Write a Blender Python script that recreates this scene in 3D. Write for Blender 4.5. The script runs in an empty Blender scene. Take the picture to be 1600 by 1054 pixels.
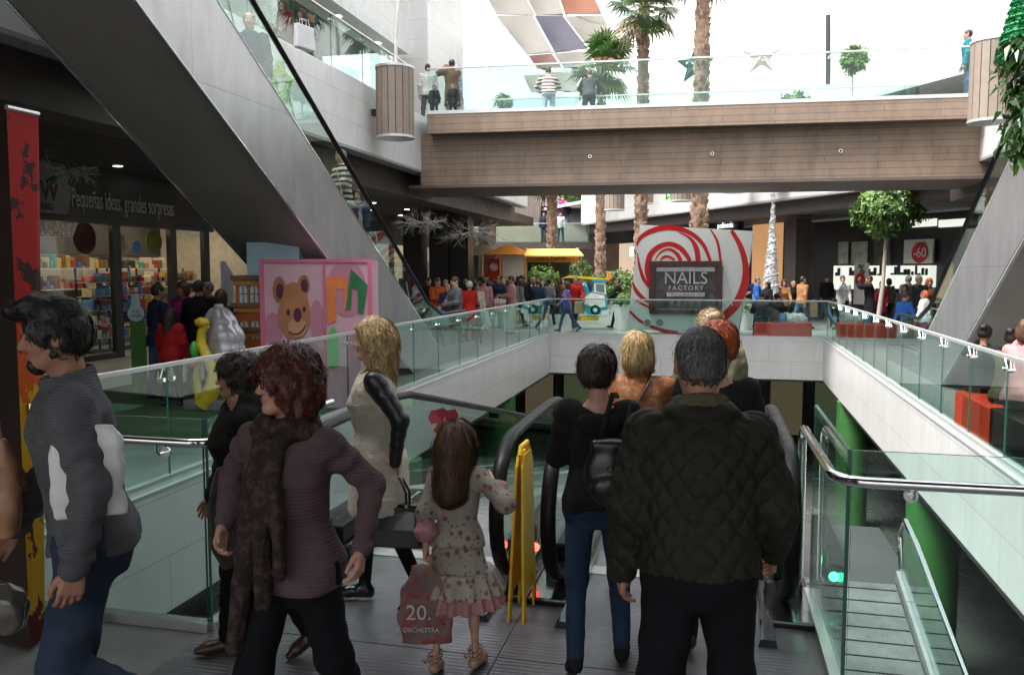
import bpy, bmesh, math, random
import numpy as np
from mathutils import Vector, Matrix
R = math.radians
rnd = random.Random(7)
sc = bpy.context.scene
col = sc.collection
# ---------------------------------------------------------------- camera
F = 1300.0; YAW = R(13.6); PIT = math.atan(105/1300); CAMZ = 1.95
fw = Vector((-math.sin(YAW)*math.cos(PIT), math.cos(YAW)*math.cos(PIT), -math.sin(PIT)))
rt = Vector((math.cos(YAW), math.sin(YAW), 0))
upv = rt.cross(fw)
CAM = Vector((0, 0, CAMZ))
def W(px, py, d): return CAM + d*(fw + rt*((px-800)/F) - upv*((py-527)/F))
def onY(px, py, y):
    r = W(px, py, 1)-CAM; return CAM + r*(y/r.y)
def onX(px, py, x):
    r = W(px, py, 1)-CAM; return CAM + r*(x/r.x)
def onZ(px, py, z=0):
    r = W(px, py, 1)-CAM; return CAM + r*((z-CAMZ)/r.z)
def floor_at(px, d, z=0):
    """point on the floor (height z) seen in column px at camera depth d"""
    a = W(px, 527, d); k = (z-a.z)/upv.z; p = a + upv*k
    return Vector((p.x, p.y, z))
cd = bpy.data.cameras.new('camera'); cam = bpy.data.objects.new('camera', cd); col.objects.link(cam)
cd.sensor_width = 36; cd.lens = 36*F/1600; cd.clip_end = 500; cd.clip_start = 0.05
cam.location = CAM
cam.rotation_euler = Matrix((rt, upv, -fw)).transposed().to_euler()
sc.camera = cam
# ---------------------------------------------------------------- objects
def tag(o, label=None, cat=None, group=None, kind=None):
    if label: o['label'] = label
    if cat: o['category'] = cat
    if group: o['group'] = group
    if kind: o['kind'] = kind
    return o
def thing(name, label, cat, loc=(0, 0, 0), rz=0, group=None):
    o = bpy.data.objects.new(name, None); col.objects.link(o)
    o.location = loc; o.rotation_euler = (0, 0, rz); o.empty_display_size = .2
    return tag(o, label, cat, group)
def copy_tree(o, parent=None):
    c = o.copy(); col.objects.link(c); c.parent = parent
    for ch in o.children: copy_tree(ch, c)
    return c
def mkobj(name, me, parent=None, loc=None):
    o = bpy.data.objects.new(name, me); col.objects.link(o)
    if parent: o.parent = parent
    if loc is not None: o.location = loc
    return o
class MB:
    def __init__(s): s.v = []; s.f = []; s.m = []
    def add(s, vs, fs, mi=0):
        n = len(s.v); s.v += [tuple(v) for v in vs]; s.f += [tuple(i+n for i in f) for f in fs]; s.m += [mi]*len(fs); return s
    def box(s, x0, x1, y0, y1, z0, z1, mi=0, M=None):
        vs = [Vector((x, y, z)) for z in (z0, z1) for y in (y0, y1) for x in (x0, x1)]
        if M is not None: vs = [M @ v for v in vs]
        return s.add(vs, [(0,2,3,1),(4,5,7,6),(0,1,5,4),(2,6,7,3),(0,4,6,2),(1,3,7,5)], mi)
    def bbox(s, x0, x1, y0, y1, z0, z1, b, mi=0, M=None):
        """box with bevelled edges"""
        bm = bmesh.new(); bmesh.ops.create_cube(bm, size=1)
        for v in bm.verts: v.co = Vector(((x0+x1)/2+v.co.x*(x1-x0), (y0+y1)/2+v.co.y*(y1-y0), (z0+z1)/2+v.co.z*(z1-z0)))
        bmesh.ops.bevel(bm, geom=bm.edges[:], offset=b, segments=2, affect='EDGES', profile=.6)
        return s.bm(bm, mi, M)
    def bm(s, bm, mi=0, M=None):
        bm.verts.index_update()
        vs = [(M @ v.co if M is not None else v.co) for v in bm.verts]
        fs = [[v.index for v in f.verts] for f in bm.faces]
        bm.free(); return s.add(vs, fs, mi)
    def quad(s, a, b, c, d, mi=0): return s.add([a, b, c, d], [(0, 1, 2, 3)], mi)
    def prism(s, poly, w0, w1, fn, mi=0):
        """poly: 2d outline; fn(u,v,w)->3d point"""
        n = len(poly); vs = [fn(u, v, w) for w in (w0, w1) for u, v in poly]
        fs = [tuple(range(n))[::-1], tuple(range(n, 2*n))] + [(i, (i+1) % n, n+(i+1) % n, n+i) for i in range(n)]
        return s.add(vs, fs, mi)
    def tube(s, pts, r, n=10, mi=0, caps=True, flat=None):
        pts = [Vector(p) for p in pts]; rs = r if isinstance(r, (list, tuple)) else [r]*len(pts)
        rings = []; prev = None
        for i, p in enumerate(pts):
            t = (pts[min(i+1, len(pts)-1)]-pts[max(i-1, 0)])
            if t.length < 1e-9: t = Vector((0, 0, 1))
            t.normalize()
            a = prev - t*prev.dot(t) if prev is not None else t.orthogonal()
            if flat is not None: a = Vector(flat) - t*Vector(flat).dot(t)
            if a.length < 1e-6: a = t.orthogonal()
            a.normalize(); prev = a; b = t.cross(a)
            ra = rs[i]; rb = ra
            if isinstance(ra, tuple): ra, rb = ra
            rings.append([p + a*math.cos(2*math.pi*k/n)*ra + b*math.sin(2*math.pi*k/n)*rb for k in range(n)])
        vs = [v for rg in rings for v in rg]; fs = []
        for i in range(len(pts)-1):
            for k in range(n):
                fs.append((i*n+k, i*n+(k+1) % n, (i+1)*n+(k+1) % n, (i+1)*n+k))
        if caps: fs += [tuple(range(n))[::-1], tuple(range(len(vs)-n, len(vs)))]
        return s.add(vs, fs, mi)
    def cyl(s, x, y, z0, z1, r0, r1=None, n=24, mi=0):
        return s.tube([(x, y, z0), (x, y, z1)], [r0, r0 if r1 is None else r1], n, mi)
    def ball(s, c, r, n=8, mi=0, sc3=(1, 1, 1)):
        bm = bmesh.new(); bmesh.ops.create_uvsphere(bm, u_segments=n*2, v_segments=n, radius=r)
        for v in bm.verts: v.co = Vector((v.co.x*sc3[0], v.co.y*sc3[1], v.co.z*sc3[2])) + Vector(c)
        return s.bm(bm, mi)
    def mesh(s, name, mats, smooth=False, off=None):
        me = bpy.data.meshes.new(name)
        vs = s.v if off is None else [(v[0]-off[0], v[1]-off[1], v[2]-off[2]) for v in s.v]
        me.from_pydata(vs, [], s.f)
        if not isinstance(mats, (list, tuple)): mats = [mats]
        for m in mats: me.materials.append(m)
        me.polygons.foreach_set('material_index', s.m)
        if smooth: me.polygons.foreach_set('use_smooth', [True]*len(s.f))
        me.update(); return me
    def build(s, name, mats, parent=None, smooth=False, local=False):
        """world coordinates unless local; a top-level mesh gets its origin at its base"""
        off = None; loc = None
        if parent is not None:
            if not local:
                off = Vector((0, 0, 0)); p = parent
                while p is not None: off += p.location; p = p.parent
        elif not local:
            a = np.array(s.v); loc = ((a[:, 0].min()+a[:, 0].max())/2, (a[:, 1].min()+a[:, 1].max())/2, a[:, 2].min()); off = loc
        o = mkobj(name, s.mesh(name, mats, smooth, off), parent, loc)
        if smooth: o.data.set_sharp_from_angle(angle=R(40))
        return o
# ---------------------------------------------------------------- materials
def nodes(name):
    m = bpy.data.materials.new(name); m.use_nodes = True
    nt = m.node_tree; return m, nt, nt.nodes['Principled BSDF'], nt.nodes['Material Output']
def rgb(h):
    if isinstance(h, str):
        c = [int(h[i:i+2], 16)/255 for i in (0, 2, 4)]
        return tuple([x/12.92 if x < .04 else ((x+.055)/1.055)**2.4 for x in c])
    return tuple(h)
def ramp(nt, src, stops, interp='LINEAR'):
    r = nt.nodes.new('ShaderNodeValToRGB'); r.color_ramp.interpolation = interp
    el = r.color_ramp.elements
    while len(el) < len(stops): el.new(.5)
    for e, (p, c) in zip(el, stops): e.position = p; e.color = (*c, 1) if len(c) == 3 else c
    nt.links.new(src, r.inputs[0]); return r.outputs[0]
def coord(nt, scale=(1, 1, 1), rot=(0, 0, 0), kind='Object', loc=(0, 0, 0)):
    t = nt.nodes.new('ShaderNodeTexCoord'); mp = nt.nodes.new('ShaderNodeMapping')
    mp.inputs['Scale'].default_value = scale; mp.inputs['Rotation'].default_value = rot; mp.inputs['Location'].default_value = loc
    nt.links.new(t.outputs[kind], mp.inputs[0]); return mp.outputs[0]
def noise(nt, vec, scale, det=3, rough=.5):
    n = nt.nodes.new('ShaderNodeTexNoise'); n.inputs['Scale'].default_value = scale; n.inputs['Detail'].default_value = det
    n.inputs['Roughness'].default_value = rough; nt.links.new(vec, n.inputs['Vector']); return n.outputs['Fac']
def bump(nt, b, h, strength=.3, dist=.01):
    n = nt.nodes.new('ShaderNodeBump'); n.inputs['Strength'].default_value = strength; n.inputs['Distance'].default_value = dist
    nt.links.new(h, n.inputs['Height']); nt.links.new(n.outputs[0], b.inputs['Normal'])
MATS = {}
def mat(name, c, rough=.6, metal=0, var=.12, vs=6, bmp=0, bs=60, spec=.5, sheen=0, coat=0, stretch=(1, 1, 1)):
    """general surface: base colour varied by noise, optional fine bump"""
    if name in MATS: return MATS[name]
    c = rgb(c); m, nt, b, _ = nodes(name); v = coord(nt, stretch)
    f = noise(nt, v, vs, 4)
    o = ramp(nt, f, [(.3, tuple(x*(1-var) for x in c)), (.7, tuple(min(1, x*(1+var)) for x in c))])
    nt.links.new(o, b.inputs['Base Color'])
    b.inputs['Metallic'].default_value = metal; b.inputs['Specular IOR Level'].default_value = spec
    b.inputs['Sheen Weight'].default_value = sheen; b.inputs['Coat Weight'].default_value = coat
    rr = ramp(nt, noise(nt, v, vs*2.3, 3), [(.3, (max(0, rough-.07),)*3), (.7, (min(1, rough+.07),)*3)])
    nt.links.new(rr, b.inputs['Roughness'])
    if bmp: bump(nt, b, noise(nt, v, bs, 3), bmp, .004)
    MATS[name] = m; return m
def emit(name, c, s=1):
    if name in MATS: return MATS[name]
    m, nt, b, _ = nodes(name); b.inputs['Base Color'].default_value = (*rgb(c), 1)
    b.inputs['Emission Color'].default_value = (*rgb(c), 1); b.inputs['Emission Strength'].default_value = s
    MATS[name] = m; return m
def tiles(name, c, joint, w, h, ax='y', rough=.5, jw=.006, var=.06, off=.5, metal=0, bmp=.4, spec=.5, dirt=.1):
    """rectangular panels with thin joints; ax: which world axis runs along the courses"""
    if name in MATS: return MATS[name]
    c = rgb(c); joint = rgb(joint); m, nt, b, _ = nodes(name)
    t = nt.nodes.new('ShaderNodeTexCoord'); sp = nt.nodes.new('ShaderNodeSeparateXYZ'); cb = nt.nodes.new('ShaderNodeCombineXYZ')
    nt.links.new(t.outputs['Object'], sp.inputs[0])
    a, z = {'y': ('Y', 'Z'), 'x': ('X', 'Z'), 'f': ('X', 'Y'), 'g': ('Y', 'X'), 'v': ('Z', 'X'), 'w': ('Z', 'Y')}[ax]
    nt.links.new(sp.outputs[a], cb.inputs[0]); nt.links.new(sp.outputs[z], cb.inputs[1])
    k = nt.nodes.new('ShaderNodeTexBrick'); nt.links.new(cb.outputs[0], k.inputs['Vector'])
    k.offset = off; k.inputs['Scale'].default_value = 1; k.inputs['Brick Width'].default_value = w; k.inputs['Row Height'].default_value = h
    k.inputs['Mortar Size'].default_value = jw; k.inputs['Mortar Smooth'].default_value = .1; k.inputs['Bias'].default_value = 0
    k.inputs['Color1'].default_value = (*[x*(1-var) for x in c], 1); k.inputs['Color2'].default_value = (*[min(1, x*(1+var)) for x in c], 1)
    k.inputs['Mortar'].default_value = (*joint, 1)
    mx = nt.nodes.new('ShaderNodeMixRGB'); mx.blend_type = 'MULTIPLY'; mx.inputs[0].default_value = 1
    d = ramp(nt, noise(nt, coord(nt, (1.3, 1.3, .5)), 2.2, 6, .65), [(.3, (1-dirt*2,)*3), (.62, (1,)*3)])
    nt.links.new(k.outputs['Color'], mx.inputs[1]); nt.links.new(d, mx.inputs[2]); nt.links.new(mx.outputs[0], b.inputs['Base Color'])
    b.inputs['Roughness'].default_value = rough; b.inputs['Metallic'].default_value = metal; b.inputs['Specular IOR Level'].default_value = spec
    nv = nt.nodes.new('ShaderNodeMath'); nv.operation = 'SUBTRACT'; nv.inputs[0].default_value = 1; nt.links.new(k.outputs['Fac'], nv.inputs[1])
    bump(nt, b, nv.outputs[0], bmp, .004)
    MATS[name] = m; return m
def glassmat(name, tint=(.86, .94, .91), rough=0., refl=1.0, ior=1.5):
    """thin architectural glass: clear with a fresnel reflection"""
    if name in MATS: return MATS[name]
    m, nt, b, out = nodes(name); nt.nodes.remove(b)
    tr = nt.nodes.new('ShaderNodeBsdfTransparent'); tr.inputs[0].default_value = (*tint, 1)
    gl = nt.nodes.new('ShaderNodeBsdfGlossy'); gl.inputs['Roughness'].default_value = rough; gl.inputs['Color'].default_value = (.95, 1, .98, 1)
    lw = nt.nodes.new('ShaderNodeLayerWeight'); lw.inputs[0].default_value = .5
    pw_ = nt.nodes.new('ShaderNodeMath'); pw_.operation = 'POWER'; pw_.inputs[1].default_value = 4.5; nt.links.new(lw.outputs['Facing'], pw_.inputs[0])
    mu = nt.nodes.new('ShaderNodeMath'); mu.operation = 'MULTIPLY_ADD'; mu.inputs[1].default_value = .9*refl; mu.inputs[2].default_value = .028*refl; mu.use_clamp = True
    mx = nt.nodes.new('ShaderNodeMixShader'); nt.links.new(pw_.outputs[0], mu.inputs[0]); nt.links.new(mu.outputs[0], mx.inputs[0])
    nt.links.new(tr.outputs[0], mx.inputs[1]); nt.links.new(gl.outputs[0], mx.inputs[2]); nt.links.new(mx.outputs[0], out.inputs[0])
    MATS[name] = m; return m
GL = glassmat('railing glass', (.83, .93, .90)); GE = mat('glass edge green', (.05, .16, .13), .15, var=.05)
GD = glassmat('shop window glass', (.88, .9, .9))
def text(s, h, M, name, m, parent=None, depth=.01, align='CENTER', squeeze=1, space=1, label=None):
    """lettering: height h, matrix M places it (x right, y up, z out of the face)"""
    cu = bpy.data.curves.new(name, 'FONT'); cu.body = s; cu.size = h; cu.extrude = depth; cu.align_x = align; cu.align_y = 'CENTER'
    cu.space_character = space; cu.resolution_u = 3
    o = bpy.data.objects.new(name, cu); col.objects.link(o)
    dg = bpy.context.evaluated_depsgraph_get(); dg.update()
    me = bpy.data.meshes.new_from_object(o.evaluated_get(dg)); bpy.data.objects.remove(o); bpy.data.curves.remove(cu)
    me.materials.clear(); me.materials.append(m)
    off = Vector((0, 0, 0)); p = parent
    while p is not None: off += p.location; p = p.parent
    for v in me.vertices: v.co = (M @ Vector((v.co.x*squeeze, v.co.y, v.co.z))) - off
    o = mkobj(name, me, parent)
    return o
def frame(o, x, y):
    """matrix from an origin, an x direction and a y direction"""
    x = Vector(x).normalized(); y = Vector(y).normalized(); z = x.cross(y)
    m = Matrix((x, y, z)).transposed().to_4x4(); m.translation = Vector(o); return m
# ================================================================ light and sky
w = bpy.data.worlds.new('World'); sc.world = w; w.use_nodes = True
wn = w.node_tree; bg = wn.nodes['Background']
sk = wn.nodes.new('ShaderNodeTexSky'); sk.sky_type = 'NISHITA'; sk.sun_disc = False
SUN_EL, SUN_ROT = R(62), R(232)
sk.sun_elevation = SUN_EL; sk.sun_rotation = SUN_ROT; sk.dust_density = 6; sk.air_density = 1.0; sk.ozone_density = 1
hs = wn.nodes.new('ShaderNodeHueSaturation'); hs.inputs['Saturation'].default_value = .22
wn.links.new(sk.outputs[0], hs.inputs['Color']); wn.links.new(hs.outputs[0], bg.inputs['Color']); bg.inputs['Strength'].default_value = .09
sl = bpy.data.lights.new('sun', 'SUN'); sl.energy = 1.1; sl.angle = R(20); sl.color = (1, .97, .93)
so = bpy.data.objects.new('sun', sl); col.objects.link(so)
sd = Vector((math.sin(SUN_ROT)*math.cos(SUN_EL), math.cos(SUN_ROT)*math.cos(SUN_EL), math.sin(SUN_EL)))
so.rotation_euler = sd.to_track_quat('Z', 'Y').to_euler(); so.location = (0, 0, 30)
sc.view_settings.view_transform = 'Standard'; sc.view_settings.look = 'None'; sc.view_settings.exposure = 2.4; sc.view_settings.gamma = 1
sc.cycles.transparent_max_bounces = 40; sc.cycles.max_bounces = 8; sc.cycles.diffuse_bounces = 4; sc.cycles.glossy_bounces = 4
sc.cycles.caustics_reflective = False; sc.cycles.caustics_refractive = False
# ================================================================ materials of the place
M_floor = tiles('mall paving', (.26, .265, .26), (.12, .12, .12), .9, .45, 'g', rough=.34, jw=.004, var=.05, dirt=.12, bmp=.2)
M_near = mat('concrete screed', (.15, .146, .138), .5, var=.16, vs=3, bmp=.15, bs=80)
M_white = tiles('white ceramic cladding', (.74, .735, .72), (.42, .42, .41), 1.2, .55, 'y', rough=.3, jw=.004, var=.025, dirt=.06)
M_whitex = tiles('white ceramic cladding across', (.74, .735, .72), (.42, .42, .41), 1.2, .55, 'x', rough=.3, jw=.004, var=.025, dirt=.05)
M_plaster = mat('white render', (.78, .775, .76), .75, var=.03, vs=1.5)
M_wood = tiles('brown composite boards', (.265, .19, .14), (.11, .08, .06), 2.4, .155, 'x', rough=.65, jw=.006, var=.07, dirt=.16)
M_woodv = tiles('brown upright slats', (.26, .21, .175), (.03, .025, .02), 6, .13, 'v', rough=.6, jw=.009, var=.08, off=.5)
M_brown = mat('dark brown cladding', (.075, .058, .055), .6, var=.1, vs=2)
M_ceil = mat('charcoal soffit', (.045, .042, .044), .7, var=.1, vs=1)
M_dark = mat('near black panel', (.016, .015, .016), .4, var=.2, vs=2)
M_steel = mat('brushed steel', (.55, .55, .55), .36, metal=1, var=.05, vs=3)
M_chrome = mat('polished steel', (.8, .8, .8), .12, metal=1, var=.02)
M_silver = tiles('silver composite panel', (.40, .40, .415), (.24, .24, .25), 2.2, 2.0, 'y', rough=.33, jw=.004, var=.02, off=0, metal=.55, dirt=.11)
M_alu = mat('white aluminium rail', (.62, .64, .63), .35, metal=.5, var=.05)
M_under = mat('dark textured underside', (.25, .235, .215), .75, var=.12, vs=1.2, bmp=.3, bs=140)
M_rubber = mat('black rubber', (.007, .007, .008), .42, var=.1, spec=.2)
M_black = mat('gloss black enamel', (.012, .012, .013), .2, var=.1, coat=.3)
M_red = mat('red vinyl', (.78, .055, .025), .38, var=.06, bmp=.1, bs=90)
M_green = mat('green painted column', (.035, .13, .03), .5, var=.12, vs=3)
M_lamp = emit('downlight glow', (1, .95, .85), 2)
M_greyconc = mat('grey concrete', (.19, .19, .18), .7, var=.15, vs=1.5)
# ================================================================ ground and slabs
def structure(name, mb, m, **k):
    o = mb.build(name, m, **k); o['kind'] = 'structure'; return o
VX0, VX1, VY0, VY1 = -4.70, 2.99, 3.87, 24.3
def SHX(y): return 2.99+.0158*(y-24.3)
f = MB()
f.box(-45, VX0-.18, VY0, VY1+.16, -1.1, 0); f.prism([(SHX(VY0)+.178, VY0), (45, VY0), (45, VY1+.16), (SHX(VY1+.16)+.178, VY1+.16)], -1.1, 0, lambda u, v, w_: (u, v, w_))
f.box(-45, 45, VY1+.16, 120, -1.1, 0)
structure('floor', f, M_floor)
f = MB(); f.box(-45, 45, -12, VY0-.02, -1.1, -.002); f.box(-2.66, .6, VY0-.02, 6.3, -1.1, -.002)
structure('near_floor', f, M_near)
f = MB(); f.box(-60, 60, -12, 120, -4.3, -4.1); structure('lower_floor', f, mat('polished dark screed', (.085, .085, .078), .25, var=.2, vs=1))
f = MB(); f.box(-140, 140, -60, 170, -6.2, -6); structure('ground', f, M_greyconc)
# metal landing plates with fine ridges
def ridged(name, base, scale=55, metal=.8, rough=.33, ax='X'):
    if name in MATS: return MATS[name]
    m, nt, b, _ = nodes(name); v = coord(nt)
    wv = nt.nodes.new('ShaderNodeTexWave'); wv.bands_direction = ax; wv.inputs['Scale'].default_value = scale; wv.inputs['Distortion'].default_value = 0
    nt.links.new(v, wv.inputs['Vector']); bump(nt, b, wv.outputs['Fac'], .35, .004)
    o = ramp(nt, noise(nt, v, 2.2, 7, .7), [(.3, tuple(x*.6 for x in base)), (.7, tuple(x*1.2 for x in base))])
    mx = nt.nodes.new('ShaderNodeMixRGB'); mx.blend_type = 'MULTIPLY'; mx.inputs[0].default_value = .55
    nt.links.new(o, mx.inputs[1]); nt.links.new(ramp(nt, wv.outputs['Fac'], [(0, (.74,)*3), (.5, (1,)*3)]), mx.inputs[2]); nt.links.new(mx.outputs[0], b.inputs['Base Color'])
    b.inputs['Metallic'].default_value = metal
    nt.links.new(ramp(nt, noise(nt, v, 5, 6, .7), [(.3, (rough-.1,)*3), (.7, (rough+.14,)*3)]), b.inputs['Roughness'])
    MATS[name] = m; return m
M_plate = ridged('ribbed steel landing plate', (.19, .19, .20), 9, .6, .40, ax='Y')
M_comb = ridged('grooved walkway pallets', (.20, .20, .205), 14, .6, .42, 'X')
for i, (x0, x1, y0, y1) in enumerate([(-2.62, -1.03, 2.9, 3.92), (-2.62, -1.03, 3.93, 5.25), (-1.02, .5, 2.9, 3.92), (-1.02, .5, 3.93, 5.25), (-2.62, -1.03, 1.9, 2.89), (-1.02, .5, 1.9, 2.89)]):
    p = MB(); p.box(x0, x1, y0, y1, 0, .006)
    structure('landing_plate', p, M_plate)
# void fascias
def fascia(name, label, x0, x1, y0, y1, z0, z1, m, cap=True, sh=False):
    b = MB(); b.box(x0, x1, y0, y1, z0, z1)
    if cap: b.box(x0-.004, x1+.004, y0-.004, y1+.004, z1, z1+.03, 1); b.box(x0-.006, x1+.006, y0-.006, y1+.006, z0-.05, z0, 2)
    if sh: b.v = [(x+.0158*(y-24.3), y, z) for x, y, z in b.v]
    o = b.build(name, [m, M_alu, M_dark]); tag(o, label, 'cladding'); return o
fascia('void_fascia', 'long white tiled edge along the left side of the floor opening', VX0-.176, VX0, VY0, VY1+.158, -1.1, .002, M_white)
fascia('void_fascia', 'long white tiled edge along the right side of the floor opening', VX1, VX1+.176, VY0, VY1+.158, -1.1, .002, M_white, sh=True)
fascia('void_fascia', 'white tiled edge across the far end of the floor opening', VX0+.004, VX1-.004, VY1, VY1+.156, -1.1, .002, M_whitex)
# lower level
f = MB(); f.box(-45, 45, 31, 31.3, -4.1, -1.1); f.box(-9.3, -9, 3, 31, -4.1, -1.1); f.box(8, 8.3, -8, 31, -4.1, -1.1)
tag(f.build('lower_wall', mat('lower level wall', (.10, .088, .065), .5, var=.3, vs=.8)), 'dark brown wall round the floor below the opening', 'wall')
for i in range(9):  # window glow is added to lighten the dark lower level
    x = -7+i*1.5
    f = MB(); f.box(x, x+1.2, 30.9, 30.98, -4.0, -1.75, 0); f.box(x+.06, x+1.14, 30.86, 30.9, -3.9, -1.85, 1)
    tag(f.build('lower_shop_window', [M_black, emit('added window glow %d' % (i % 3), [(.10, .085, .05), (.06, .08, .04), (.09, .08, .07)][i % 3], .12)]), 'shop window on the floor below, its dim glow added to lighten the dark far end', 'shop window', 'shop windows on the lower floor')
for (x, y, lb) in [(*floor_at(1465, 11.9).xy, 'bright green round column on the lower floor seen through the nearest right glass'), (*floor_at(1336, 19.3).xy, 'green column on the lower floor below the middle of the right edge'), (-5.0, 19.5, 'green column on the lower floor below the left edge, left of the stairs'), (-4.9, 12.5, 'green column on the lower floor below the left edge near the walkway')]:
    f = MB(); f.cyl(x, y, -4.1, -1.1, .36, n=32); tag(f.build('green_column', M_green, smooth=True), lb, 'column')
# unseen slab above the photographer, sized to shade the near people
f = MB(); f.box(-7.3, 5.85, -3.5, 3.5, 4.5, 5.9, 0); tag(f.build('shading_slab', M_ceil), 'unseen charcoal slab overhead, sized to shade the people near the camera', 'ceiling')
f = MB(); f.box(-15, -14.7, -12, 6, 0, 4.5); f.box(9, 9.3, -6, 6, 0, 4.5)
tag(f.build('back_wall', M_dark), 'dark shop wall behind the near end of the mall', 'wall')
# ================================================================ railings
def railing(label, pts, z=0, h=1.1, pw=1.3, name='glass_railing', rail='flat', group=None, clampside=1, shoe=True, gap=.012):
    """frameless glass panels along a line, with a top rail, clamps and a base channel"""
    p0 = Vector((*pts[0], z)); t = thing(name, label, 'railing', p0, group=group)
    for a, b in zip(pts[:-1], pts[1:]):
        a = Vector((*a, z)); b = Vector((*b, z)); L = (b-a).length; u = (b-a)/L; n = Vector((-u.y, u.x, 0))*clampside
        M = Matrix((u, u.cross(Vector((0, 0, 1)))*-1, Vector((0, 0, 1)))).transposed().to_4x4(); M.translation = a
        k = max(1, round(L/pw)); wd = L/k
        for i in range(k):
            g = MB(); x0, x1 = i*wd+gap/2, (i+1)*wd-gap/2; y0, y1 = -.007, .007; z0, z1 = .05, h-.03
            vs = [M @ Vector((x, y, zz)) for zz in (z0, z1) for y in (y0, y1) for x in (x0, x1)]
            g.add(vs, [(0, 1, 5, 4), (2, 6, 7, 3)], 0); g.add(vs, [(0, 2, 3, 1), (4, 5, 7, 6), (0, 4, 6, 2), (1, 3, 7, 5)], 1)
            g.build('glass_panel', [GL, GE], t)
            if i:
                for dz in (h-.14,):
                    c = MB()
                    for dx in (-.07, .07):
                        q0 = M @ Vector((i*wd+dx, -.03, dz)); q1 = M @ Vector((i*wd+dx, .03, dz)); c.tube([q0, q1], .02, 10)
                    c.tube([M @ Vector((i*wd-.07, .02*clampside, dz)), M @ Vector((i*wd, .03*clampside, h-.03)), M @ Vector((i*wd+.07, .02*clampside, dz))], .008, 6)
                    c.build('clamp', M_chrome, t)
        if rail == 'flat':
            r = MB(); r.box(-.01, L+.01, -.028, .028, h-.03, h+.005, 0, M); r.build('top_rail', M_alu, t)
        if shoe:
            r = MB(); r.box(-.01, L+.01, -.04, .04, .0, .07, 0, M); r.build('base_channel', M_alu, t)
    return t
railing('long glass railing along the left edge of the floor opening', [(VX0-.09, VY0+.1), (VX0-.09, VY1+.09)], .032, 1.08, 1.28)
railing('long glass railing along the right edge of the floor opening', [(SHX(VY0)+.09, VY0+.1), (VX1+.09, VY1+.09)], .032, 1.08, 1.28)
railing('glass railing across the far end of the floor opening', [(VX0-.09, VY1+.08), (VX1+.09, VY1+.08)], .032, 1.08, 2.5)
# near guard rails with tube handrails
def guard(label, path, tube, posts):
    t = thing('guard_railing', label, 'railing', (*path[0], 0))
    for a, b in zip(path[:-1], path[1:]):
        a = Vector((*a, 0)); b = Vector((*b, 0)); L = (b-a).length; u = (b-a)/L
        M = Matrix((u, Vector((-u.y, u.x, 0)), Vector((0, 0, 1)))).transposed().to_4x4(); M.translation = a
        k = max(1, round(L/1.6)); wd = L/k
        for i in range(k):
            g = MB(); x0, x1 = i*wd+.012, (i+1)*wd-.012
            vs = [M @ Vector((x, y, zz)) for zz in (.03, 1.16) for y in (-.009, .009) for x in (x0, x1)]
            g.add(vs, [(0, 1, 5, 4), (2, 6, 7, 3)], 0); g.add(vs, [(0, 2, 3, 1), (4, 5, 7, 6), (0, 4, 6, 2), (1, 3, 7, 5)], 1)
            g.build('glass_panel', [GL, GE], t)
        r = MB(); r.box(0, L, -.035, .035, -.0, .05, 0, M); r.build('base_channel', M_steel, t)
    r = MB(); r.tube(tube, .024, 14); r.build('handrail', M_chrome, t, smooth=True)
    for (q, n) in posts:
        q = Vector(q); n = Vector(n); r = MB()
        r.tube([q+n*.0, q+n*.012], .03, 16); r.tube([q+n*.01, q+n*.06, q+n*.085+Vector((0, 0, .02)), q+n*.09+Vector((0, 0, .075))], .0075, 8)
        r.build('bracket', M_chrome, t, smooth=True)
    return t
def arc(c, a, b, n=6):
    """corner curve from c+a to c+b"""
    c = Vector(c); a = Vector(a); b = Vector(b)
    return [c + a*(1-math.sin(k/n*math.pi/2)) + b*(1-math.cos(k/n*math.pi/2)) for k in range(n+1)]
hz = 1.05
guard('near left glass guard rail with round steel handrail, turning the corner by the walkway', [(VX0-.6, VY0), (-2.62, VY0), (-2.62, 5.2)],
      [(VX0-.6, VY0-.09, hz)]+arc((-2.53, VY0-.09, hz), (-.12, 0, 0), (0, .12, 0))+[(-2.53, 5.2, hz)], [((-2.85, VY0-.01, hz-.075), (0, -1, 0)), ((-2.61, VY0+.35, hz-.075), (1, 0, 0)), ((-4.2, VY0-.01, hz-.075), (0, -1, 0))])
guard('near right glass guard rail with round steel handrail, beside the walkway', [(.6, 5.15), (.6, VY0), (VX1+.5, VY0)],
      [(.53, 5.12, .12), (.53, 5.14, .9)]+arc((.53, 5.14, 1.03), (0, 0, -.1), (0, -.1, 0))+arc((.53, VY0-.09, 1.04), (0, .14, 0), (.14, 0, 0))+[(VX1+.5, VY0-.09, hz)],
      [((.85, VY0-.01, hz-.075), (0, -1, 0)), ((2.4, VY0-.01, hz-.075), (0, -1, 0))])
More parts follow.
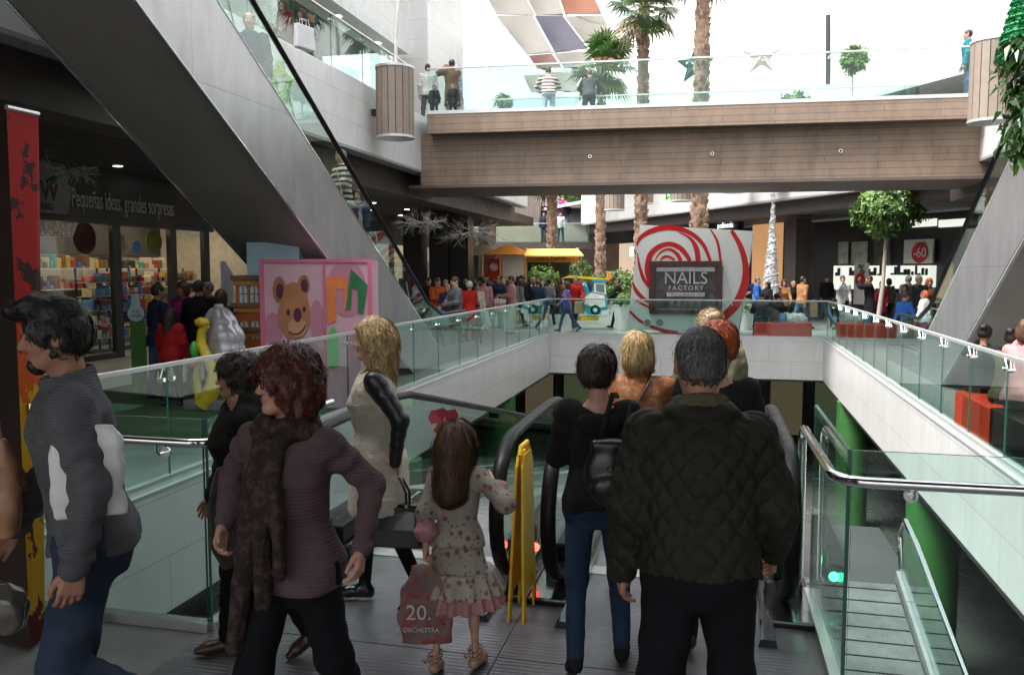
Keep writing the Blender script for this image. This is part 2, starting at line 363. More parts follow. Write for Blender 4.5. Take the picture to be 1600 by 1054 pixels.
# ================================================================ moving walkways
SL = math.tan(R(12))
def walk_z(y): return 0 if y < 6.3 else -(y-6.3)*SL
def handpath(x, end=24.0):
    c = Vector((x, 4.92, .53)); r = .42; pts = [Vector((x, 5.25, .17))]
    for k in range(13):
        a = R(-72-18) - R(180)*k/12 if False else R(285) - R(195)*k/12
        pts.append(c + Vector((0, math.cos(a)*r*1.02, math.sin(a)*r)))
    pts += [Vector((x, 5.4, .955)), Vector((x, 5.9, .955)), Vector((x, 6.15, .95)), Vector((x, 6.4, .93))]
    pts += [Vector((x, y, .955+walk_z(y))) for y in (7, 9, 12, 16, 20, end)]
    return pts
def walkway(label, xl, xr, lights):
    t = thing('moving_walkway', label, 'moving walkway', ((xl+xr)/2, 5.2, 0))
    b = MB(); n = 40
    b.box(xl+.13, xr-.13, 5.26, 6.3, -.05, .004)
    b.add([(xl+.13, 6.3, .004), (xr-.13, 6.3, .004), (xr-.13, 25, walk_z(25)), (xl+.13, 25, walk_z(25))], [(0, 1, 2, 3)])
    for k in range(46):
        y = 6.3+k*.4; b.box(xl+.14, xr-.14, y, y+.012, walk_z(y)-.01, walk_z(y)+.004, 1)
    b.build('belt', [M_comb, M_dark], t)
    b = MB(); b.box(xl+.13, xr-.13, 5.18, 5.32, .006, .014); b.build('comb_plate', M_steel, t)
    for s, x in ((-1, xl), (1, xr)):
        h = handpath(x); m = MB(); m.tube(h, [(.045, .03)]*len(h), 12, flat=(1, 0, 0)); m.build('handrail', M_rubber, t, smooth=True)
        gpts = h[1:]; m = MB()                                     # balustrade glass inside the handrail loop
        poly = [(p.y, p.z-.02 if p.y > 5.3 else p.z) for p in gpts] + [(24, walk_z(24)+.16), (6.3, .16)]
        m.prism([(u, v) for u, v in poly][::-1], x-.006, x+.006, lambda u, v, w_: (w_, u, v)); m.build('balustrade', [GL], t)
        m = MB(); d = .11                                          # skirt and outer deck
        m.bbox(x-d, x+d, 4.98, 6.4, .0, .14, .02)
        m.build('newel_base', M_black, t); m = MB(); m.bbox(x-.15, x+.15, 4.62, 5.5, .007, .045, .012); m.build('base_plate', M_black, t)
        m = MB(); out = .13*s
        m.prism([(6.4, .15), (25, walk_z(25)+.15), (25, walk_z(25)-.55), (6.4, -.6)], x-.11, x+.11, lambda u, v, w_: (w_, u, v)); m.build('skirt_panel', M_steel, t)
        m = MB(); m.bbox(x-.06, x+.06, 4.98, 5.36, .14, .26, .02); m.build('handrail_inlet', M_rubber, t)
    return t
wA = walkway('moving walkway going down that the queue of people is boarding', -.88, .43, None)
wB = walkway('empty moving walkway to the left of the yellow barrier', -2.42, -1.18, None)
for (x, y, z, c, n, p) in [(-1.07, 5.05, .2, (1, .05, .04), 'red', wB), (.48, 4.95, .2, (.05, 1, .45), 'green', wA)]:
    m = MB(); m.ball((x, y, z), .028, 8, sc3=(1, .8, 1)); m.build('signal_lamp', emit('lamp '+n, c, 1.6), p, smooth=True)
# floor-mounted sensor wedges
for (px, py, lb) in [(885, 972, 'black wedge-shaped floor post right of the yellow barrier'), (757, 960, 'black wedge-shaped floor post left of the yellow barrier, beside the girl'), (1198, 1000, 'black wedge-shaped floor post on the plate right of the quilted jacket')]:
    q = onZ(px, py); m = MB(); poly = [(-.05, 0), (.05, 0), (.045, .26), (-.02, .26)]
    m.prism(poly, 0, 1, lambda u, v, w_: (q.x+u*(1-.25*w_), q.y+v-.1, .002+w_*(.045+v*.1)))
    tag(m.build('floor_post', M_black), lb, 'floor post')
# yellow folding barrier between the handrails
q = Vector((-1.03, 4.5, 0)); M_yel = mat('worn yellow plastic', (.85, .52, .02), .45, var=.1, vs=9, bmp=.15, bs=40)
t = thing('yellow_barrier', 'worn yellow folding caution board standing between the two handrails', 'caution board', q)
for s in (-1, 1):
    m = MB()
    poly = [(-.16, .0), (-.11, .0), (-.09, .16), (.09, .16), (.11, 0), (.16, 0), (.125, .86), (.09, .92), (-.09, .92), (-.125, .86)]
    m.prism(poly, 0, .014, lambda u, v, w_: (q.x+s*(.004+.032*(1-v/1.04))+w_*s, q.y+u+.06*v, v)); m.build('board', M_yel, t)
m = MB(); m.tube([(q.x, q.y-.06, .92), (q.x, q.y-.03, .965), (q.x, q.y+.13, .965), (q.x, q.y+.16, .92)], .014, 8); m.build('handle', M_yel, t, smooth=True)
# walkway of the level below, rising away under the right edge
t = thing('lower_walkway', 'ribbed walkway of the lower level with pale side trims, seen through the near right glass', 'moving walkway', (1.7, 8, -4.1))
zw = lambda y: -2.08+.27*(y-11.3)
m = MB(); m.add([(1.05, 3.8, zw(3.8)), (2.35, 3.8, zw(3.8)), (2.35, 11.3, zw(11.3)), (1.05, 11.3, zw(11.3))], [(0, 1, 2, 3)])
for k in range(30): y = 3.9+k*.25; m.box(1.06, 2.34, y, y+.015, zw(y), zw(y)+.012, 1)
m.build('belt', [M_comb, M_dark], t)
for x in (.98, 2.42):
    m = MB(); m.prism([(3.8, zw(3.8)-.4), (11.4, zw(11.4)-.4), (11.4, zw(11.4)+.12), (3.8, zw(3.8)+.12)], x-.05, x+.05, lambda u, v, w_: (w_, u, v)); m.build('side_trim', M_silver, t)
    m = MB(); m.tube([(x, y, zw(y)+.95) for y in (3.8, 7, 10.6)]+[(x, 11.2, zw(11.2)+.9), (x, 11.5, zw(11.2)+.6), (x, 11.3, zw(11.3)+.2)], [(.035, .028)]*6, 8, flat=(1, 0, 0)); m.build('handrail', M_rubber if x < 1 else M_chrome, t, smooth=True)
    m = MB(); m.prism([(3.8, zw(3.8)+.12), (11.3, zw(11.3)+.12), (11.3, zw(11.3)+.88), (3.8, zw(3.8)+.9)], x-.006, x+.006, lambda u, v, w_: (w_, u, v)); m.build('side_glass', GL, t)
m = MB(); m.box(.8, 2.6, 11.31, 13.8, -2.45, -2.08); m.box(1.5, 1.9, 12.4, 12.8, -4.1, -2.45); m.build('landing', M_ceil, t)
# ================================================================ big inclined escalators
def escalator(label, xi, xo, ytop0, sl, ybot0, s, ztop=5.92):
    """xi: face towards the opening, xo: other face; top edge meets z=0 at ytop0, bottom edge at ybot0"""
    t = thing('escalator', label, 'escalator', (xi, ytop0, 0)); x0, x1 = min(xi, xo), max(xi, xo)
    yt = ytop0-(ztop)/sl; zt = lambda y: (ytop0-y)*sl; zb = lambda y: (ybot0-y)*sl
    ys = ytop0-.34/sl; yb = ybot0-(ztop-1.3)/sl
    side = [(ybot0, 0), (ytop0+2.1, 0), (ytop0+2.1, .3), (ytop0+.1, .32), (ys-.1, .38), (yt, ztop), (yt-1.5, ztop), (yt-1.5, ztop-1.3), (yb, ztop-1.3)]
    for xa in (x0, x1-.05):
        m = MB(); m.prism(side, xa, xa+.05, lambda u, v, w_: (w_, u, v)); m.build('side_cladding', M_silver, t)
        xe = xa if xa == x0 else xa+.05
        m = MB(); m.tube([(xe, ytop0+2.0, .31), (xe, ys, .35), (xe, yt, ztop)], .012, 6); m.tube([(xe, ybot0, .0), (xe, yb, ztop-1.3)], .012, 6); m.build('edge_trim', M_chrome, t)
    m = MB(); m.prism([(ybot0+.06, .03), (yb+.02, ztop-1.29), (yb+.02, ztop-1.2), (ybot0+.3, .03)], x0+.052, x1-.052, lambda u, v, w_: (w_, u, v)); m.build('soffit', M_under, t)
    m = MB()
    for k in range(60):
        y = ytop0+.9-k*.3; z = max(.0, (ytop0+.6-y)*sl-.35)
        if z > ztop: break
        m.box(x0+.2, x1-.2, y-.31, y, z-.25, z, 0)
    m.build('steps', M_comb, t)
    for xa in (x0+.12, x1-.12):
        hp = [(ytop0+1.5, .12+.32)]; c = (ytop0+1.55, .72)
        for k in range(9):
            a = R(-80+160*k/8); hp.append((c[0]+math.cos(a)*.33, c[1]+math.sin(a)*.3))
        hp += [(ytop0+.6, 1.02), (ys+.5, 1.02), (ys-.35, .95+.35)]
        yy = ys-.35
        hp += [(yt+.3, ztop+.72), (yt-.3, ztop+.95), (yt-1.6, ztop+.95)]
        hp = [(y, max(z, 0)) for y, z in hp]
        m = MB(); m.tube([(xa, y, z) for y, z in hp], [(.04, .035)]*len(hp), 10, flat=(1, 0, 0)); m.build('handrail', M_rubber, t, smooth=True)
        poly = [(y, z-.02) for y, z in hp[1:]] + [(yt-1.6, ztop), (yt, ztop), (ys-.1, .38), (ytop0+1.5, .31)]
        m = MB(); m.prism(poly, xa-.005, xa+.005, lambda u, v, w_: (w_, u, v)); m.build('balustrade', [GL], t)
        for k in range(6):
            m = MB(); y = ys-1.3-k*1.45; m.tube([(xa+.01, y, zt(y)), (xa+.01, y-.28, zt(y-.28)+.44)], .007, 6); m.build('panel_joint', M_alu, t)
    return t
escalator('tall silver-sided escalator rising to the upper left, dark beneath', -5.5, -6.9, 16.9, .60, 14.8, -1)
escalator('silver-sided escalator rising to the upper right corner', 3.75, 5.15, 17.5, .655, 15.25, 1)
# ================================================================ upper floors
def downlights(label, pts, z, group, r=.09):
    for x, y in pts:
        t = MB(); t.cyl(x, y, z-.012, z-.002, r+.02, n=16, mi=1); t.cyl(x, y, z-.018, z-.0125, r, n=16, mi=0)
        tag(t.build('downlight', [M_lamp, M_alu]), label, 'ceiling light', group)
UL = -7.35
b = MB(); b.box(UL-.3, UL, -6, 33, 4.5, 5.9); b.box(UL-.31, UL+.012, -6, 33.01, 4.44, 4.5, 1)
tag(b.build('parapet_band', [M_white, mat('grey edge trim', (.3, .3, .3), .5)]), 'white tiled band of the upper left gallery', 'cladding')
b = MB(); b.box(-8.6, -7.95, -6, 33.4, 3.9, 4.5); tag(b.build('edge_beam', M_brown), 'dark brown beam under the upper left gallery', 'beam')
b = MB(); b.box(-30, -8.6, -6, 40, 4.1, 4.5); b.box(-8.6, UL-.3, -6, 33, 4.5, 4.6); tag(b.build('gallery_soffit', M_ceil), 'charcoal ceiling with small lights under the upper left gallery', 'ceiling')
f = MB(); f.box(-30, UL-.3, -6, 33, 5.6, 5.85); structure('upper_floor', f, M_floor)
downlights('small downlight in the charcoal ceiling of the left gallery', [(x, y) for x in (-9.3, -10.6, -12) for y in (15, 17.5, 20, 22.5, 25, 28, 31)], 4.1, 'downlights under the left gallery')
railing('glass railing along the upper left gallery above the white band', [(UL-.12, 6.4), (UL-.12, 20.2)], 5.9, 1.12, 1.5)
# upper left storey: shop wall, dark soffit, roof
b = MB(); b.box(-13.3, -13, 4, 26, 5.85, 9); b.box(-13.0, -12.9, 4, 26, 8.1, 8.6, 1)
tag(b.build('upper_shop_front', [mat('pale shop interior', (.62, .66, .6), .6, var=.3, vs=.6), M_dark]), 'pale lit shop front on the upper left gallery', 'shop front')
b = MB(); b.box(-20, -9.6, 2, 23.4, 8.3, 8.6, 0); b.box(-9.6, -8.75, 2, 23.4, 8.2, 8.5, 2); b.box(-8.95, -8.75, 2, 23.4, 8.5, 11.5, 1)
tag(b.build('gallery_roof', [M_brown, M_white, mat('white soffit edge', (.7, .74, .71), .5)]), 'roof over the upper left gallery with dark soffit and white edge', 'roof')
downlights('small downlight in the white soffit edge of the upper left roof', [(-9.15, y) for y in (12, 14.5, 17, 19.5, 22)], 8.2, 'downlights under the upper left roof', .11)
b = MB(); b.box(-9.3, -8.2, 23.5, 27, 5.9, 11.4); tag(b.build('tiled_pier', M_whitex), 'tall beige tiled pier at the end of the upper left gallery', 'pier')
for (y, c) in [(11.5, (.75, .35, .05)), (14.2, (.8, .45, .1)), (16.5, (.75, .3, .08))]:
    b = MB()
    for k in range(7): b.bbox(-12.85, -12.3, y+rnd.uniform(-.7, .7), y+rnd.uniform(.8, 1.1), 5.85+rnd.uniform(0, 1.4), 7.4+rnd.uniform(0, .2), .02, mi=k % 3)
    tag(b.build('window_display', [emit('amber display', c, .3), M_dark, mat('beige display', (.5, .4, .25), .6)]), 'amber lit window display on the upper left gallery', 'display', 'amber displays in the upper left shop windows')
# right side
b = MB(); b.box(5.9, 6.2, 8, 24, 4.5, 5.9); b.box(5.888, 6.21, 8, 24.01, 4.44, 4.5, 1)
tag(b.build('parapet_band', [M_white, MATS['grey edge trim']]), 'white tiled band of the upper right gallery above the bridge end', 'cladding')
b = MB(); b.box(6.2, 6.9, 8, 25, 3.8, 4.5); tag(b.build('edge_beam', M_brown), 'dark brown beam under the upper right gallery', 'beam')
b = MB(); b.box(6.9, 30, -6, 26, 4.1, 4.5); tag(b.build('gallery_soffit', M_ceil), 'charcoal ceiling under the upper right gallery', 'ceiling')
f = MB(); f.box(6.2, 30, -6, 24.5, 5.6, 5.85); structure('upper_floor', f, M_floor)
b = MB(); b.box(8.3, 8.6, 14, 24.5, 8.4, 12, 0); b.box(8.6, 14, 14, 24.5, 8.4, 8.6, 1); b.box(8.9, 9.1, 24, 24.3, 5.85, 12, 2); b.box(11, 11.2, 8, 26, 5.85, 8.4, 1)
tag(b.build('gallery_roof', [M_plaster, M_brown, M_dark]), 'roof and dark soffit over the upper right gallery', 'roof')
# far right building following the bend of the mall
A0 = Vector((6.9, 24.3, 0)); UU = Vector((-.543, .84, 0)).normalized(); NN = Vector((-UU.y, UU.x, 0)) 
def FR(a, n, z): return A0 + UU*a + NN*n + Vector((0, 0, z))
MFR = Matrix((UU, NN*-1, Vector((0, 0, 1)))).transposed().to_4x4(); MFR.translation = A0      # x along the wall, y into the building
t = thing('mall_building', 'long pale building on the right with brown beam and dark shops at ground level', 'building', A0)
M_whitel = tiles('white cladding band', (.72, .71, .69), (.4, .4, .39), 1.2, .5, 'x', rough=.5, jw=.005, var=.03, dirt=.1)
def part(name, boxes, m, parent=t):
    """boxes in the building's frame"""
    o = MB()
    for q in boxes: o.box(*q)
    me = o.mesh(name, m); ob = mkobj(name, me, parent)
    ob.matrix_local = Matrix.Translation(-Vector(parent.location)) @ MFR if parent.parent is None else Matrix.Identity(4)
    return ob
part('band', [(-1.2, 26, 0, .3, 4.5, 6.1)], M_whitel)
part('band_trim', [(-1.2, 26, -.012, .31, 4.43, 4.5)], MATS['grey edge trim'])
part('beam', [(-1.4, 26, .45, 1.1, 4.0, 4.5)], M_brown)
part('soffit', [(-3, 26, 1.1, 9, 4.1, 4.3)], M_ceil)
part('upper_wall', [(-1, 34, 3.2, 3.6, 8.2, 16)], M_plaster)
part('upper_soffit', [(-1, 34, 3.6, 8, 8.2, 8.4)], M_brown)
part('upper_shop_wall', [(-1, 34, 6.5, 6.8, 5.85, 8.2)], M_dark)
part('upper_deck', [(-1.2, 34, .3, 7, 5.7, 5.85)], M_plaster)
part('shop_wall', [(-6, 2.2, 5.2, 5.5, 0, 4.0), (2.2, 3.2, 5.2, 5.5, 3.2, 4), (3.2, 26, 5.2, 5.5, 0, 4)], M_dark)
# ================================================================ footbridge
t = thing('footbridge', 'footbridge clad in brown boards crossing above the mall', 'bridge', (-7, 20.1, 4.07))
bu = (Vector((5.75, 21.0, 0))-Vector((-7.05, 20.1, 0))); BL = bu.length; bu.normalize(); bn = Vector((-bu.y, bu.x, 0))
MBR = Matrix((bu, bn, Vector((0, 0, 1)))).transposed().to_4x4(); MBR.translation = Vector((-7.05, 20.1, 0))
def bpart(name, boxes, m):
    o = MB()
    for q in boxes: o.box(*q)
    ob = mkobj(name, o.mesh(name, m), t); ob.matrix_local = Matrix.Translation(-Vector(t.location)) @ MBR; return ob
bpart('top_fascia', [(0, BL, 0, .12, 5.36, 5.83), (0, BL, 3.4, 3.52, 5.36, 5.83)], M_wood)
bpart('side_cladding', [(-.3, BL+.4, .42, .54, 4.12, 5.36), (-.3, BL+.4, 2.95, 3.05, 4.12, 5.36)], M_wood)
bpart('soffit', [(-.6, BL+.6, .38, 3.1, 4.05, 4.12), (0, BL, .12, .42, 5.36, 5.4)], mat('brown soffit board', (.12, .095, .08), .6))
bpart('deck', [(0, BL, .12, 3.4, 5.7, 5.82)], M_floor)
bpart('edge_strip', [(-.0, BL, -.01, .13, 5.83, 5.86)], M_alu)
for x in (4.05, 7.0, 9.95):
    o = MB(); o.tube([(x, .42, 4.75), (x, .36, 4.75)], .045, 12, 0); o.tube([(x, .41, 4.75), (x, .35, 4.75)], .03, 12, 1)
    ob = mkobj('spot_fitting', o.mesh('spot_fitting', [M_chrome, M_dark]), t); ob.matrix_local = Matrix.Translation(-Vector(t.location)) @ MBR
def bpt(x, y): q = MBR @ Vector((x, y, 0)); return (q.x, q.y)
railing('near glass railing of the footbridge', [bpt(0, .06), bpt(BL, .06)], 5.85, 1.12, 1.6)
railing('far glass railing of the footbridge', [bpt(1.0, 3.46), bpt(BL-.4, 3.46)], 5.83, 1.02, 1.6)
# ================================================================ plants
def leafmat(name, c, var=.35, rough=.45):
    if name in MATS: return MATS[name]
    m, nt, b, out = nodes(name); c = rgb(c)
    o = ramp(nt, noise(nt, coord(nt), 7, 3), [(.3, tuple(x*(1-var) for x in c)), (.7, tuple(x*(1+var) for x in c))])
    nt.links.new(o, b.inputs['Base Color']); b.inputs['Roughness'].default_value = rough
    tl = nt.nodes.new('ShaderNodeBsdfTranslucent'); nt.links.new(o, tl.inputs[0]); mx = nt.nodes.new('ShaderNodeMixShader'); mx.inputs[0].default_value = .25
    nt.links.new(b.outputs[0], mx.inputs[1]); nt.links.new(tl.outputs[0], mx.inputs[2]); nt.links.new(mx.outputs[0], out.inputs[0])
    MATS[name] = m; return m
LF = [leafmat('leaf green', (.10, .19, .04)), leafmat('leaf deep green', (.05, .105, .025)), leafmat('leaf bright green', (.16, .27, .06))]
BARK = mat('bark', (.16, .125, .09), .85, var=.3, vs=14, bmp=.6, bs=30)
PALEBARK = mat('pale bark', (.42, .38, .33), .8, var=.15, vs=10, bmp=.3, bs=40)
def leaves(o, c, rad, n, size, seed=1, clump=40, fill=.75, droop=.2, squash=1):
    g = random.Random(seed); c = Vector(c)
    cl = []
    for _ in range(clump):
        d = Vector((g.gauss(0, 1), g.gauss(0, 1), g.gauss(0, 1))).normalized(); cl.append((d*g.uniform(fill, 1)*.88, g.choice([0, 0, 1, 2]), g.uniform(.14, .3)))
    for i in range(n):
        b, mi, cr = cl[i % clump]
        d = Vector((g.gauss(0, 1), g.gauss(0, 1), g.gauss(0, 1))).normalized()*cr*g.random()**.4*1.3
        p = b + d
        if p.length > 1.08: p = p.normalized()*g.uniform(.9, 1.08)
        P = c + Vector((p.x*rad[0], p.y*rad[1], p.z*rad[2]))
        nrm = (p.normalized() + Vector((g.gauss(0, .5), g.gauss(0, .5), g.gauss(0, .5)+.4))).normalized()
        a = nrm.orthogonal().normalized(); a = (Matrix.Rotation(g.uniform(0, 6.28), 3, nrm) @ a); bb = nrm.cross(a)
        s = size*g.uniform(.6, 1.25); tip = P + a*s - Vector((0, 0, s*droop)); w_ = s*.32; mid = P + a*s*.5
        if g.random() < .2: mi = g.choice([0, 1, 2])
        o.add([P, mid+bb*w_+nrm*s*.06, tip, mid-bb*w_+nrm*s*.06], [(0, 1, 2), (0, 2, 3)], mi)
    return o
def topiary(label, base, trunk_h, rad, n, leaf, pot=None, seed=1, group=None, tr=.035, name='ball_tree', lean=(0, 0)):
    base = Vector(base); t = thing(name, label, 'tree', base, group=group)
    z0 = 0
    if pot:
        r, h = pot; m = MB(); m.tube([base, base+Vector((0, 0, .02)), base+Vector((0, 0, h))], [r*.72, r*.74, r], 20); m.tube([base+Vector((0, 0, h-.001)), base+Vector((0, 0, h+.03))], [r*1.03, r*1.03], 20); m.build('pot', mat('pale planter', (.62, .62, .6), .5, var=.05), t); z0 = h
    c = base + Vector((lean[0], lean[1], trunk_h + rad[2]*.9))
    m = MB(); m.tube([base+Vector((0, 0, z0)), base+Vector((lean[0]*.6+.02, lean[1]*.3, (trunk_h+z0)*.5)), c-Vector((0, 0, rad[2]*.6)), c], [tr*1.3, tr, tr*.9, tr*.5], 8)
    g = random.Random(seed)
    for k in range(7):
        d = Vector((g.uniform(-1, 1)*rad[0], g.uniform(-1, 1)*rad[1], g.uniform(-.2, .8)*rad[2]))*.7; m.tube([c-Vector((0, 0, rad[2]*.6)), c+d*.5, c+d], [tr*.5, tr*.35, tr*.15], 5)
    m.build('trunk', PALEBARK, t, smooth=True)
    m = leaves(MB(), c, rad, n, leaf, seed, clump=60, fill=.55); m.build('crown', LF, t)
    return t
q = floor_at(1369, 25.6); topiary('round clipped tree with pale curved trunk on the right of the concourse', (q.x, q.y, 0), 2.95, (1.06, 1.06, 1.0), 9000, .14, None, 3, lean=(.2, 0), tr=.06)
q = W(1331, 160, 27.5); topiary('small clipped ball tree standing on the upper right terrace behind the bridge', (q.x, q.y, 5.85), 2.55, (.52, .52, .52), 2200, .11, (.3, .45), 5)
q = W(1240, 150, 24.8); topiary('low dark bush on the upper terrace seen through the bridge glass', (q.x, q.y, 5.85), .85, (.50, .45, .32), 700, .1, (.35, .4), 6, name='potted_bush')
q = W(788, 150, 24.8); topiary('little round plant behind the left part of the bridge glass', (q.x, q.y, 5.85), .85, (.3, .3, .28), 500, .1, (.2, .4), 8, name='potted_bush')
q = floor_at(908, 35); topiary('clipped green bush in a tall planter right of the orange kiosk', (q.x, q.y, 0), 1.45, (.55, .55, .5), 1500, .1, (.35, .95), 11, name='potted_bush')
for (px, d, th, r, lb) in [(968, 30, .95, .75, 'greyish leafy bush in a white planter left of the spiral booth'), (975, 27.2, .7, .42, 'dark leafy bush in a white planter close to the left side of the spiral booth'), (1160, 27.4, .5, .42, 'low leafy bush in a white planter right of the spiral booth'), (848, 36.5, 1.1, .8, 'loose grey-green bush behind the counter of the orange kiosk')]:
    q = floor_at(px, d); topiary(lb, (q.x, q.y, 0), th, (r, r, r*.75), int(1500*r+500), .11, (.36, .8), int(px), name='potted_bush')
def palm(label, base, H, r, crown=True, n=34, fan=.85, seed=1, skirt=0, lean=0):
    g = random.Random(seed); base = Vector(base); t = thing('palm_tree', label, 'palm tree', base); m = MB()
    k = int(H/.14); pts = []; rs = []
    for i in range(k+1):
        z = H*i/k; pts.append(base + Vector((lean*z*z/H/H, 0, z))); rs.append(r*(1.12-.35*z/H)*(1+.05*math.sin(i*2.1)))
    m.tube(pts, rs, 12)
    for i in range(int(H*34)):                                   # old leaf bases
        z = g.uniform(.1, H); a = g.uniform(0, 6.283); rr = r*(1.12-.35*z/H); p = base + Vector((lean*z*z/H/H, 0, z)); e = Vector((math.cos(a), math.sin(a), 0)); s = Vector((-e.y, e.x, 0))*rr*.32
        m.add([p+e*rr*.96-s, p+e*rr*.96+s, p+e*(rr+.06)+Vector((0, 0, .17))+s*.3, p+e*(rr+.06)+Vector((0, 0, .17))-s*.3, p+e*rr*.9+Vector((0, 0, .2))], [(0, 1, 2, 3), (3, 2, 4), (0, 3, 4), (1, 4, 2)], 1 if g.random() < .5 else 0)
    m.build('trunk', [mat('palm trunk brown', (.20, .13, .09), .9, var=.35, vs=9), mat('palm trunk pale fibre', (.34, .26, .19), .9, var=.3, vs=9)], t)
    if crown:
        m = MB(); top = base + Vector((lean, 0, H))
        for i in range(n):
            a = g.uniform(0, 6.283); el = R(g.uniform(-55, 80)); L = g.uniform(.55, 1.0)*fan; d = Vector((math.cos(a)*math.cos(el), math.sin(a)*math.cos(el), math.sin(el)))
            hub = top + d*L*.9 - Vector((0, 0, .15*L)); m.tube([top, top+d*L*.5, hub], [.022, .016, .012], 4, 1)
            side = d.cross(Vector((0, 0, 1))); side = side.normalized() if side.length > .01 else Vector((1, 0, 0)); nn = side.cross(d).normalized()
            mi = 0 if el > -.3 or g.random() < .4 else 2
            for j in range(17):
                b = R(-105 + 210*j/16); dd = (d*math.cos(b) + side*math.sin(b)).normalized(); l = fan*.85*(1-.25*abs(b)/2)*g.uniform(.85, 1.05)
                w_ = l*.055; sd = dd.cross(nn).normalized()*w_; tip = hub + dd*l - Vector((0, 0, l*g.uniform(.12, .4))) + nn*.02; mid = hub + dd*l*.55 + nn*l*.03
                m.add([hub, mid+sd, mid-sd, tip], [(0, 1, 2), (1, 3, 2)], mi)
        m.build('crown', [leafmat('palm frond', (.05, .11, .025)), leafmat('palm stalk', (.14, .16, .04)), leafmat('dry frond', (.16, .13, .05))], t)
    return t
def palm_px(label, px, d, topy, pxw, **k):
    q = floor_at(px, d); top = W(px, topy, d).z; palm(label, (q.x, q.y, 0), top, pxw*d/F/2, **k)
palm_px('tall palm right of centre whose full crown shows above the bridge', 1000, 29.5, 22, 19, fan=1.05, n=40, seed=4)
palm_px('thickest palm trunk, rising past the top of the picture behind the star', 1089, 27.5, -60, 25, fan=1.1, seed=5)
palm_px('palm whose lower crown shows between the shade sails and the dark-backed visitor', 937, 38, 108, 15, fan=1.35, n=36, seed=9)
palm_px('palm trunk beside the orange kiosk, crown hidden behind the bridge', 862, 42, 262, 17, fan=1.2, seed=12)
# overhanging tree in the upper right corner
q = Vector((4.35, 7.35, 0)); t = thing('leafy_tree', 'glossy dark green tree hanging into the upper right corner', 'tree', q); m = MB()
m.tube([q, q+Vector((.03, 0, 1.2)), q+Vector((-.02, 0, 2.4)), q+Vector((-.1, 0, 3.6))], [.07, .06, .055, .04], 10); m.build('trunk', BARK, t, smooth=True)
m = MB(); c = W(1668, 150, 7.9); leaves(m, c, (.62, .62, .8), 2300, .10, 21, clump=50, fill=.6, droop=.5); leaves(m, W(1630, 215, 7.8), (.30, .3, .38), 500, .10, 23, clump=20, fill=.3, droop=.6); leaves(m, W(1588, 80, 7.9), (.22, .3, .18), 260, .10, 24, clump=14, fill=.3, droop=.6); m.build('crown', [leafmat('ficus leaf', (.035, .085, .02), rough=.25), leafmat('ficus leaf dark', (.018, .05, .012), rough=.3), leafmat('ficus leaf light', (.07, .15, .035), rough=.25)], t)
m = MB(); m.bbox(q.x-.4, q.x+.4, q.y-.4, q.y+.4, 0, .55, .02); m.build('planter', mat('pale planter', (.6, .6, .6)), t)
# ================================================================ hanging slatted planters
def hanging(label, px, d, ytop, ybot, pxw, pole=True, group=None, bracket=None):
    q = W(px, ybot, d); zt = W(px, ytop, d).z; r = pxw*d/F/2; c = Vector((q.x, q.y, q.z)); t = thing('hanging_planter', label, 'hanging planter', c, group=group)
    n = 16; m = MB()
    for k in range(n):
        a0 = 2*math.pi*k/n+.02; a1 = 2*math.pi*(k+1)/n-.02; P = [(math.cos(a)*rr, math.sin(a)*rr) for a, rr in ((a0, r), (a1, r), (a1, r-.02), (a0, r-.02))]
        m.prism(P, c.z+.05, zt-.04, lambda u, v, w_: (c.x+u, c.y+v, w_))
    m.build('slatted_shell', mat('brown slat board', (.255, .205, .165), .6, var=.08), t); m = MB(); m.cyl(c.x, c.y, c.z+.03, zt-.06, r-.03, n=24); m.build('inner_drum', M_dark, t)
    m = MB(); m.cyl(c.x, c.y, zt-.05, zt, r+.01, n=32); m.build('rim', M_alu, t); m = MB(); m.cyl(c.x, c.y, c.z, c.z+.05, r+.01, n=32); m.build('rim', M_alu, t)
    if pole:
        m = MB(); m.tube([(c.x+.02, c.y, zt), (c.x+.04, c.y, zt+.7), (c.x+.12, c.y, zt+1.5), (c.x+.14, c.y, zt+2.6), (c.x+.13, c.y, zt+3.4)], [.04, .038, .034, .03, .026], 8); m.build('stem', mat('pale painted pole', (.7, .68, .66), .5), t, smooth=True)
    if bracket:
        m = MB(); bx = bracket; m.box(min(bx, c.x), max(bx, c.x), c.y-.08, c.y+.08, (c.z+zt)/2-.25, (c.z+zt)/2-.12); m.build('bracket', M_dark, t)
    return t
hanging('brown slatted drum planter hung on the upper left gallery, pale pole rising from it', 618, 18.2, 107, 217, 59, bracket=UL)
hanging('brown slatted drum planter at the right end of the bridge, partly behind leaves', 1547, 16.2, 66, 192, 64, bracket=5.95)
for (px, d, yt, yb, w_, lb) in [(960, 34, 262, 329, 31, 'leftmost far slatted drum on the pale building, seen under the bridge'), (1007, 34, 262, 319, 28, 'second far slatted drum, behind the middle palm trunk'), (1066, 32, 258, 315, 34, 'third far slatted drum, left of the thickest palm trunk'), (1147, 31, 254, 302, 33, 'fourth far slatted drum, right of the thickest palm trunk'), (1216, 29.5, 250, 292, 30, 'fifth far slatted drum, just peeping out under the bridge'), (1243, 29.3, 250, 288, 26, 'sixth and rightmost far slatted drum peeping out under the bridge')]:
    hanging(lb, px, d, yt, yb, w_, pole=False, group='slatted drums along the far building')
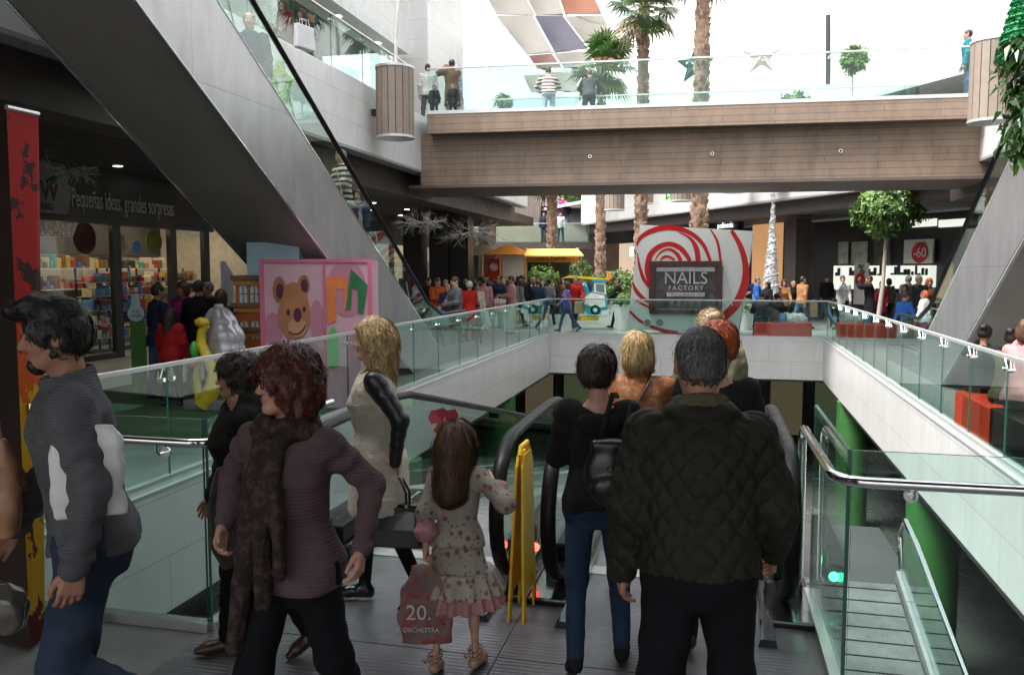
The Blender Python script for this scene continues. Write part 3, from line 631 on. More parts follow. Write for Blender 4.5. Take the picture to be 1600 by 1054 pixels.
# ================================================================ spiral booth
PY = 25.15
def bp(px, py, dy=0): return onY(px, py, PY+dy)
M_bw = mat('booth pale laminate', (.78, .80, .79), .4, var=.02); M_br = mat('booth red vinyl', (.60, .008, .010), .35, var=.04); M_bb = mat('booth brown frame', (.09, .035, .028), .45, var=.12, vs=9)
base = bp(1065, 527); t = thing('nail_booth', 'leaning pale booth with red spiral stripes and a brown framed window', 'booth', (base.x, PY, 0))
P4 = [bp(*q) for q in ((979, 513), (1152, 528), (1176, 361), (1000, 351))]
lo = [Vector((p.x, p.y, max(p.z, 0.004))) for p in P4]; bk = [p + Vector((.1, 1.25, 0)) for p in lo]
m = MB(); m.add(lo+bk, [(0, 1, 2, 3), (7, 6, 5, 4), (0, 4, 5, 1), (1, 5, 6, 2), (2, 6, 7, 3), (3, 7, 4, 0)]); m.build('shell', M_bw, t)
def cr(pts, n=8):
    out = []; P = [pts[0]]+pts+[pts[-1]]
    for i in range(1, len(P)-2):
        for k in range(n):
            u = k/n; out.append(tuple(.5*((2*P[i][j]) + (-P[i-1][j]+P[i+1][j])*u + (2*P[i-1][j]-5*P[i][j]+4*P[i+1][j]-P[i+2][j])*u*u + (-P[i-1][j]+3*P[i][j]-3*P[i+1][j]+P[i+2][j])*u**3) for j in range(len(pts[0]))))
    return out+[pts[-1]]
ARCS = [[(1143, 360, 3), (1157, 385, 4), (1165, 415, 5), (1163, 445, 6), (1150, 475, 7), (1122, 504, 6)],
 [(984, 486, 1.8), (1003, 503, 2.2), (1035, 516, 3), (1060, 520, 3)], [(1110, 358, 1), (1121, 378, 2), (1126, 408, 2)],
 [(995, 384, 1), (1001, 371, 3), (1020, 360, 4), (1045, 355.5, 4), (1075, 362, 3.5), (1098, 381, 3), (1110, 408, 2.5)],
 [(1060, 362, .5), (1078, 372, 2), (1088, 388, 4), (1091, 408, 4)], [(1015, 448, .6), (1012, 425, 4.5), (1015, 401, 4.5), (1027, 387, 4), (1045, 381, 3.5), (1062, 387, 4), (1073, 399, 3.5), (1078, 408, 3)],
 [(1023, 407, .5), (1032, 394, 1.5), (1046, 389.5, 2), (1058, 397, 3), (1064, 408, 3)], [(1031, 408, .5), (1036, 402, 2), (1045, 401, 2), (1054, 406, 1.8)],
 [(996, 395, .8), (999, 415, 2), (1006, 436, 3), (1015, 449, 2)], [(988, 440, 1), (994, 454, 3), (1004, 465, 3), (1015, 472, 2)], [(989, 466, .6), (1000, 473, 1.6), (1015, 480, 1.5)]]
m = MB()
for A in ARCS:
    c = cr(A); L = []; Rr = []
    for i, (x, y, w_) in enumerate(c):
        a = c[max(i-1, 0)]; b = c[min(i+1, len(c)-1)]; tx, ty = b[0]-a[0], b[1]-a[1]; l = math.hypot(tx, ty) or 1; nx, ny = -ty/l*w_, tx/l*w_
        L.append(bp(x+nx, y+ny, -.006)); Rr.append(bp(x-nx, y-ny, -.006))
    n = len(c); m.add(L+Rr, [(i, i+1, n+i+1, n+i) for i in range(n-1)])
m.build('spiral_stripes', M_br, t)
def frameb(o, x0, x1, y0, y1, w_, dy0, dy1, mi=0):
    for (a, b, c, d) in ((x0, x1, y0, y0+w_), (x0, x1, y1-w_, y1), (x0, x0+w_, y0+w_, y1-w_), (x1-w_, x1, y0+w_, y1-w_)):
        p = bp(a, c); q = bp(b, d); o.box(p.x, q.x, PY+dy0, PY+dy1, q.z, p.z, mi)
m = MB(); frameb(m, 1015, 1128, 408, 491, 8, -.13, -.007); m.build('frame', M_bb, t)
m = MB(); p = bp(1023, 416); q = bp(1120, 483); m.box(p.x, q.x, PY-.02, PY-.009, q.z, p.z); m.build('display_back', mat('dark display with dim shapes', (.10, .09, .09), .3, var=.7, vs=2.5), t)
m = MB(); p = bp(1026, 417); q = bp(1117, 424); m.box(p.x, q.x, PY-.03, PY-.0205, q.z, p.z); p = bp(1042, 456.5); q = bp(1101, 463); m.box(p.x, q.x, PY-.03, PY-.0205, q.z, p.z); m.build('white_strip', mat('white vinyl', (.8, .8, .8), .5), t)
M_let = mat('white lettering', (.8, .8, .8), .5, var=.02)
def btext(s, px, py, hpx, sq=1, m_=None, sp=1): 
    p = bp(px, py, -.034); text(s, hpx*PY/F*1.05, frame(p, (1, 0, 0), (0, 0, 1)), 'lettering', m_ or M_let, t, .004, squeeze=sq, space=sp)
btext('NAILS', 1071.5, 435, 25, .95, sp=1.0); btext('FACTORY', 1071.5, 450, 9.5, .95, sp=1.35); btext('1ª FRANQUICIA DE UÑAS', 1071.5, 459.5, 6.4, .72, mat('grey lettering', (.15, .15, .15)))
for x in (1011.5, 1031):
    p = bp(x, 504, -.004); m = MB(); m.tube([p+Vector((0, .03, 0)), p-Vector((0, .012, 0))], .125, 24, 0); m.tube([p-Vector((0, .012, 0)), p-Vector((0, .018, 0))], .105, 24, 1); m.build('porthole', [mat('white ring', (.8, .8, .8)), mat('grey mesh disc', (.27, .26, .24), .6, var=.3, vs=60)], t)
# ================================================================ far right shops (building frame)
MI = MFR.inverted()
def frp(px, py, n):
    """hit of the pixel ray with the building plane n metres inside the facade line -> (along, z)"""
    o = MI @ CAM; d = MI.to_3x3() @ (W(px, py, 1)-CAM); k = (n-o.y)/d.y; h = o + d*k; return h.x, h.z
def frbox(name, px0, px1, py0, py1, n, th, m, label=None, cat=None, parent=None, group=None):
    a0, z1 = frp(px0, py0, n); a1, z0 = frp(px1, py1, n); a0, a1 = min(a0, a1), max(a0, a1); z0 = max(z0, .003)
    z1 = max(z1, z0+.02); c = MFR @ Vector(((a0+a1)/2, n, z0)); o = MB(); o.box((a0-a1)/2, (a1-a0)/2, -th, 0, 0, z1-z0)
    ob = mkobj(name, o.mesh(name, m), parent); ob.matrix_world = Matrix.Translation(c - (parent.location if parent else Vector())) @ MFR.to_3x3().to_4x4()
    if label: tag(ob, label, cat, group)
    return ob
def frtext(s, px, py, hpx, n, m, parent, sq=1):
    a, z = frp(px, py, n); p = MFR @ Vector((a, n, z)); d = (p-CAM).dot(fw); text(s, hpx*d/F, frame(p, -UU, (0, 0, 1)), 'lettering', m, parent, .01, squeeze=sq)
N0 = 5.2
a_, _z = frp(1233, 400, 2.4); t_ = bpy.data.objects['mall_building']; part('pillar', [(a_-.4, a_+.3, 2.4, 3.1, 0, 4.0)], M_brown, t_)
warm = emit('warm shop light', (.8, .42, .18), .10)
def shop(label, px0, px1, py0, py1, n, backm, seed, shelves=True):
    """a lit shop window: frame, back wall, lamps and goods behind glass"""
    a0, z1 = frp(px0, py0, n); a1, z0 = frp(px1, py1, n); a0, a1 = min(a0, a1), max(a0, a1); z0 = max(z0, .05)
    c = MFR @ Vector(((a0+a1)/2, n, 0)); t = thing('shop_window', label, 'shop window', c, math.atan2(UU.y, UU.x)); h = (a1-a0)/2; g = random.Random(seed)
    m = MB(); m.box(-h, h, .02, .06, z0, z1, 0); o = m.build('back_panel', backm, t, local=True); o.location.y = 0
    m = MB()
    for x in (-h, h-.06): m.box(x, x+.06, -.14, -.0, z0, z1)
    m.box(-h+.06, h-.06, -.14, 0, z1-.06, z1); m.box(-h+.06, h-.06, -.14, 0, z0, z0+.06)
    m.build('window_frame', M_dark, t, local=True)
    if shelves:
        m = MB()
        for k in range(int((z1-z0)/.5)):
            zz = z0+.3+k*.5; m.box(-h+.1, h-.1, -.1, .015, zz-.02, zz, 3)
            x = -h+.12
            while x < h-.15:
                w_ = g.uniform(.06, .2); m.bbox(x, x+w_, -.09, 0, zz, zz+g.uniform(.1, .38), .01, g.choice([0, 1, 2, 4])); x += w_+g.uniform(.02, .12)
        m.build('displayed_goods', [mat('goods brown', (.22, .12, .06)), mat('goods cream', (.6, .52, .4)), mat('goods dark', (.03, .03, .03)), mat('shelf white', (.7, .7, .68)), mat('goods red', (.4, .05, .04))], t, local=True)
    for k in range(max(2, int(h*1.6))):
        m = MB(); x = -h+.3+(2*h-.6)*k/max(1, int(h*1.6)-1+.001); m.cyl(x, -.09, z1-.2, z1-.08, .045, n=8); m.build('spot_lamp', M_lamp, t, local=True)
    m = MB(); m.box(-h+.06, h-.06, -.17, -.162, z0, z1); m.build('pane', GD, t, local=True)
    return t
shop('warm lit shop interior with brown goods, between the spiral booth and the brown pillar', 1178, 1222, 342, 476, N0, warm, 1)
shop('beige lit shop window left of the spiral booth, behind the palm', 944, 996, 378, 470, N0, emit('beige shop light', (.75, .58, .42), .15), 2)
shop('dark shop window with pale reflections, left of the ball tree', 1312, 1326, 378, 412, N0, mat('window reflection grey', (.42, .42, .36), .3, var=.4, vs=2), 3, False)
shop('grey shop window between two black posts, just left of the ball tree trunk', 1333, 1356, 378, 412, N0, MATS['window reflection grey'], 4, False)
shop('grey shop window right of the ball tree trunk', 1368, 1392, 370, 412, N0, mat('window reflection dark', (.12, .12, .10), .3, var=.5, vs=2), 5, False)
for i, (a, b) in enumerate([(1312, 1324), (1334, 1356), (1366, 1391), (1400, 1462)]):
    tq = frbox('display_shelf', a, b, 415, 452, N0, .3, emit('white shop display', (.72, .78, .68), .2), ['narrow white lit display left of the percent poster', 'white lit display behind the percent poster', 'white lit display with small goods right of the ball tree trunk', 'wide white lit display with dark shoes and bags, right side'][i], 'shop display')
    m = MB(); g = random.Random(i); wq = (frp(b, 420, N0)[0]-frp(a, 420, N0)[0]); wq = abs(wq); zq = 0
    z0 = frp(a, 431, N0)[1]-frp(a, 452, N0)[1]
    for k in range(int(wq/.16)):
        x = -wq/2+.05+k*.16; m.bbox(x, x+g.uniform(.06, .13), -.38, -.305, z0, z0+g.uniform(.05, .4), .02, 0)
    m.build('goods', M_dark, tq, local=True)
t = frbox('sale_poster', 1415.5, 1459.5, 375, 411, N0-.1, .08, mat('white poster card', (.72, .71, .66), .6, var=.02), 'white square sale poster with a red disc reading 60', 'poster')
a, z = frp(1437, 395, N0-.2); P0 = MFR @ Vector((a, N0-.2, z)); 
def disc(parent, P, r, m, name='disc', n_=32):
    o = MB(); o.tube([P, P + (MFR.to_3x3() @ Vector((0, -.012, 0)))], r, n_); ob = o.mesh(name, m); q = mkobj(name, ob, parent); q.matrix_parent_inverse = parent.matrix_basis.inverted(); return q
disc(t, P0, .37, M_br)
def ftxt(s, px, py, hpx, parent, m, n=N0-.22, sq=1):
    a, z = frp(px, py, n); p = MFR @ Vector((a, n, z)); d = (p-CAM).dot(fw); cu = text(s, hpx*d/F, frame(p, -UU, (0, 0, 1)), 'lettering', m, None, .006, squeeze=sq); cu.parent = parent; cu.matrix_parent_inverse = parent.matrix_basis.inverted(); return cu
ftxt('-60', 1437, 395, 22, t, M_let, sq=.9); ftxt('SALES', 1437, 381, 7.5, t, M_br)
t = frbox('sale_poster', 1336.5, 1356, 411, 476, N0-.5, .04, MATS['white poster card'], 'tall white sale poster with a percent sign and red disc, by the shop door', 'poster')
ftxt('%', 1346, 421, 22, t, M_dark, N0-.56); a, z = frp(1344, 437, N0-.55); disc(t, MFR @ Vector((a, N0-.55, z)), .26, M_br); ftxt('6', 1344, 437, 15, t, M_let, N0-.58)
for (a, b, lb) in ((1425, 1464, 'long lit strip above the sale poster'), (1470, 1510, 'short lit strip at the far right shop')):
    frbox('lit_transom', a, b, 344, 353, N0, .1, emit('cool lit strip', (.75, .8, .72), .2), lb, 'lit transom')
t = frbox('shop_sign', 1068, 1162, 342, 362, 3.0, .3, M_dark, 'black shop sign with white lower-case lettering above the spiral booth', 'sign'); ftxt('polinesia', 1133, 352, 13, t, emit('sign white', (1, 1, 1), .3), 2.66, sq=.95)
t = frbox('shop_sign', 941, 996, 352, 379, 3.0, .3, M_dark, 'black fascia sign behind the palm, left of the spiral booth', 'sign')
t = frbox('projecting_sign', 987, 993, 386, 400, 1.0, .1, emit('sign white', (1, 1, 1), .3), 'small white shield sign at the left edge of the spiral booth', 'sign')
frbox('display_column', 1256, 1270, 352, 480, 3.5, .3, mat('blue grey cast column', (.10, .115, .12), .3), 'grey round-looking column in front of the dark shop wall', 'column')
# ================================================================ benches
def bench(label, x0, x1, y0, y1, h=.45, m=M_red, end=None, rz=0):
    t = thing('bench', label, 'bench', ((x0+x1)/2, (y0+y1)/2, 0)); o = MB(); o.bbox(x0, x1, y0, y1, .04, h, .025); o.build('seat_block', m, t)
    o = MB(); o.box(x0+.04, x1-.04, y0+.04, y1-.04, 0, .045); o.build('plinth', M_dark, t)
    if end: o = MB(); o.bbox(*end, .04, h+.002, .02); o.build('black_end_block', M_rubber, t)
    return t
for (a, b, lb) in ((1180, 1269, 'red bench right of the spiral booth with two people sitting on it'), (1311, 1404, 'red bench seen through the bend of the glass railing, in front of the ball tree')):
    p = onY(a, 520, 24.95); q = onY(b, 520, 24.95); bench(lb, p.x, q.x, 24.95, 25.5)
bench('red and black bench on the right walkway close behind the glass railing', 2.87, 3.45, 9.7, 11.0, .5, end=(2.872, 3.45, 7.6, 9.69))
# ================================================================ kiosk, stairs and far end
kq = floor_at(862, 37.5); M_or = mat('orange canvas', (.72, .27, .03), .7, var=.06); M_yo = mat('yellow orange canvas', (.80, .42, .09), .7, var=.05)
t = thing('snack_kiosk', 'orange market kiosk with yellow awning and dark lettering', 'kiosk', kq); s = 37.5/F
U = Vector((math.cos(YAW), math.sin(YAW), 0)); V = Vector((-math.sin(YAW), math.cos(YAW), 0))
MK = frame(kq, U, V); 
def kb(name, boxes, m):
    o = MB()
    for q in boxes: o.box(*q, M=MK)
    return o.build(name, m, t)
zt = lambda py: CAMZ + (422-py)*s
kb('counter', [(-1.15, 1.15, 0, .5, 0, 1.05)], M_dark); kb('post', [(-1.2, -1.1, 0, .1, 0, 2.95)], M_yo); kb('post', [(1.1, 1.2, 0, .1, 0, 2.95)], M_yo); kb('post', [(-1.2, -1.1, 1.9, 2, 0, 2.95)], M_yo); kb('post', [(1.1, 1.2, 1.9, 2, 0, 2.95)], M_yo)
kb('name_board', [(-1.2, 1.2, -.06, -.01, zt(410), zt(397))], M_or); kb('back_wall', [(-1.15, 1.15, 1.95, 2, 0, 2.6)], mat('kiosk dark back', (.06, .05, .035)))
o = MB(); z0, z1 = zt(399), zt(389); o.add([MK @ Vector(v) for v in [(-1.1, -.05, z1), (1.15, -.05, z1), (1.35, -.75, z0), (-1.25, -.75, z0), (-1.1, 2.0, z1+.02), (1.15, 2.0, z1+.02)]], [(0, 3, 2, 1), (0, 1, 5, 4)]); o.box(-1.25, 1.35, -.78, -.75, z0-.07, z0, M=MK); o.build('awning', M_yo, t)
p = MK @ Vector((0, -.07, zt(403.5))); text('MIXTURA', .27, frame(p, U, (0, 0, 1)), 'lettering', mat('brown lettering', (.12, .04, .01)), t, .006, space=1.1)
for (px, d, lb, c) in ((795, 38.5, 'orange and cream market parasol roof left of the kiosk', M_or), (757, 39, 'cream sloping market roof further left', mat('cream canvas', (.6, .5, .36)))):
    q = floor_at(px, d); t = thing('market_canopy', lb, 'canopy', q); o = MB(); z = 2.9
    o.add([q+Vector(v) for v in [(-1.1, -1, z-.25), (1.1, -1, z-.25), (1.1, 1, z-.25), (-1.1, 1, z-.25), (0, 0, z+.25)]], [(0, 1, 4), (1, 2, 4), (2, 3, 4), (3, 0, 4)]); o.build('roof', c, t)
    for dx in (-1, 1): o = MB(); o.cyl(q.x+dx, q.y-.9, 0, z-.25, .04); o.build('post', M_yo, t)
# deck and stairs beyond the kiosk
d = 46; L0 = W(825, 378, d); L1_ = W(926, 378, d); zk = L0.z; t = thing('raised_deck', 'raised dark deck with glass rail crossing behind the kiosk', 'deck', (L0.x, L0.y, zk-.4)); MK2 = frame((L0.x, L0.y, 0), U, V); Wd = (L1_-L0).length
def kb2(name, boxes, m, tt):
    o = MB()
    for q in boxes: o.box(*q, M=MK2)
    return o.build(name, m, tt)
kb2('slab', [(-8, Wd, 0, 3, zk-.4, zk)], M_brown, t); kb2('glass', [(-8, Wd, .05, .07, zk, zk+1.0)], GL, t); kb2('rail', [(-8, Wd, .03, .09, zk+1.0, zk+1.05)], M_alu, t); kb2('post', [(-6, -5.7, .5, .8, 0, zk-.4)], M_brown, t)
t = thing('staircase', 'outdoor staircase climbing behind the palms to the upper level', 'stairs', (L0.x+1.7, L0.y+3, zk))
st = MB(); n = 16
for k in range(n):
    st.box(1.6+k*.0, 3.5, 1.6+k*.32, 1.6+(k+1)*.32, zk-.01+k*.165-.2, zk+(k+1)*.165, M=MK2)
st.build('steps', mat('grey stair treads', (.33, .31, .29), .7), t)
for x in (1.55, 3.52):
    o = MB(); o.add([MK2 @ Vector(v) for v in [(x, 1.6, zk), (x, 6.7, zk+2.64), (x, 6.7, zk+3.6), (x, 1.6, zk+1)]], [(0, 1, 2, 3)]); o.build('side_glass', GL, t); o = MB(); o.tube([MK2 @ Vector((x, 1.6, zk+1)), MK2 @ Vector((x, 6.7, zk+3.64))], .035, 8); o.build('stair_rail', M_alu, t)
t = thing('far_building', 'brown slatted building closing the far end of the mall', 'building', (L0.x-3, L0.y+7, 0))
kb2('lower_wall', [(-14, 6.5, 7.2, 7.5, 0, zk+2.6)], mat('brown stone', (.16, .12, .095), .7, var=.2, vs=3), t)
kb2('slat_wall', [(-2.6, .9, 6.2, 7.1, zk+1.2, zk+5.5)], M_woodv, t); kb2('slat_wall', [(3.7, 6.0, 5.5, 7.1, zk+1.3, zk+5.2)], M_woodv, t); kb2('window_band', [(-8, -2.7, 7.0, 7.15, zk+1.0, zk+2.0)], mat('teal glass', (.20, .30, .28), .1), t)
kb2('terrace', [(-14, 6.5, 6.9, 14, zk+2.5, zk+2.7)], M_plaster, t)
o = thing('far_hedge', 'green planting on top of the far staircase', 'plants', (L0.x, L0.y+9, zk+2.7)); m = MB(); c = MK2 @ Vector((3.0, 9, zk+3.6)); leaves(m, c, (2.4, .6, .9), 900, .3, 5, clump=30, fill=.3); m.build('foliage', LF, o)
# left ground floor, far part
b = MB(); b.box(-13.4, -13.1, 25, 60, 0, 4.1); b.box(-13.4, -13.1, -12, 13, 0, 4.1); tag(b.build('shop_wall', M_dark), 'dark wall of shops under the left gallery', 'wall')
b = MB(); b.box(-24, -9.3, 46, 46.3, 0, 4.6, 0); tag(b.build('end_wall', mat('beige end wall', (.30, .255, .20), .6, var=.1, vs=.8)), 'beige wall at the far end under the left gallery', 'wall')
q = floor_at(762, 40); b = MB(); b.cyl(q.x, q.y, 0, 4.1, .42, n=28); tag(b.build('round_column', mat('grey concrete column', (.36, .35, .33), .6), smooth=True), 'round grey column behind the far crowd on the left', 'column')
for (px, lb) in ((690, 'black square column behind the crowd by the escalator foot'), (650, 'black square column further left behind the crowd'), (722, 'dark square column in the middle of the far left crowd')):
    q = floor_at(px, 31); b = MB(); b.box(q.x-.35, q.x+.35, q.y-.35, q.y+.35, 0, 4.1); tag(b.build('square_column', M_dark), lb, 'column')
for i, y in enumerate((27, 30, 33, 36, 39)):
    b = MB(); b.box(-13.08, -13.0, y, y+2.2, .1, 3.0, 0)
    for k in range(5): b.bbox(-12.98, -12.8, y+.2+k*.4, y+.42+k*.4, .9, 1.6+.25*(k*7 % 4), .02, 1+k % 2)
    tag(b.build('shop_window', [emit('far window %d' % i, [(.5, .42, .3), (.35, .36, .33), (.6, .45, .28), (.3, .33, .3), (.5, .45, .4)][i], .12), M_dark, mat('mannequin white', (.6, .6, .58))]), 'lit shop window under the left gallery behind the crowd', 'shop window', 'shop windows behind the left crowd')
q = floor_at(773, 39); b = MB(); b.bbox(q.x-.35, q.x+.35, q.y-.1, q.y+.1, 0, 2.5, .02, 0); b.ball((q.x, q.y-.12, 2.1), .2, 8, 1); tag(b.build('red_totem', [mat('totem red', (.6, .05, .03)), M_let]), 'red totem with a white disc next to the grey column', 'sign')
# twig chandeliers
def twigs(label, c, r, seed, hang, n=16, sq=.35):
    g = random.Random(seed); t = thing('twig_chandelier', label, 'chandelier', c); m = MB()
    def br(p, d, l, rad, lev):
        q = p + d*l; m.tube([p, p+d*l*.5+Vector((g.gauss(0, .05), g.gauss(0, .05), g.gauss(0, .04)))*l, q], [rad, rad*.8, rad*.6], 4)
        if lev:
            for _ in range(3):
                dd = (d + Vector((g.gauss(0, .6), g.gauss(0, .6), g.gauss(0, .5)))).normalized(); br(p + d*l*g.uniform(.35, 1), dd, l*g.uniform(.5, .75), rad*.6, lev-1)
    for k in range(n):
        a = 6.283*k/n+g.uniform(-.2, .2); d = Vector((math.cos(a), math.sin(a), g.uniform(-.5, .45)*sq*2)).normalized(); br(Vector(c), d, r*.55, .014, 2)
    m.build('twigs', mat('whitewashed twig', (.55, .52, .48), .8), t); m = MB(); m.tube([c, Vector((c[0], c[1], hang))], .006, 5); m.build('cord', M_dark, t)
    for k in range(4):
        m = MB(); a = g.uniform(0, 6.28); m.ball((c[0]+math.cos(a)*r*.5, c[1]+math.sin(a)*r*.5, c[2]-.15), .05, 6); m.build('bauble', mat('green bauble', (.02, .2, .05), .2), t, smooth=True)
    return t
twigs('whitewashed twig chandelier hanging in front of the dark toy shop sign', W(105, 268, 13.5), .62, 2, 4.1)
twigs('wide twig chandelier hanging beside the left escalator rail', W(660, 347, 22), .8, 3, 4.1, 20)
twigs('twig chandelier further back, over the far left crowd', W(735, 362, 27), 1.3, 4, 4.1, 22)
# ================================================================ decorations
def star2d(r, k=.45, n=5): return [(math.sin(math.pi*i/n)*(r if i % 2 == 0 else r*k), math.cos(math.pi*i/n)*(r if i % 2 == 0 else r*k)) for i in range(2*n)]
def tinsel_star(label, c, r, colr, X, seed):
    g = random.Random(seed); P = star2d(r, .5); m = MB(); c = Vector(c); X = Vector(X); Z = Vector((0, 0, 1))
    for i in range(10):
        a = P[i]; b = P[(i+1) % 10]
        for k in range(80):
            u = g.random(); p = c + X*(a[0]+(b[0]-a[0])*u) + Z*(a[1]+(b[1]-a[1])*u); d = Vector((g.gauss(0, 1), g.gauss(0, 1), g.gauss(0, 1))).normalized()*r*.16; s = d.orthogonal().normalized()*r*.02; m.add([p-s, p+s, p+d+s, p+d-s], [(0, 1, 2, 3)])
        m.tube([c+X*a[0]+Z*a[1], c+X*b[0]+Z*b[1]], r*.03, 5)
    tag(m.build('tinsel_star', mat('tinsel '+label[:12], colr, .3, metal=.3, var=.3, vs=30)), label, 'star')
p = onX(440, 130, UL+.06); tinsel_star('lime green tinsel star fixed to the white band beside the left escalator', p, .38, (.35, .6, .03), (0, 1, 0), 1)
p = W(1045, 300, 33.5); tinsel_star('small green tinsel star between two far slatted drums', p, .35, (.1, .5, .03), -UU, 2)
def wirestar(label, c, r, colr, th=.02, k=.42):
    P = star2d(r, k); m = MB(); c = Vector(c)
    for i in range(10):
        a = P[i]; b = P[(i+1) % 10]; m.tube([c+Vector((a[0], 0, a[1])), c+Vector((b[0], 0, b[1]))], th, 5)
        m.add([c+Vector((a[0], 0, a[1])), c+Vector((b[0], 0, b[1])), c+Vector((0, -.12, 0))], [(0, 1, 2)], 1); m.add([c+Vector((a[0], 0, a[1])), c+Vector((b[0], 0, b[1])), c+Vector((0, .12, 0))], [(0, 2, 1)], 1)
    tag(m.build('hanging_star', [mat('star edge '+label[:9], tuple(x*.8 for x in colr)), mat('star mesh '+label[:9], colr, .6, var=.15, vs=20)]), label, 'star')
wirestar('large pale pink mesh star above the bridge, right of the thickest palm', W(1190, 88, 30), .68, (.62, .48, .47)); wirestar('dark green star half behind the thickest palm trunk', W(1086, 103, 28.2), .62, (.03, .14, .10))
def conetree(label, base, h, r, seed, c=(.74, .74, .76)):
    base = Vector(base); t = thing('cone_tree', label, 'Christmas tree', base); m = MB(); pts = []; n = 150; g = random.Random(seed)
    m.tube([base, base+Vector((0, 0, h))], [r, .02], 28)
    for k in range(n*8):
        z = g.random()**1.2; a = g.uniform(0, 6.283); rr = r*(1-z)+.015; p = base + Vector((math.cos(a)*rr, math.sin(a)*rr, z*h)); d = Vector((math.cos(a), math.sin(a), g.uniform(-.5, .5)))*.05; s = Vector((-math.sin(a), math.cos(a), 0))*.035; m.add([p-s, p+s, p+d+s*.2, p+d-s*.2], [(0, 1, 2, 3)])
    for k in range(220):
        z = k/220; a = k*.33; rr = r*(1-z)+.03; pts.append(base + Vector((math.cos(a)*rr, math.sin(a)*rr, z*h)))
    m.tube(pts, .022, 5); m.build('cone', mat('white glitter cloth %d' % seed, c, .6, var=.05, vs=25, bmp=.3, bs=50), t)
    m = MB(); P = star2d(.16); q = base+Vector((0, 0, h+.12)); m.prism(P, -.02, .02, lambda u, v, w_: (q.x+u, q.y+w_, q.z+v)); m.build('star', mat('silver star', (.6, .6, .6), .3, metal=.6), t)
q = floor_at(1203, 28.5); conetree('tall slim white cone Christmas tree right of the spiral booth', q, 4.35, .36, 1, (.64, .64, .65))
q = W(718, 172, 26.5); conetree('pale blue-white cone Christmas tree on the upper level at the left end of the bridge', (q.x, q.y, 5.85), 2.35, .24, 2, (.55, .6, .72))
q = W(1592, 40, 15.5); conetree('green glitter cone Christmas tree on the upper right gallery', (q.x, q.y, 5.85), 1.6, .34, 3, (.01, .22, .07))
# shade sails
SC = [(.13, .122, .105), (.032, .030, .045), (.13, .042, .018), (.075, .030, .021)]
Mtex = [mat('sail cream', SC[0], .8, var=.03), mat('sail slate', SC[1], .8, var=.05), mat('sail rust', SC[2], .8, var=.05), mat('sail brick', SC[3], .8, var=.06)]
GX = lambda i, j: (742+i*56+j*(34-3*i*.2)+8*math.sin(j*.9), -40+j*62-i*3-(6 if i == 1 else 0)*j*.2)
names = {(0, 0): 0, (1, 0): 0, (2, 0): 2, (0, 1): 0, (1, 1): 1, (2, 1): 0, (0, 2): 3, (1, 2): 0, (2, 2): 2, (0, 3): 0, (1, 3): 0}
QUAD = {'cream sail at the top left of the patchwork': (0, [(752, -20), (812, -22), (836, 24), (776, 22)]), 'cream sail next to the rust sail at the top': (0, [(815, -22), (866, -22), (880, 22), (838, 24)]),
 'rust orange sail at the top of the patchwork': (2, [(869, -22), (920, -22), (940, 22), (883, 22)]), 'long cream sail left of the slate sail': (0, [(776, 25), (832, 24), (862, 80), (823, 85)]),
 'slate grey sail in the middle of the patchwork': (1, [(836, 25), (879, 25), (918, 76), (867, 81)]), 'cream sail right of the slate sail': (0, [(883, 26), (942, 25), (962, 72), (922, 76)]),
 'brick red sail below the long cream sail': (3, [(826, 87), (862, 84), (877, 105), (840, 107)]), 'cream sail under the slate sail': (0, [(866, 84), (918, 80), (930, 104), (882, 106)]),
 'rust sail at the right edge behind the lower palm': (2, [(922, 80), (962, 76), (979, 113), (934, 108)]), 'cream sail low down behind the striped sweater': (0, [(818, 118), (852, 116), (872, 142), (830, 144)]),
 'cream sail low down behind the bridge glass': (0, [(856, 112), (895, 114), (905, 143), (872, 142)])}
for i, (lb, (mi, Q)) in enumerate(QUAD.items()):
    C = [W(px, py, 44-(py+20)*.05) for px, py in Q]; n = 8; m = MB(); vs = []
    for top in (0, 1):
        for a in range(n+1):
            for b in range(n+1):
                u, v = a/n, b/n; e = .06*(math.sin(math.pi*u)+math.sin(math.pi*v)); u2 = u; p = (C[0]*(1-u)+C[1]*u)*(1-v) + (C[3]*(1-u)+C[2]*u)*v
                p = p + Vector((0, 0, -.35*math.sin(math.pi*u)*math.sin(math.pi*v) - top*.02)); vs.append(p)
    k = (n+1)**2; fs = [(a*(n+1)+b, a*(n+1)+b+1, (a+1)*(n+1)+b+1, (a+1)*(n+1)+b) for a in range(n) for b in range(n)]; fs += [tuple(x+k for x in f_)[::-1] for f_ in fs]
    m.add(vs, fs); tag(m.build('shade_sail', Mtex[mi], smooth=True), lb, 'shade sail')
m = MB()
for Q in ([(776, 22), (942, 25)], [(823, 85), (962, 75)], [(752, -20), (836, 120)], [(812, -22), (895, 130)], [(866, -22), (979, 118)]): m.tube([W(Q[0][0], Q[0][1], 44), W(Q[1][0], Q[1][1], 41)], .03, 5)
tag(m.build('sail_cables', M_alu), 'thin pale cables carrying the patchwork of sails', 'cables')
m = MB(); m.tube([W(1294, 24, 31), W(1294, 132, 31)], .09, 8); tag(m.build('dark_mast', M_dark), 'dark upright strip on the white wall above the bridge', 'mast')
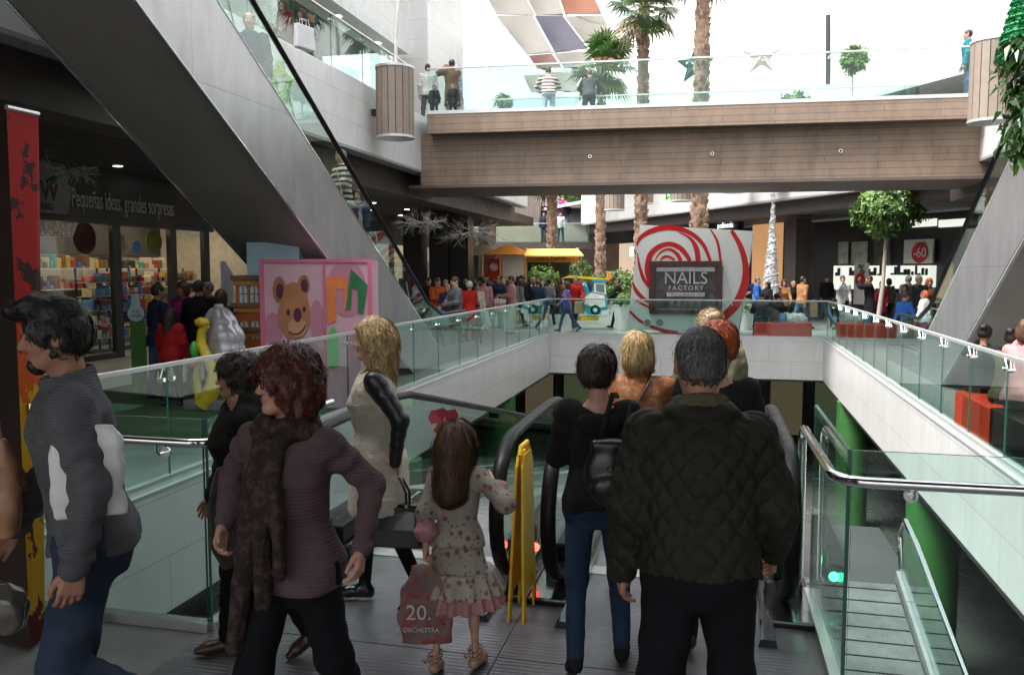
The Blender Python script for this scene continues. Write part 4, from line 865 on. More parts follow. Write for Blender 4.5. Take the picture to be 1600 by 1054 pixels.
# ================================================================ toy shop on the left
SX = -13.0
def sx(px, py, x=SX): p = onX(px, py, x); return p.y, p.z
t = thing('toy_shop', 'lit gift shop on the left behind a dark framed glass front', 'shop', (SX, 18, 0))
y0 = sx(20, 400)[0]; y1 = sx(318, 400)[0]; zh = 2.95
m = MB(); m.box(SX-3.2, SX-3.1, y0-1, y1+2.5, 0, 4.1); m.box(SX-3.1, SX-.02, y0-1, y0-.9, 0, 4.1); m.box(SX-3.1, SX-.02, y1+2.4, y1+2.5, 0, 4.1); m.build('interior_wall', mat('shop cream wall', (.55, .50, .40), .7), t)
m = MB(); m.box(SX-3.0, SX-.1, y0-1, y1+2.3, 3.3, 3.35); m.build('interior_ceiling', mat('shop ceiling', (.3, .28, .25)), t)
for k in range(7):
    for j in range(2): m = MB(); yy = y0-.2+k*(y1-y0+1.4)/6; m.box(SX-1-j*1.3, SX-.8-j*1.3, yy-.3, yy+.3, 3.26, 3.295); m.build('ceiling_lamp', emit('shop lamp', (1, .86, .64), 4), t)
m = MB(); m.box(SX-3.05, SX-2.98, y0-1, y1+2.3, 2.35, 3.2); m.build('dark_frieze', mat('shop dark frieze', (.05, .045, .045)), t)
g = random.Random(8); GC = [mat('toy %s' % n, c, .5) for n, c in (('red', (.5, .04, .03)), ('blue', (.05, .16, .4)), ('cream', (.6, .5, .35)), ('brown', (.2, .1, .05)), ('teal', (.05, .3, .28)), ('yellow', (.6, .4, .05)), ('black', (.02, .02, .02)), ('pink', (.55, .2, .25)))]
for lvl in (.5, 1.0, 1.5, 2.0):
    m = MB(); m.box(SX-2.9, SX-2.3, y0-.6, y1+2, lvl-.03, lvl); m.build('shelf', mat('shelf white', (.7, .7, .68)), t)
    for k in range(7):
        m = MB(); yy = y0-.5+k*(y1-y0+2.4)/7; e = yy+(y1-y0+2.4)/7-.05
        while yy < e:
            w_ = g.uniform(.04, .16); h = g.uniform(.06, .34); m.bbox(SX-2.7, SX-2.35, yy, yy+w_, lvl, lvl+h, .03, g.randrange(8)); yy += w_+.03
        m.build('shelf_goods', GC, t)
for (px, w_, c) in ((150, .7, 0), (205, .5, 2), (245, .9, 3), (190, .35, 6), (290, .5, 5)):
    yy = onX(px, 450, SX-1.2).y; m = MB(); m.box(SX-1.5, SX-1.0, yy-w_/2, yy+w_/2, 0, .05, 6)
    for k in range(5):
        z = .35+k*.33; m.box(SX-1.45, SX-1.05, yy-w_/2, yy+w_/2, z-.02, z, 2)
        x = yy-w_/2
        while x < yy+w_/2-.08: ww = g.uniform(.05, .16); m.bbox(SX-1.3, SX-1.02, x, x+ww, z, z+g.uniform(.08, .26), .015, g.randrange(8)); x += ww+.02
    for a in (-w_/2, w_/2): m.box(SX-1.47, SX-1.43, yy+a-.02, yy+a+.02, 0, 2.0, 6)
    m.build('display_rack', GC, t)
m = MB()
fr = [sx(x, 420)[0] for x in (181, 269, 321)]
for yy in fr: m.box(SX-.06, SX+.06, yy-.12, yy+.12, 0, zh)
m.box(SX-.06, SX+.06, y0-1, y1+.4, zh, zh+.12); m.box(SX-.05, SX+.05, y0-1, fr[0]-.12, 0, .12)
m.build('window_frame', M_dark, t)
for a, b in ((y0-1, fr[0]-.12), (fr[0]+.12, (fr[0]+fr[1])/2-.5), (fr[1]+.12, fr[2]-.12)): m = MB(); m.box(SX-.01, SX, a, b, .1, zh); m.build('window_pane', GD, t)
m = MB(); m.box(SX-.25, SX+.1, y0-3, 25, zh+.122, 4.1); sb = m.build('sign_board', M_dark, t)
def stext(s, px, py, h, m_, x, sq=1, par=t): p = onX(px, py, x); return text(s, h, frame(p, (0, 1, 0), (0, 0, 1)), 'lettering', m_, par, .006, squeeze=sq)
M_gl = mat('grey lettering', (.30, .29, .29))
o = text('Pequeñas ideas, grandes sorpresas', .5, Matrix.Identity(4), 'lettering', mat('chalk grey lettering', (.42, .41, .41)), None, .006); L_ = o.dimensions.x; a_ = onX(112, 309, SX+.12); b_ = onX(271, 327, SX+.12); k_ = (b_.y-a_.y)/L_; zz_ = (a_.z+b_.z)/2
for v in o.data.vertices: x_, y_, z_ = v.co; v.co = Vector((SX+.12+z_, (a_.y+b_.y)/2+x_*k_, zz_+y_+.12*y_)) - t.location
o.parent = t
p = onX(72, 300, SX+.11); m = MB(); n = 28
m.prism([(math.cos(2*math.pi*k/n)*.62*(1+.12*math.sin(2*math.pi*k/n)), math.sin(2*math.pi*k/n)*.85) for k in range(n)], 0, .03, lambda u, v, w_: (p.x+w_, p.y+u, max(p.z+v, zh+.13))); m.build('logo_plate', mat('logo grey', (.19, .19, .19)), t)
stext('W', 78, 300, .55, M_dark, SX+.15, .8); stext('NG', 74, 323, .2, M_dark, SX+.15)
stext('WOW', 88, 357, .36, mat('pale lettering', (.7, .68, .66)), SX+.075, 1.1); stext('ART SHOPPING', 86, 366, .15, MATS['pale lettering'], SX+.075, .85)
for (px, py, r, c) in ((213, 386, .16, (.08, .25, .4)), (240, 378, .3, (.2, .22, .03)), (187, 380, .22, (.14, .13, .12)), (132, 372, .34, (.16, .02, .02))):
    p = onX(px, py, SX-.25); m = MB(); m.tube([p, p+Vector((.012, 0, 0))], r, 24); m.build('window_disc', mat('disc %d' % px, c, .6), t)
# ================================================================ play corner
q = onZ(330, 650); m = MB(); m.box(-9.6, -5.15, 8.2, 12.6, .0, .022); o = structure('turf', m, mat('artificial turf', (.045, .078, .028), .95, var=.35, vs=25, bmp=.8, bs=200))
U1 = U; V1 = V
def pbox(name, px0, px1, py0, d, depth, m, t=None, z0=0, label=None, cat=None, bev=.01):
    """upright box facing the camera's way: px range, top at py0, front at depth d"""
    a = floor_at(px0, d); b = floor_at(px1, d); zt_ = W(px0, py0, d).z; M = frame((a.x, a.y, 0), U1, V1); o = MB(); o.bbox(0, (b-a).length, 0, depth, z0, zt_, bev, 0, M); ob = o.build(name, m, t)
    if label: tag(ob, label, cat)
    return ob, M, (b-a).length, zt_
dP = 11.7
a = floor_at(414, dP); t = thing('play_board', 'pink two-panel play board with a brown bear face and orange and green shapes', 'play board', a); MP = frame((a.x, a.y, 0), U1, V1); sP = dP/F
M_pk = mat('pink board', (.50, .20, .27), .5, var=.03); M_pk2 = mat('deep pink', (.60, .14, .24), .5, var=.03); M_lp = mat('light pink', (.60, .36, .42), .5, var=.03)
W1 = 96*sP; W2 = 167*sP; HT = W(414, 407, dP).z
o = MB(); o.box(0, W1, 0, .7, .02, HT, 0, MP); o.build('bear_panel', M_lp, t); o = MB(); o.box(W1+.006, W2, .0, .7, .02, HT, 0, MP); o.build('shape_panel', M_lp, t)
o = MB(); 
for x0, x1, z0, z1 in ((-.03, .03, 0, HT+.02), (W1-.015, W1+.02, 0, HT), (W2-.03, W2+.03, 0, HT+.02), (.03, W2-.03, HT-.03, HT+.02)): o.box(x0, x1, -.02, .0, z0, z1, 0, MP)
o.build('pink_edging', M_pk2, t)
def flat(name, polys, m, y0, t_, th=.006):
    o = MB()
    for k, P in enumerate(polys):
        P2 = [((x-414)*sP, W(414, y, dP).z) for x, y in P]; o.prism(P2, y0-th-k*.0007, y0-k*.0007, lambda u, v, w_: MP @ Vector((u, w_, v)))
    return o.build(name, m, t_)
def ell2(cx, cy, rx, ry, n=28, a0=0, a1=360): return [(cx+rx*math.cos(R(a0+(a1-a0)*k/(n if a1-a0 < 360 else n))), cy+ry*math.sin(R(a0+(a1-a0)*k/n))) for k in range(n if a1-a0 >= 360 else n+1)]
flat('painted_cloud', [ell2(430, 515, 14, 28), ell2(498, 500, 11, 32), ell2(470, 560, 42, 30)], M_pk, -.002, t)
flat('painted_cloud', [ell2(545, 450, 30, 44), ], M_pk, -.002, t)
flat('bear_ear', [ell2(441, 452, 10, 20)], mat('bear brown', (.33, .13, .055)), -.009, t); flat('bear_ear', [ell2(479, 445, 9, 16)], MATS['bear brown'], -.009, t)
[flat('bear_inner_ear', [q_], mat('dark maroon', (.07, .015, .03)), -.016, t) for q_ in (ell2(442, 454, 5.5, 12), ell2(480, 446, 5.5, 10))]
flat('bear_head', [[(444, 460), (450, 445), (462, 440), (475, 444), (484, 460), (488, 485), (487, 505), (480, 520), (466, 528), (452, 526), (442, 512), (438, 490)]], mat('bear tan', (.42, .17, .07)), -.016, t)
flat('bear_muzzle', [ell2(468, 510, 14, 16)], mat('bear muzzle', (.55, .28, .15)), -.023, t)
flat('bear_nose', [ell2(469, 491, 6, 11)], MATS['dark maroon'], -.03, t); flat('bear_eye', [ell2(454.5, 487, 2.6, 5), ell2(479.5, 482, 2.4, 4.5)], MATS['dark maroon'], -.024, t)
flat('bear_smile', [[(455, 516), (462, 520), (470, 519), (477, 513), (481, 505), (482, 506), (478, 515), (471, 521), (462, 522), (455, 518)]], MATS['dark maroon'], -.031, t)
flat('orange_shape', [[(514, 432), (546, 432), (546, 484), (541, 484), (541, 451), (528, 451), (528, 500), (514, 506)]], mat('shape orange', (.72, .20, .05)), -.009, t)
flat('green_shape', [[(552, 420), (577, 444), (570, 488), (562, 488), (562, 451), (553, 449), (551, 482), (543, 483)]], mat('shape green', (.02, .16, .06)), -.016, t)
flat('lime_shape', [[(515, 520), (523, 508), (531, 520), (531, 570), (515, 575)]], mat('shape lime', (.08, .5, .1)), -.009, t)
pbox('blue_play_block', 391, 472, 379, 12.25, .45, mat('light blue board', (.45, .70, .78), .5, var=.04), None, 0, 'light blue play block standing behind the bear board', 'play block')
# toy house
tq = floor_at(372, 12.1); t = thing('toy_house', 'orange toy townhouse with brown cornices and arched windows', 'toy house', tq)
_, MH, wH, zH = pbox('wall', 372, 414, 436, 12.1, .8, mat('toy orange', (.50, .13, .02), .5), t)
s_ = 12.1/F
for (yy, th_) in ((432, 5), (452+22, 6), (512, 5)):
    z = CAMZ+(422-yy)*s_; o = MB(); o.bbox(-.05, wH+.05, -.06, .85, z-.05, z+.02, .01, 0, MH); o.build('cornice', mat('toy brown', (.10, .035, .015), .5), t)
    o = MB(); o.box(-.02, wH+.02, -.03, .0, z-.12, z-.051, 0, MH); o.build('gold_frieze', mat('toy gold', (.48, .22, .04), .5), t)
for r_, (ya, yb) in enumerate(((445, 472), (500, 528), (545, 580))):
    for xa in (379, 396):
        x = (xa-372)*s_; z0 = CAMZ+(422-yb)*s_; z1 = CAMZ+(422-ya)*s_; w_ = 12*s_; P = [(x, z0), (x+w_, z0), (x+w_, z1-w_/2)] + [(x+w_/2+w_/2*math.cos(R(k*30)), z1-w_/2+w_/2*math.sin(R(k*30))) for k in range(1, 6)] + [(x, z1-w_/2)]
        o = MB(); o.prism(P, -.012, .0, lambda u, v, w__: MH @ Vector((u, w__, v))); wo = o.build('window', mat('toy pane', (.55, .70, .72), .3), t)
        o = MB(); o.box(x+w_/2-.006, x+w_/2+.006, -.02, -.0125, z0, z1, 0, MH); o.box(x, x+w_, -.021, -.0126, (z0+z1)/2-.006, (z0+z1)/2+.006, 0, MH); o.build('glazing_bar', MATS['toy brown'], wo)
# silver shell seat and yellow figure
q = floor_at(350, 11.7); t = thing('shell_ride', 'silver scalloped shell of a coin ride next to the toy house', 'coin ride', q); s_ = 11.7/F; o = MB(); zc = CAMZ-(535-422)*s_
rings = 40; seg = 48
vs = []
for i in range(rings+1):
    v = i/rings; z = .12+v*1.36
    r = .055+.17*max(0, math.sin(math.pi*v**1.5))**.9 if v < .97 else .05
    r *= 1+.10*abs(math.sin(v*math.pi*5)); off = -.10*(v-.6)
    for k in range(seg): a = 2*math.pi*k/seg; rr = r*(1+.14*abs(math.sin(a*4.0+v*2))); vs.append(q+Vector((math.cos(a)*rr*1.25+off*1.5+.02, math.sin(a)*rr*.6, z)))
o.add(vs, [(i*seg+k, i*seg+(k+1) % seg, (i+1)*seg+(k+1) % seg, (i+1)*seg+k) for i in range(rings) for k in range(seg)]); o.build('shell', mat('silver plastic', (.50, .50, .52), .25, metal=.4, bmp=.1), t, smooth=True)
o = MB(); o.bbox(q.x-.45, q.x+.35, q.y-.3, q.y+.35, .02, .16, .03); o.build('base', mat('ride base grey', (.2, .2, .2)), t)
q = floor_at(323, 11.5); t = thing('yellow_ride', 'yellow plastic ride figure with green and red bits left of the silver shell', 'coin ride', q); o = MB()
o.tube([q+Vector(v) for v in ((-.05, 0, .1), (.10, 0, .3), (.13, 0, .55), (.02, 0, .78), (-.06, 0, .95), (-.04, 0, 1.12), (.04, 0, 1.2)) ], [.13, .11, .085, .075, .07, .06, .05], 14); o.tube([q+Vector(v) for v in ((-.14, .04, .14), (-.17, .04, .5), (-.12, .04, .8))], [.06, .05, .03], 10); o.ball(q+Vector((-.02, -.02, 1.24)), .10, 8, sc3=(1.1, .8, .7)); o.build('yellow_body', mat('yellow plastic', (.72, .50, .02), .3, coat=.3), t, smooth=True)
o = MB(); o.ball(q+Vector((-.13, -.05, .86)), .09, 8, sc3=(.7, .8, 1.4)); o.build('green_fin', mat('green plastic', (.05, .38, .06), .3), t, smooth=True); o = MB(); o.ball(q+Vector((-.13, -.1, .68)), .06, 8); o.build('red_knob', mat('red plastic', (.6, .04, .03), .3), t, smooth=True)
# sign on a turf post
q = floor_at(218, 13.2); t = thing('area_sign', 'white bulb-shaped sign on a green turf post, children area', 'sign', q); s_ = 13.2/F; MS = frame((q.x, q.y, 0), U1, V1); zz = lambda y: CAMZ+(422-y)*s_
o = MB(); o.box(-.11, .11, 0, .06, 0, zz(500), 0, MS); o.build('turf_post', mat('turf post', (.09, .22, .05), .95, var=.4, vs=40, bmp=.6, bs=150), t)
P = [(-.06, zz(458)), (.06, zz(458)), (.07, zz(476))]+[(.13*math.sin(R(a)), zz(489)-.125*math.cos(R(a))) for a in range(130, -131, -20)]+[(-.07, zz(476))]
o = MB(); o.prism([(u*1.12, (v-zz(482))*1.07+zz(482)) for u, v in P], -.018, -.002, lambda u, v, w_: MS @ Vector((u, w_, v))); o.build('blue_border', mat('sign blue', (.05, .06, .30)), t); o = MB(); o.prism(P, -.03, -.019, lambda u, v, w_: MS @ Vector((u, w_, v))); o.build('plate', mat('sign pale', (.62, .70, .74)), t)
for s0, y in (('Área', 485), ('infantil', 492)): p = MS @ Vector((0, -.034, zz(y))); text(s0, .062, frame(p, U1, (0, 0, 1)), 'lettering', mat('sign green lettering', (.03, .25, .2)), t, .003)
q = floor_at(359, 14); m = MB(); MS = frame((q.x, q.y, 0), U1, V1); m.prism([(-.1, .02), (.1, .02), (.1, 1.9), (-.02, 2.1), (-.1, 2.1)], 0, .04, lambda u, v, w_: MS @ Vector((u, w_, v))); tag(m.build('notice_stand', mat('notice white', (.62, .62, .64))), 'slim white notice stand behind the toy house', 'sign')
# mini car ride beyond the opening
q = floor_at(935, 27.6); t = thing('car_ride', 'turquoise and white toy car coin ride with yellow roof beam', 'coin ride', q); MC = frame(q, U1, V1); s_ = 27.6/F; zz = lambda y: CAMZ+(422-y)*s_; xx = lambda x: (x-935)*s_
M_tq = mat('turquoise plastic', (.03, .32, .33), .3, coat=.3); M_wp = mat('white plastic', (.72, .72, .70), .3, coat=.3)
def cprof(name, P, w0, w1, m_): o = MB(); o.prism([(xx(a), zz(b)) for a, b in P], w0, w1, lambda u, v, w_: MC @ Vector((u, w_, v))); return o.build(name, m_, t)
cprof('body', [(912, 484), (911, 470), (917, 461), (926, 456), (928, 440), (943, 440), (946, 460), (948, 484), (935, 490), (918, 490)], -.35, .35, M_tq)
cprof('panel', [(911, 474), (913, 463), (922, 457), (942, 460), (944, 478), (930, 480)], -.37, -.352, M_wp); cprof('window_surround', [(926, 441), (943, 441), (945, 459), (926, 456)], -.375, -.352, M_wp); cprof('window', [(929, 444), (941, 444), (942, 456), (929, 454)], -.385, -.376, mat('toy window', (.12, .2, .22), .1)); cprof('cab_roof', [(924, 436), (945, 436), (945, 441), (924, 440)], -.4, .4, M_tq)
cprof('roof_beam', [(878, 434), (890, 430), (920, 432), (946, 435), (946, 438), (920, 436), (890, 434)], -.1, .1, mat('yellow plastic', (.7, .5, .02))); cprof('orange_horn', [(946, 437), (948, 428), (954, 425), (955, 432), (950, 439)], -.1, .1, mat('orange plastic', (.7, .22, .02))); cprof('pedestal', [(906, 493), (934, 493), (934, 500), (903, 500)], -.3, .3, MATS['yellow plastic']); cprof('bumper', [(938, 484), (950, 482), (949, 489), (936, 490)], -.36, .36, M_wp)
for x in (928,): 
    p = MC @ Vector((xx(x), -.38, zz(483))); o = MB(); o.tube([p, p+V1*.1], .16, 20); o.build('wheel', M_rubber, t); o = MB(); o.tube([p-V1*.01, p], .095, 20); o.build('hubcap', M_tq, t); o = MB(); o.tube([p-V1*.016, p-V1*.01], .05, 16); o.build('hub', M_wp, t)
# tall red kiosk panel at the left edge
A = onZ(48, 1018); B = onZ(71, 995); C_ = onZ(-75, 985); D = B + (C_-A); top = [W(10, 171, 4.42), W(60, 180, 4.62)]; zt_ = top[0].z; top[1].z = zt_
T = [top[0], top[1], top[1]+(C_-A), top[0]+(C_-A)]; Bq = [A, B, D, C_]
t = thing('painted_kiosk', 'tall red panelled kiosk with black blots, orange and yellow below, at the left edge', 'kiosk', A)
def kpaint(name):
    m, nt, b, _ = nodes(name); v = coord(nt); sp = nt.nodes.new('ShaderNodeSeparateXYZ'); nt.links.new(v, sp.inputs[0])
    nz = noise(nt, coord(nt, (1, 1, .6)), 3.6, 5, .65); ad = nt.nodes.new('ShaderNodeMath'); ad.operation = 'MULTIPLY_ADD'; ad.inputs[1].default_value = 1.4; nt.links.new(nz, ad.inputs[0])
    ad2 = nt.nodes.new('ShaderNodeMath'); ad2.operation = 'ADD'; nt.links.new(sp.outputs['Z'], ad2.inputs[1]); ad.inputs[2].default_value = -.7; nt.links.new(ad.outputs[0], ad2.inputs[0])
    dv = nt.nodes.new('ShaderNodeMath'); dv.operation = 'DIVIDE'; dv.inputs[1].default_value = 2.8; nt.links.new(ad2.outputs[0], dv.inputs[0])
    c = ramp(nt, dv.outputs[0], [(.0, (.07, .005, .004)), (.055, (.50, .24, .01)), (.20, (.08, .006, .004)), (.33, (.50, .28, .01)), (.47, (.50, .08, .008)), (.58, (.34, .008, .004))], 'CONSTANT')
    bl = ramp(nt, noise(nt, coord(nt, (1, 1, .8)), 5.5, 5, .65), [(.56, (0,)*3), (.575, (1,)*3)])
    mk = nt.nodes.new('ShaderNodeMath'); mk.operation = 'GREATER_THAN'; mk.inputs[1].default_value = 1.35; nt.links.new(sp.outputs['Z'], mk.inputs[0])
    mm = nt.nodes.new('ShaderNodeMath'); mm.operation = 'MULTIPLY'; nt.links.new(bl, mm.inputs[0]); nt.links.new(mk.outputs[0], mm.inputs[1])
    mx = nt.nodes.new('ShaderNodeMixRGB'); mx.inputs[2].default_value = (.03, .008, .008, 1); nt.links.new(mm.outputs[0], mx.inputs[0]); nt.links.new(c, mx.inputs[1]); nt.links.new(mx.outputs[0], b.inputs['Base Color'])
    b.inputs['Roughness'].default_value = .6; b.inputs['Specular IOR Level'].default_value = .2; return m
o = MB(); o.add([p+Vector((0, 0, .02)) for p in Bq]+T, [(3, 2, 1, 0), (4, 5, 6, 7), (0, 1, 5, 4), (1, 2, 6, 5), (2, 3, 7, 6), (3, 0, 4, 7)]); o.m[-1] = 1; o.m[-2] = 1; o.build('painted_case', [kpaint('printed kiosk vinyl'), mat('kiosk shaded side', (.022, .010, .006), .5, var=.4, vs=2)], t)  # left and back faces near-black: their shade is painted into the colour
o = MB(); o.tube([T[0]+Vector((0, 0, .012)), T[1]+Vector((0, 0, .012))], .014, 6); o.build('top_trim', M_steel, t)
p = W(49, 650, 4.42) + (CAM-W(49, 650, 4.42)).normalized()*.03; o = MB(); o.tube([p+Vector((0, 0, -.07)), p+Vector((0, 0, .07))], .017, 12); o.build('lock', M_chrome, t)
# ================================================================ figure modelling: distance volumes meshed with surface nets
A_ = np.array
def smin(a, b, k):
    if k <= 0: return np.minimum(a, b)
    h = np.clip(.5+.5*(b-a)/k, 0, 1); return b+(a-b)*h - k*h*(1-h)
def vnoise(x, y, z, seed=0):
    xi, yi, zi = np.floor(x), np.floor(y), np.floor(z); fx, fy, fz = x-xi, y-yi, z-zi
    fx = fx*fx*(3-2*fx); fy = fy*fy*(3-2*fy); fz = fz*fz*(3-2*fz)
    def h(a, b, c): v = np.sin(a*127.1+b*311.7+c*74.7+seed*19.19)*43758.5453; return v-np.floor(v)
    def mix(a, b, t): return a+(b-a)*t
    return mix(mix(mix(h(xi, yi, zi), h(xi+1, yi, zi), fx), mix(h(xi, yi+1, zi), h(xi+1, yi+1, zi), fx), fy), mix(mix(h(xi, yi, zi+1), h(xi+1, yi, zi+1), fx), mix(h(xi, yi+1, zi+1), h(xi+1, yi+1, zi+1), fx), fy), fz)*2-1
def rc(a, b, r1, r2, wr=0, wf=60, sq=None):
    a = A_(a, float); b = A_(b, float); ab = b-a; L2 = float(ab @ ab)+1e-12
    def fn(x, y, z):
        px, py, pz = x-a[0], y-a[1], z-a[2]; t = np.clip((px*ab[0]+py*ab[1]+pz*ab[2])/L2, 0, 1); r = r1+(r2-r1)*t
        dx, dy, dz = px-ab[0]*t, py-ab[1]*t, pz-ab[2]*t
        d = np.sqrt(dx*dx+dy*dy+dz*dz)
        if wr: r = r + wr*np.sin(t*math.sqrt(L2)*wf + 3*vnoise(x*9, y*9, z*9, 3))*(.4+.6*vnoise(x*7, y*7, z*7, 5))
        return d-r
    m = max(r1, r2)+.01; return fn, np.minimum(a, b)-m, np.maximum(a, b)+m
def ell(c, r, Rm=None):
    c = A_(c, float); r = A_(r, float)
    def fn(x, y, z):
        p = (x-c[0], y-c[1], z-c[2])
        if Rm is not None: p = tuple(Rm[0][i]*p[0]+Rm[1][i]*p[1]+Rm[2][i]*p[2] for i in range(3))
        k0 = np.sqrt((p[0]/r[0])**2+(p[1]/r[1])**2+(p[2]/r[2])**2)+1e-9; k1 = np.sqrt((p[0]/r[0]**2)**2+(p[1]/r[1]**2)**2+(p[2]/r[2]**2)**2)+1e-9
        return k0*(k0-1)/k1
    m = r if Rm is None else A_([r.max()]*3); return fn, c-m-.01, c+m+.01
def loft(T, tab, e=2.0, inf=0, z0=None, z1=None, ruff=None):
    """T=(origin, 3x3 columns x,y,z); tab rows z, rx, ry, cx, cy"""
    tab = A_([(list(q)+[0, 0])[:5] for q in tab], float); tab = tab[np.argsort(tab[:, 0])]; o, M = T
    lo, hi = (tab[0, 0] if z0 is None else z0), (tab[-1, 0] if z1 is None else z1)
    def fn(x, y, z):
        p = (x-o[0], y-o[1], z-o[2]); q = [M[0][i]*p[0]+M[1][i]*p[1]+M[2][i]*p[2] for i in range(3)]
        rx = np.interp(q[2], tab[:, 0], tab[:, 1])+inf; ry = np.interp(q[2], tab[:, 0], tab[:, 2])+inf; cx = np.interp(q[2], tab[:, 0], tab[:, 3]); cy = np.interp(q[2], tab[:, 0], tab[:, 4])
        u, v = (q[0]-cx)/rx, (q[1]-cy)/ry
        k = (np.abs(u)**e+np.abs(v)**e)**(1/e)
        d = (k-1)*np.minimum(rx, ry)
        if ruff is not None: d = d - ruff(q[2], np.arctan2(v, u), q)
        return np.maximum(d, np.maximum(lo-q[2], q[2]-hi))
    m = max(tab[:, 1].max(), tab[:, 2].max())+inf+.05; cs = [o+M @ A_([sx*m, sy*m, zz]) for sx in (-1, 1) for sy in (-1, 1) for zz in (lo-.02, hi+.02)]
    cs = A_(cs); return fn, cs.min(0), cs.max(0)
class Vol:
    def __init__(s, lo, hi, h):
        s.lo = A_(lo, float); s.h = h; s.n = np.ceil((A_(hi, float)-s.lo)/h).astype(int)+1; s.F = np.full(s.n, .3, np.float32)
        s.ax = [(s.lo[i]+h*np.arange(s.n[i])) for i in range(3)]
    def sl(s, lo, hi, mar):
        a = np.clip(np.floor((lo-mar-s.lo)/s.h).astype(int), 0, s.n); b = np.clip(np.ceil((hi+mar-s.lo)/s.h).astype(int)+1, 0, s.n); return tuple(slice(a[i], b[i]) for i in range(3))
    def g(s, sl): return s.ax[0][sl[0]][:, None, None], s.ax[1][sl[1]][None, :, None], s.ax[2][sl[2]][None, None, :]
    def add(s, prim, k=.02, mar=.06):
        fn, lo, hi = prim; sl = s.sl(lo, hi, mar)
        if any(q.stop <= q.start for q in sl): return s
        s.F[sl] = smin(s.F[sl], fn(*s.g(sl)), k); return s
    def cut(s, prim, k=.01, mar=.04):
        fn, lo, hi = prim; sl = s.sl(lo, hi, mar)
        if any(q.stop <= q.start for q in sl): return s
        s.F[sl] = -smin(-s.F[sl], fn(*s.g(sl)), k); return s
    def mod(s, fn): 
        sl = (slice(0, s.n[0]), slice(0, s.n[1]), slice(0, s.n[2])); m = np.abs(s.F) < .07
        i, j, k = np.nonzero(m); s.F[i, j, k] += fn(s.ax[0][i], s.ax[1][j], s.ax[2][k]); return s
    def clip(s, fn):
        x, y, z = s.g((slice(0, None),)*3); s.F = np.maximum(s.F, fn(x, y, z)).astype(np.float32); return s
    def val(s, P):
        q = (P-s.lo)/s.h; i = np.clip(np.floor(q).astype(int), 0, s.n-2); f = np.clip(q-i, 0, 1); F = s.F; v = 0
        for a in (0, 1):
            for b in (0, 1):
                for c in (0, 1): v = v + F[i[:, 0]+a, i[:, 1]+b, i[:, 2]+c]*(f[:, 0] if a else 1-f[:, 0])*(f[:, 1] if b else 1-f[:, 1])*(f[:, 2] if c else 1-f[:, 2])
        return v
    def grad(s, P):
        e = s.h; g = np.stack([s.val(P+A_(d)*e)-s.val(P-A_(d)*e) for d in ((1, 0, 0), (0, 1, 0), (0, 0, 1))], 1); return g/(np.linalg.norm(g, axis=1, keepdims=True)+1e-9)
    def net(s):
        F = s.F; F[0] = F[-1] = .1; F[:, 0] = F[:, -1] = .1; F[:, :, 0] = F[:, :, -1] = .1
        I = F < 0; c = [I[a:I.shape[0]-1+a, b:I.shape[1]-1+b, d:I.shape[2]-1+d] for a in (0, 1) for b in (0, 1) for d in (0, 1)]
        an = c[0].copy(); al = c[0].copy()
        for q in c[1:]: an |= q; al &= q
        act = an & ~al; idx = np.argwhere(act); n = len(idx)
        if n == 0: return np.zeros((0, 3)), np.zeros((0, 4), int)
        cv = {}; 
        for a in (0, 1):
            for b in (0, 1):
                for d in (0, 1): cv[(a, b, d)] = F[idx[:, 0]+a, idx[:, 1]+b, idx[:, 2]+d].astype(float)
        acc = np.zeros((n, 3)); cnt = np.zeros(n)
        for p in cv:
            for ax in range(3):
                if p[ax] == 0:
                    q = list(p); q[ax] = 1; q = tuple(q); va, vb = cv[p], cv[q]; m = (va < 0) != (vb < 0)
                    t = np.where(m, va/np.where(m, va-vb, 1), 0); pos = np.tile(A_(p, float), (n, 1)); pos[:, ax] += t; acc += pos*m[:, None]; cnt += m
        V = s.lo + s.h*(idx + acc/cnt[:, None])
        num = -np.ones(act.shape, int); num[tuple(idx.T)] = np.arange(n); Q = []
        for ax in range(3):
            sh = list(I.shape); a = [slice(1, -1)]*3; a[ax] = slice(0, -1); b = [slice(1, -1)]*3; b[ax] = slice(1, None)
            Ia, Ib = I[tuple(a)], I[tuple(b)]; w_ = np.argwhere(Ia != Ib); 
            if len(w_) == 0: continue
            fl = Ia[tuple(w_.T)]; o = w_+1; o[:, ax] -= 1; u, v = [(1, 2), (2, 0), (0, 1)][ax]
            def cell(du, dv): q = o.copy(); q[:, u] += du; q[:, v] += dv; return num[tuple(q.T)]
            q4 = np.stack([cell(-1, -1), cell(0, -1), cell(0, 0), cell(-1, 0)], 1); q4[~fl] = q4[~fl][:, ::-1]; Q.append(q4)
        return V, np.concatenate(Q)
def npmesh(name, V, Q, mats, mi=None, smooth=True):
    me = bpy.data.meshes.new(name); k = Q.shape[1]; me.vertices.add(len(V)); me.vertices.foreach_set('co', np.ascontiguousarray(V, np.float32).ravel())
    me.loops.add(Q.size); me.loops.foreach_set('vertex_index', np.ascontiguousarray(Q, np.int32).ravel()); me.polygons.add(len(Q)); me.polygons.foreach_set('loop_start', np.arange(0, Q.size, k, dtype=np.int32))
    for m in mats: me.materials.append(m)
    if mi is not None: me.polygons.foreach_set('material_index', np.ascontiguousarray(mi, np.int32))
    me.polygons.foreach_set('use_smooth', [smooth]*len(Q)); me.update(calc_edges=True); me.validate(); return me
def join(parts):
    """[(V,Q,mi)] -> one"""
    Vs, Qs, Ms, n = [], [], [], 0
    for V, Q, mi in parts:
        Vs.append(V); Qs.append(Q+n); Ms.append(np.full(len(Q), mi) if np.isscalar(mi) else mi); n += len(V)
    return np.concatenate(Vs), np.concatenate(Qs), np.concatenate(Ms)
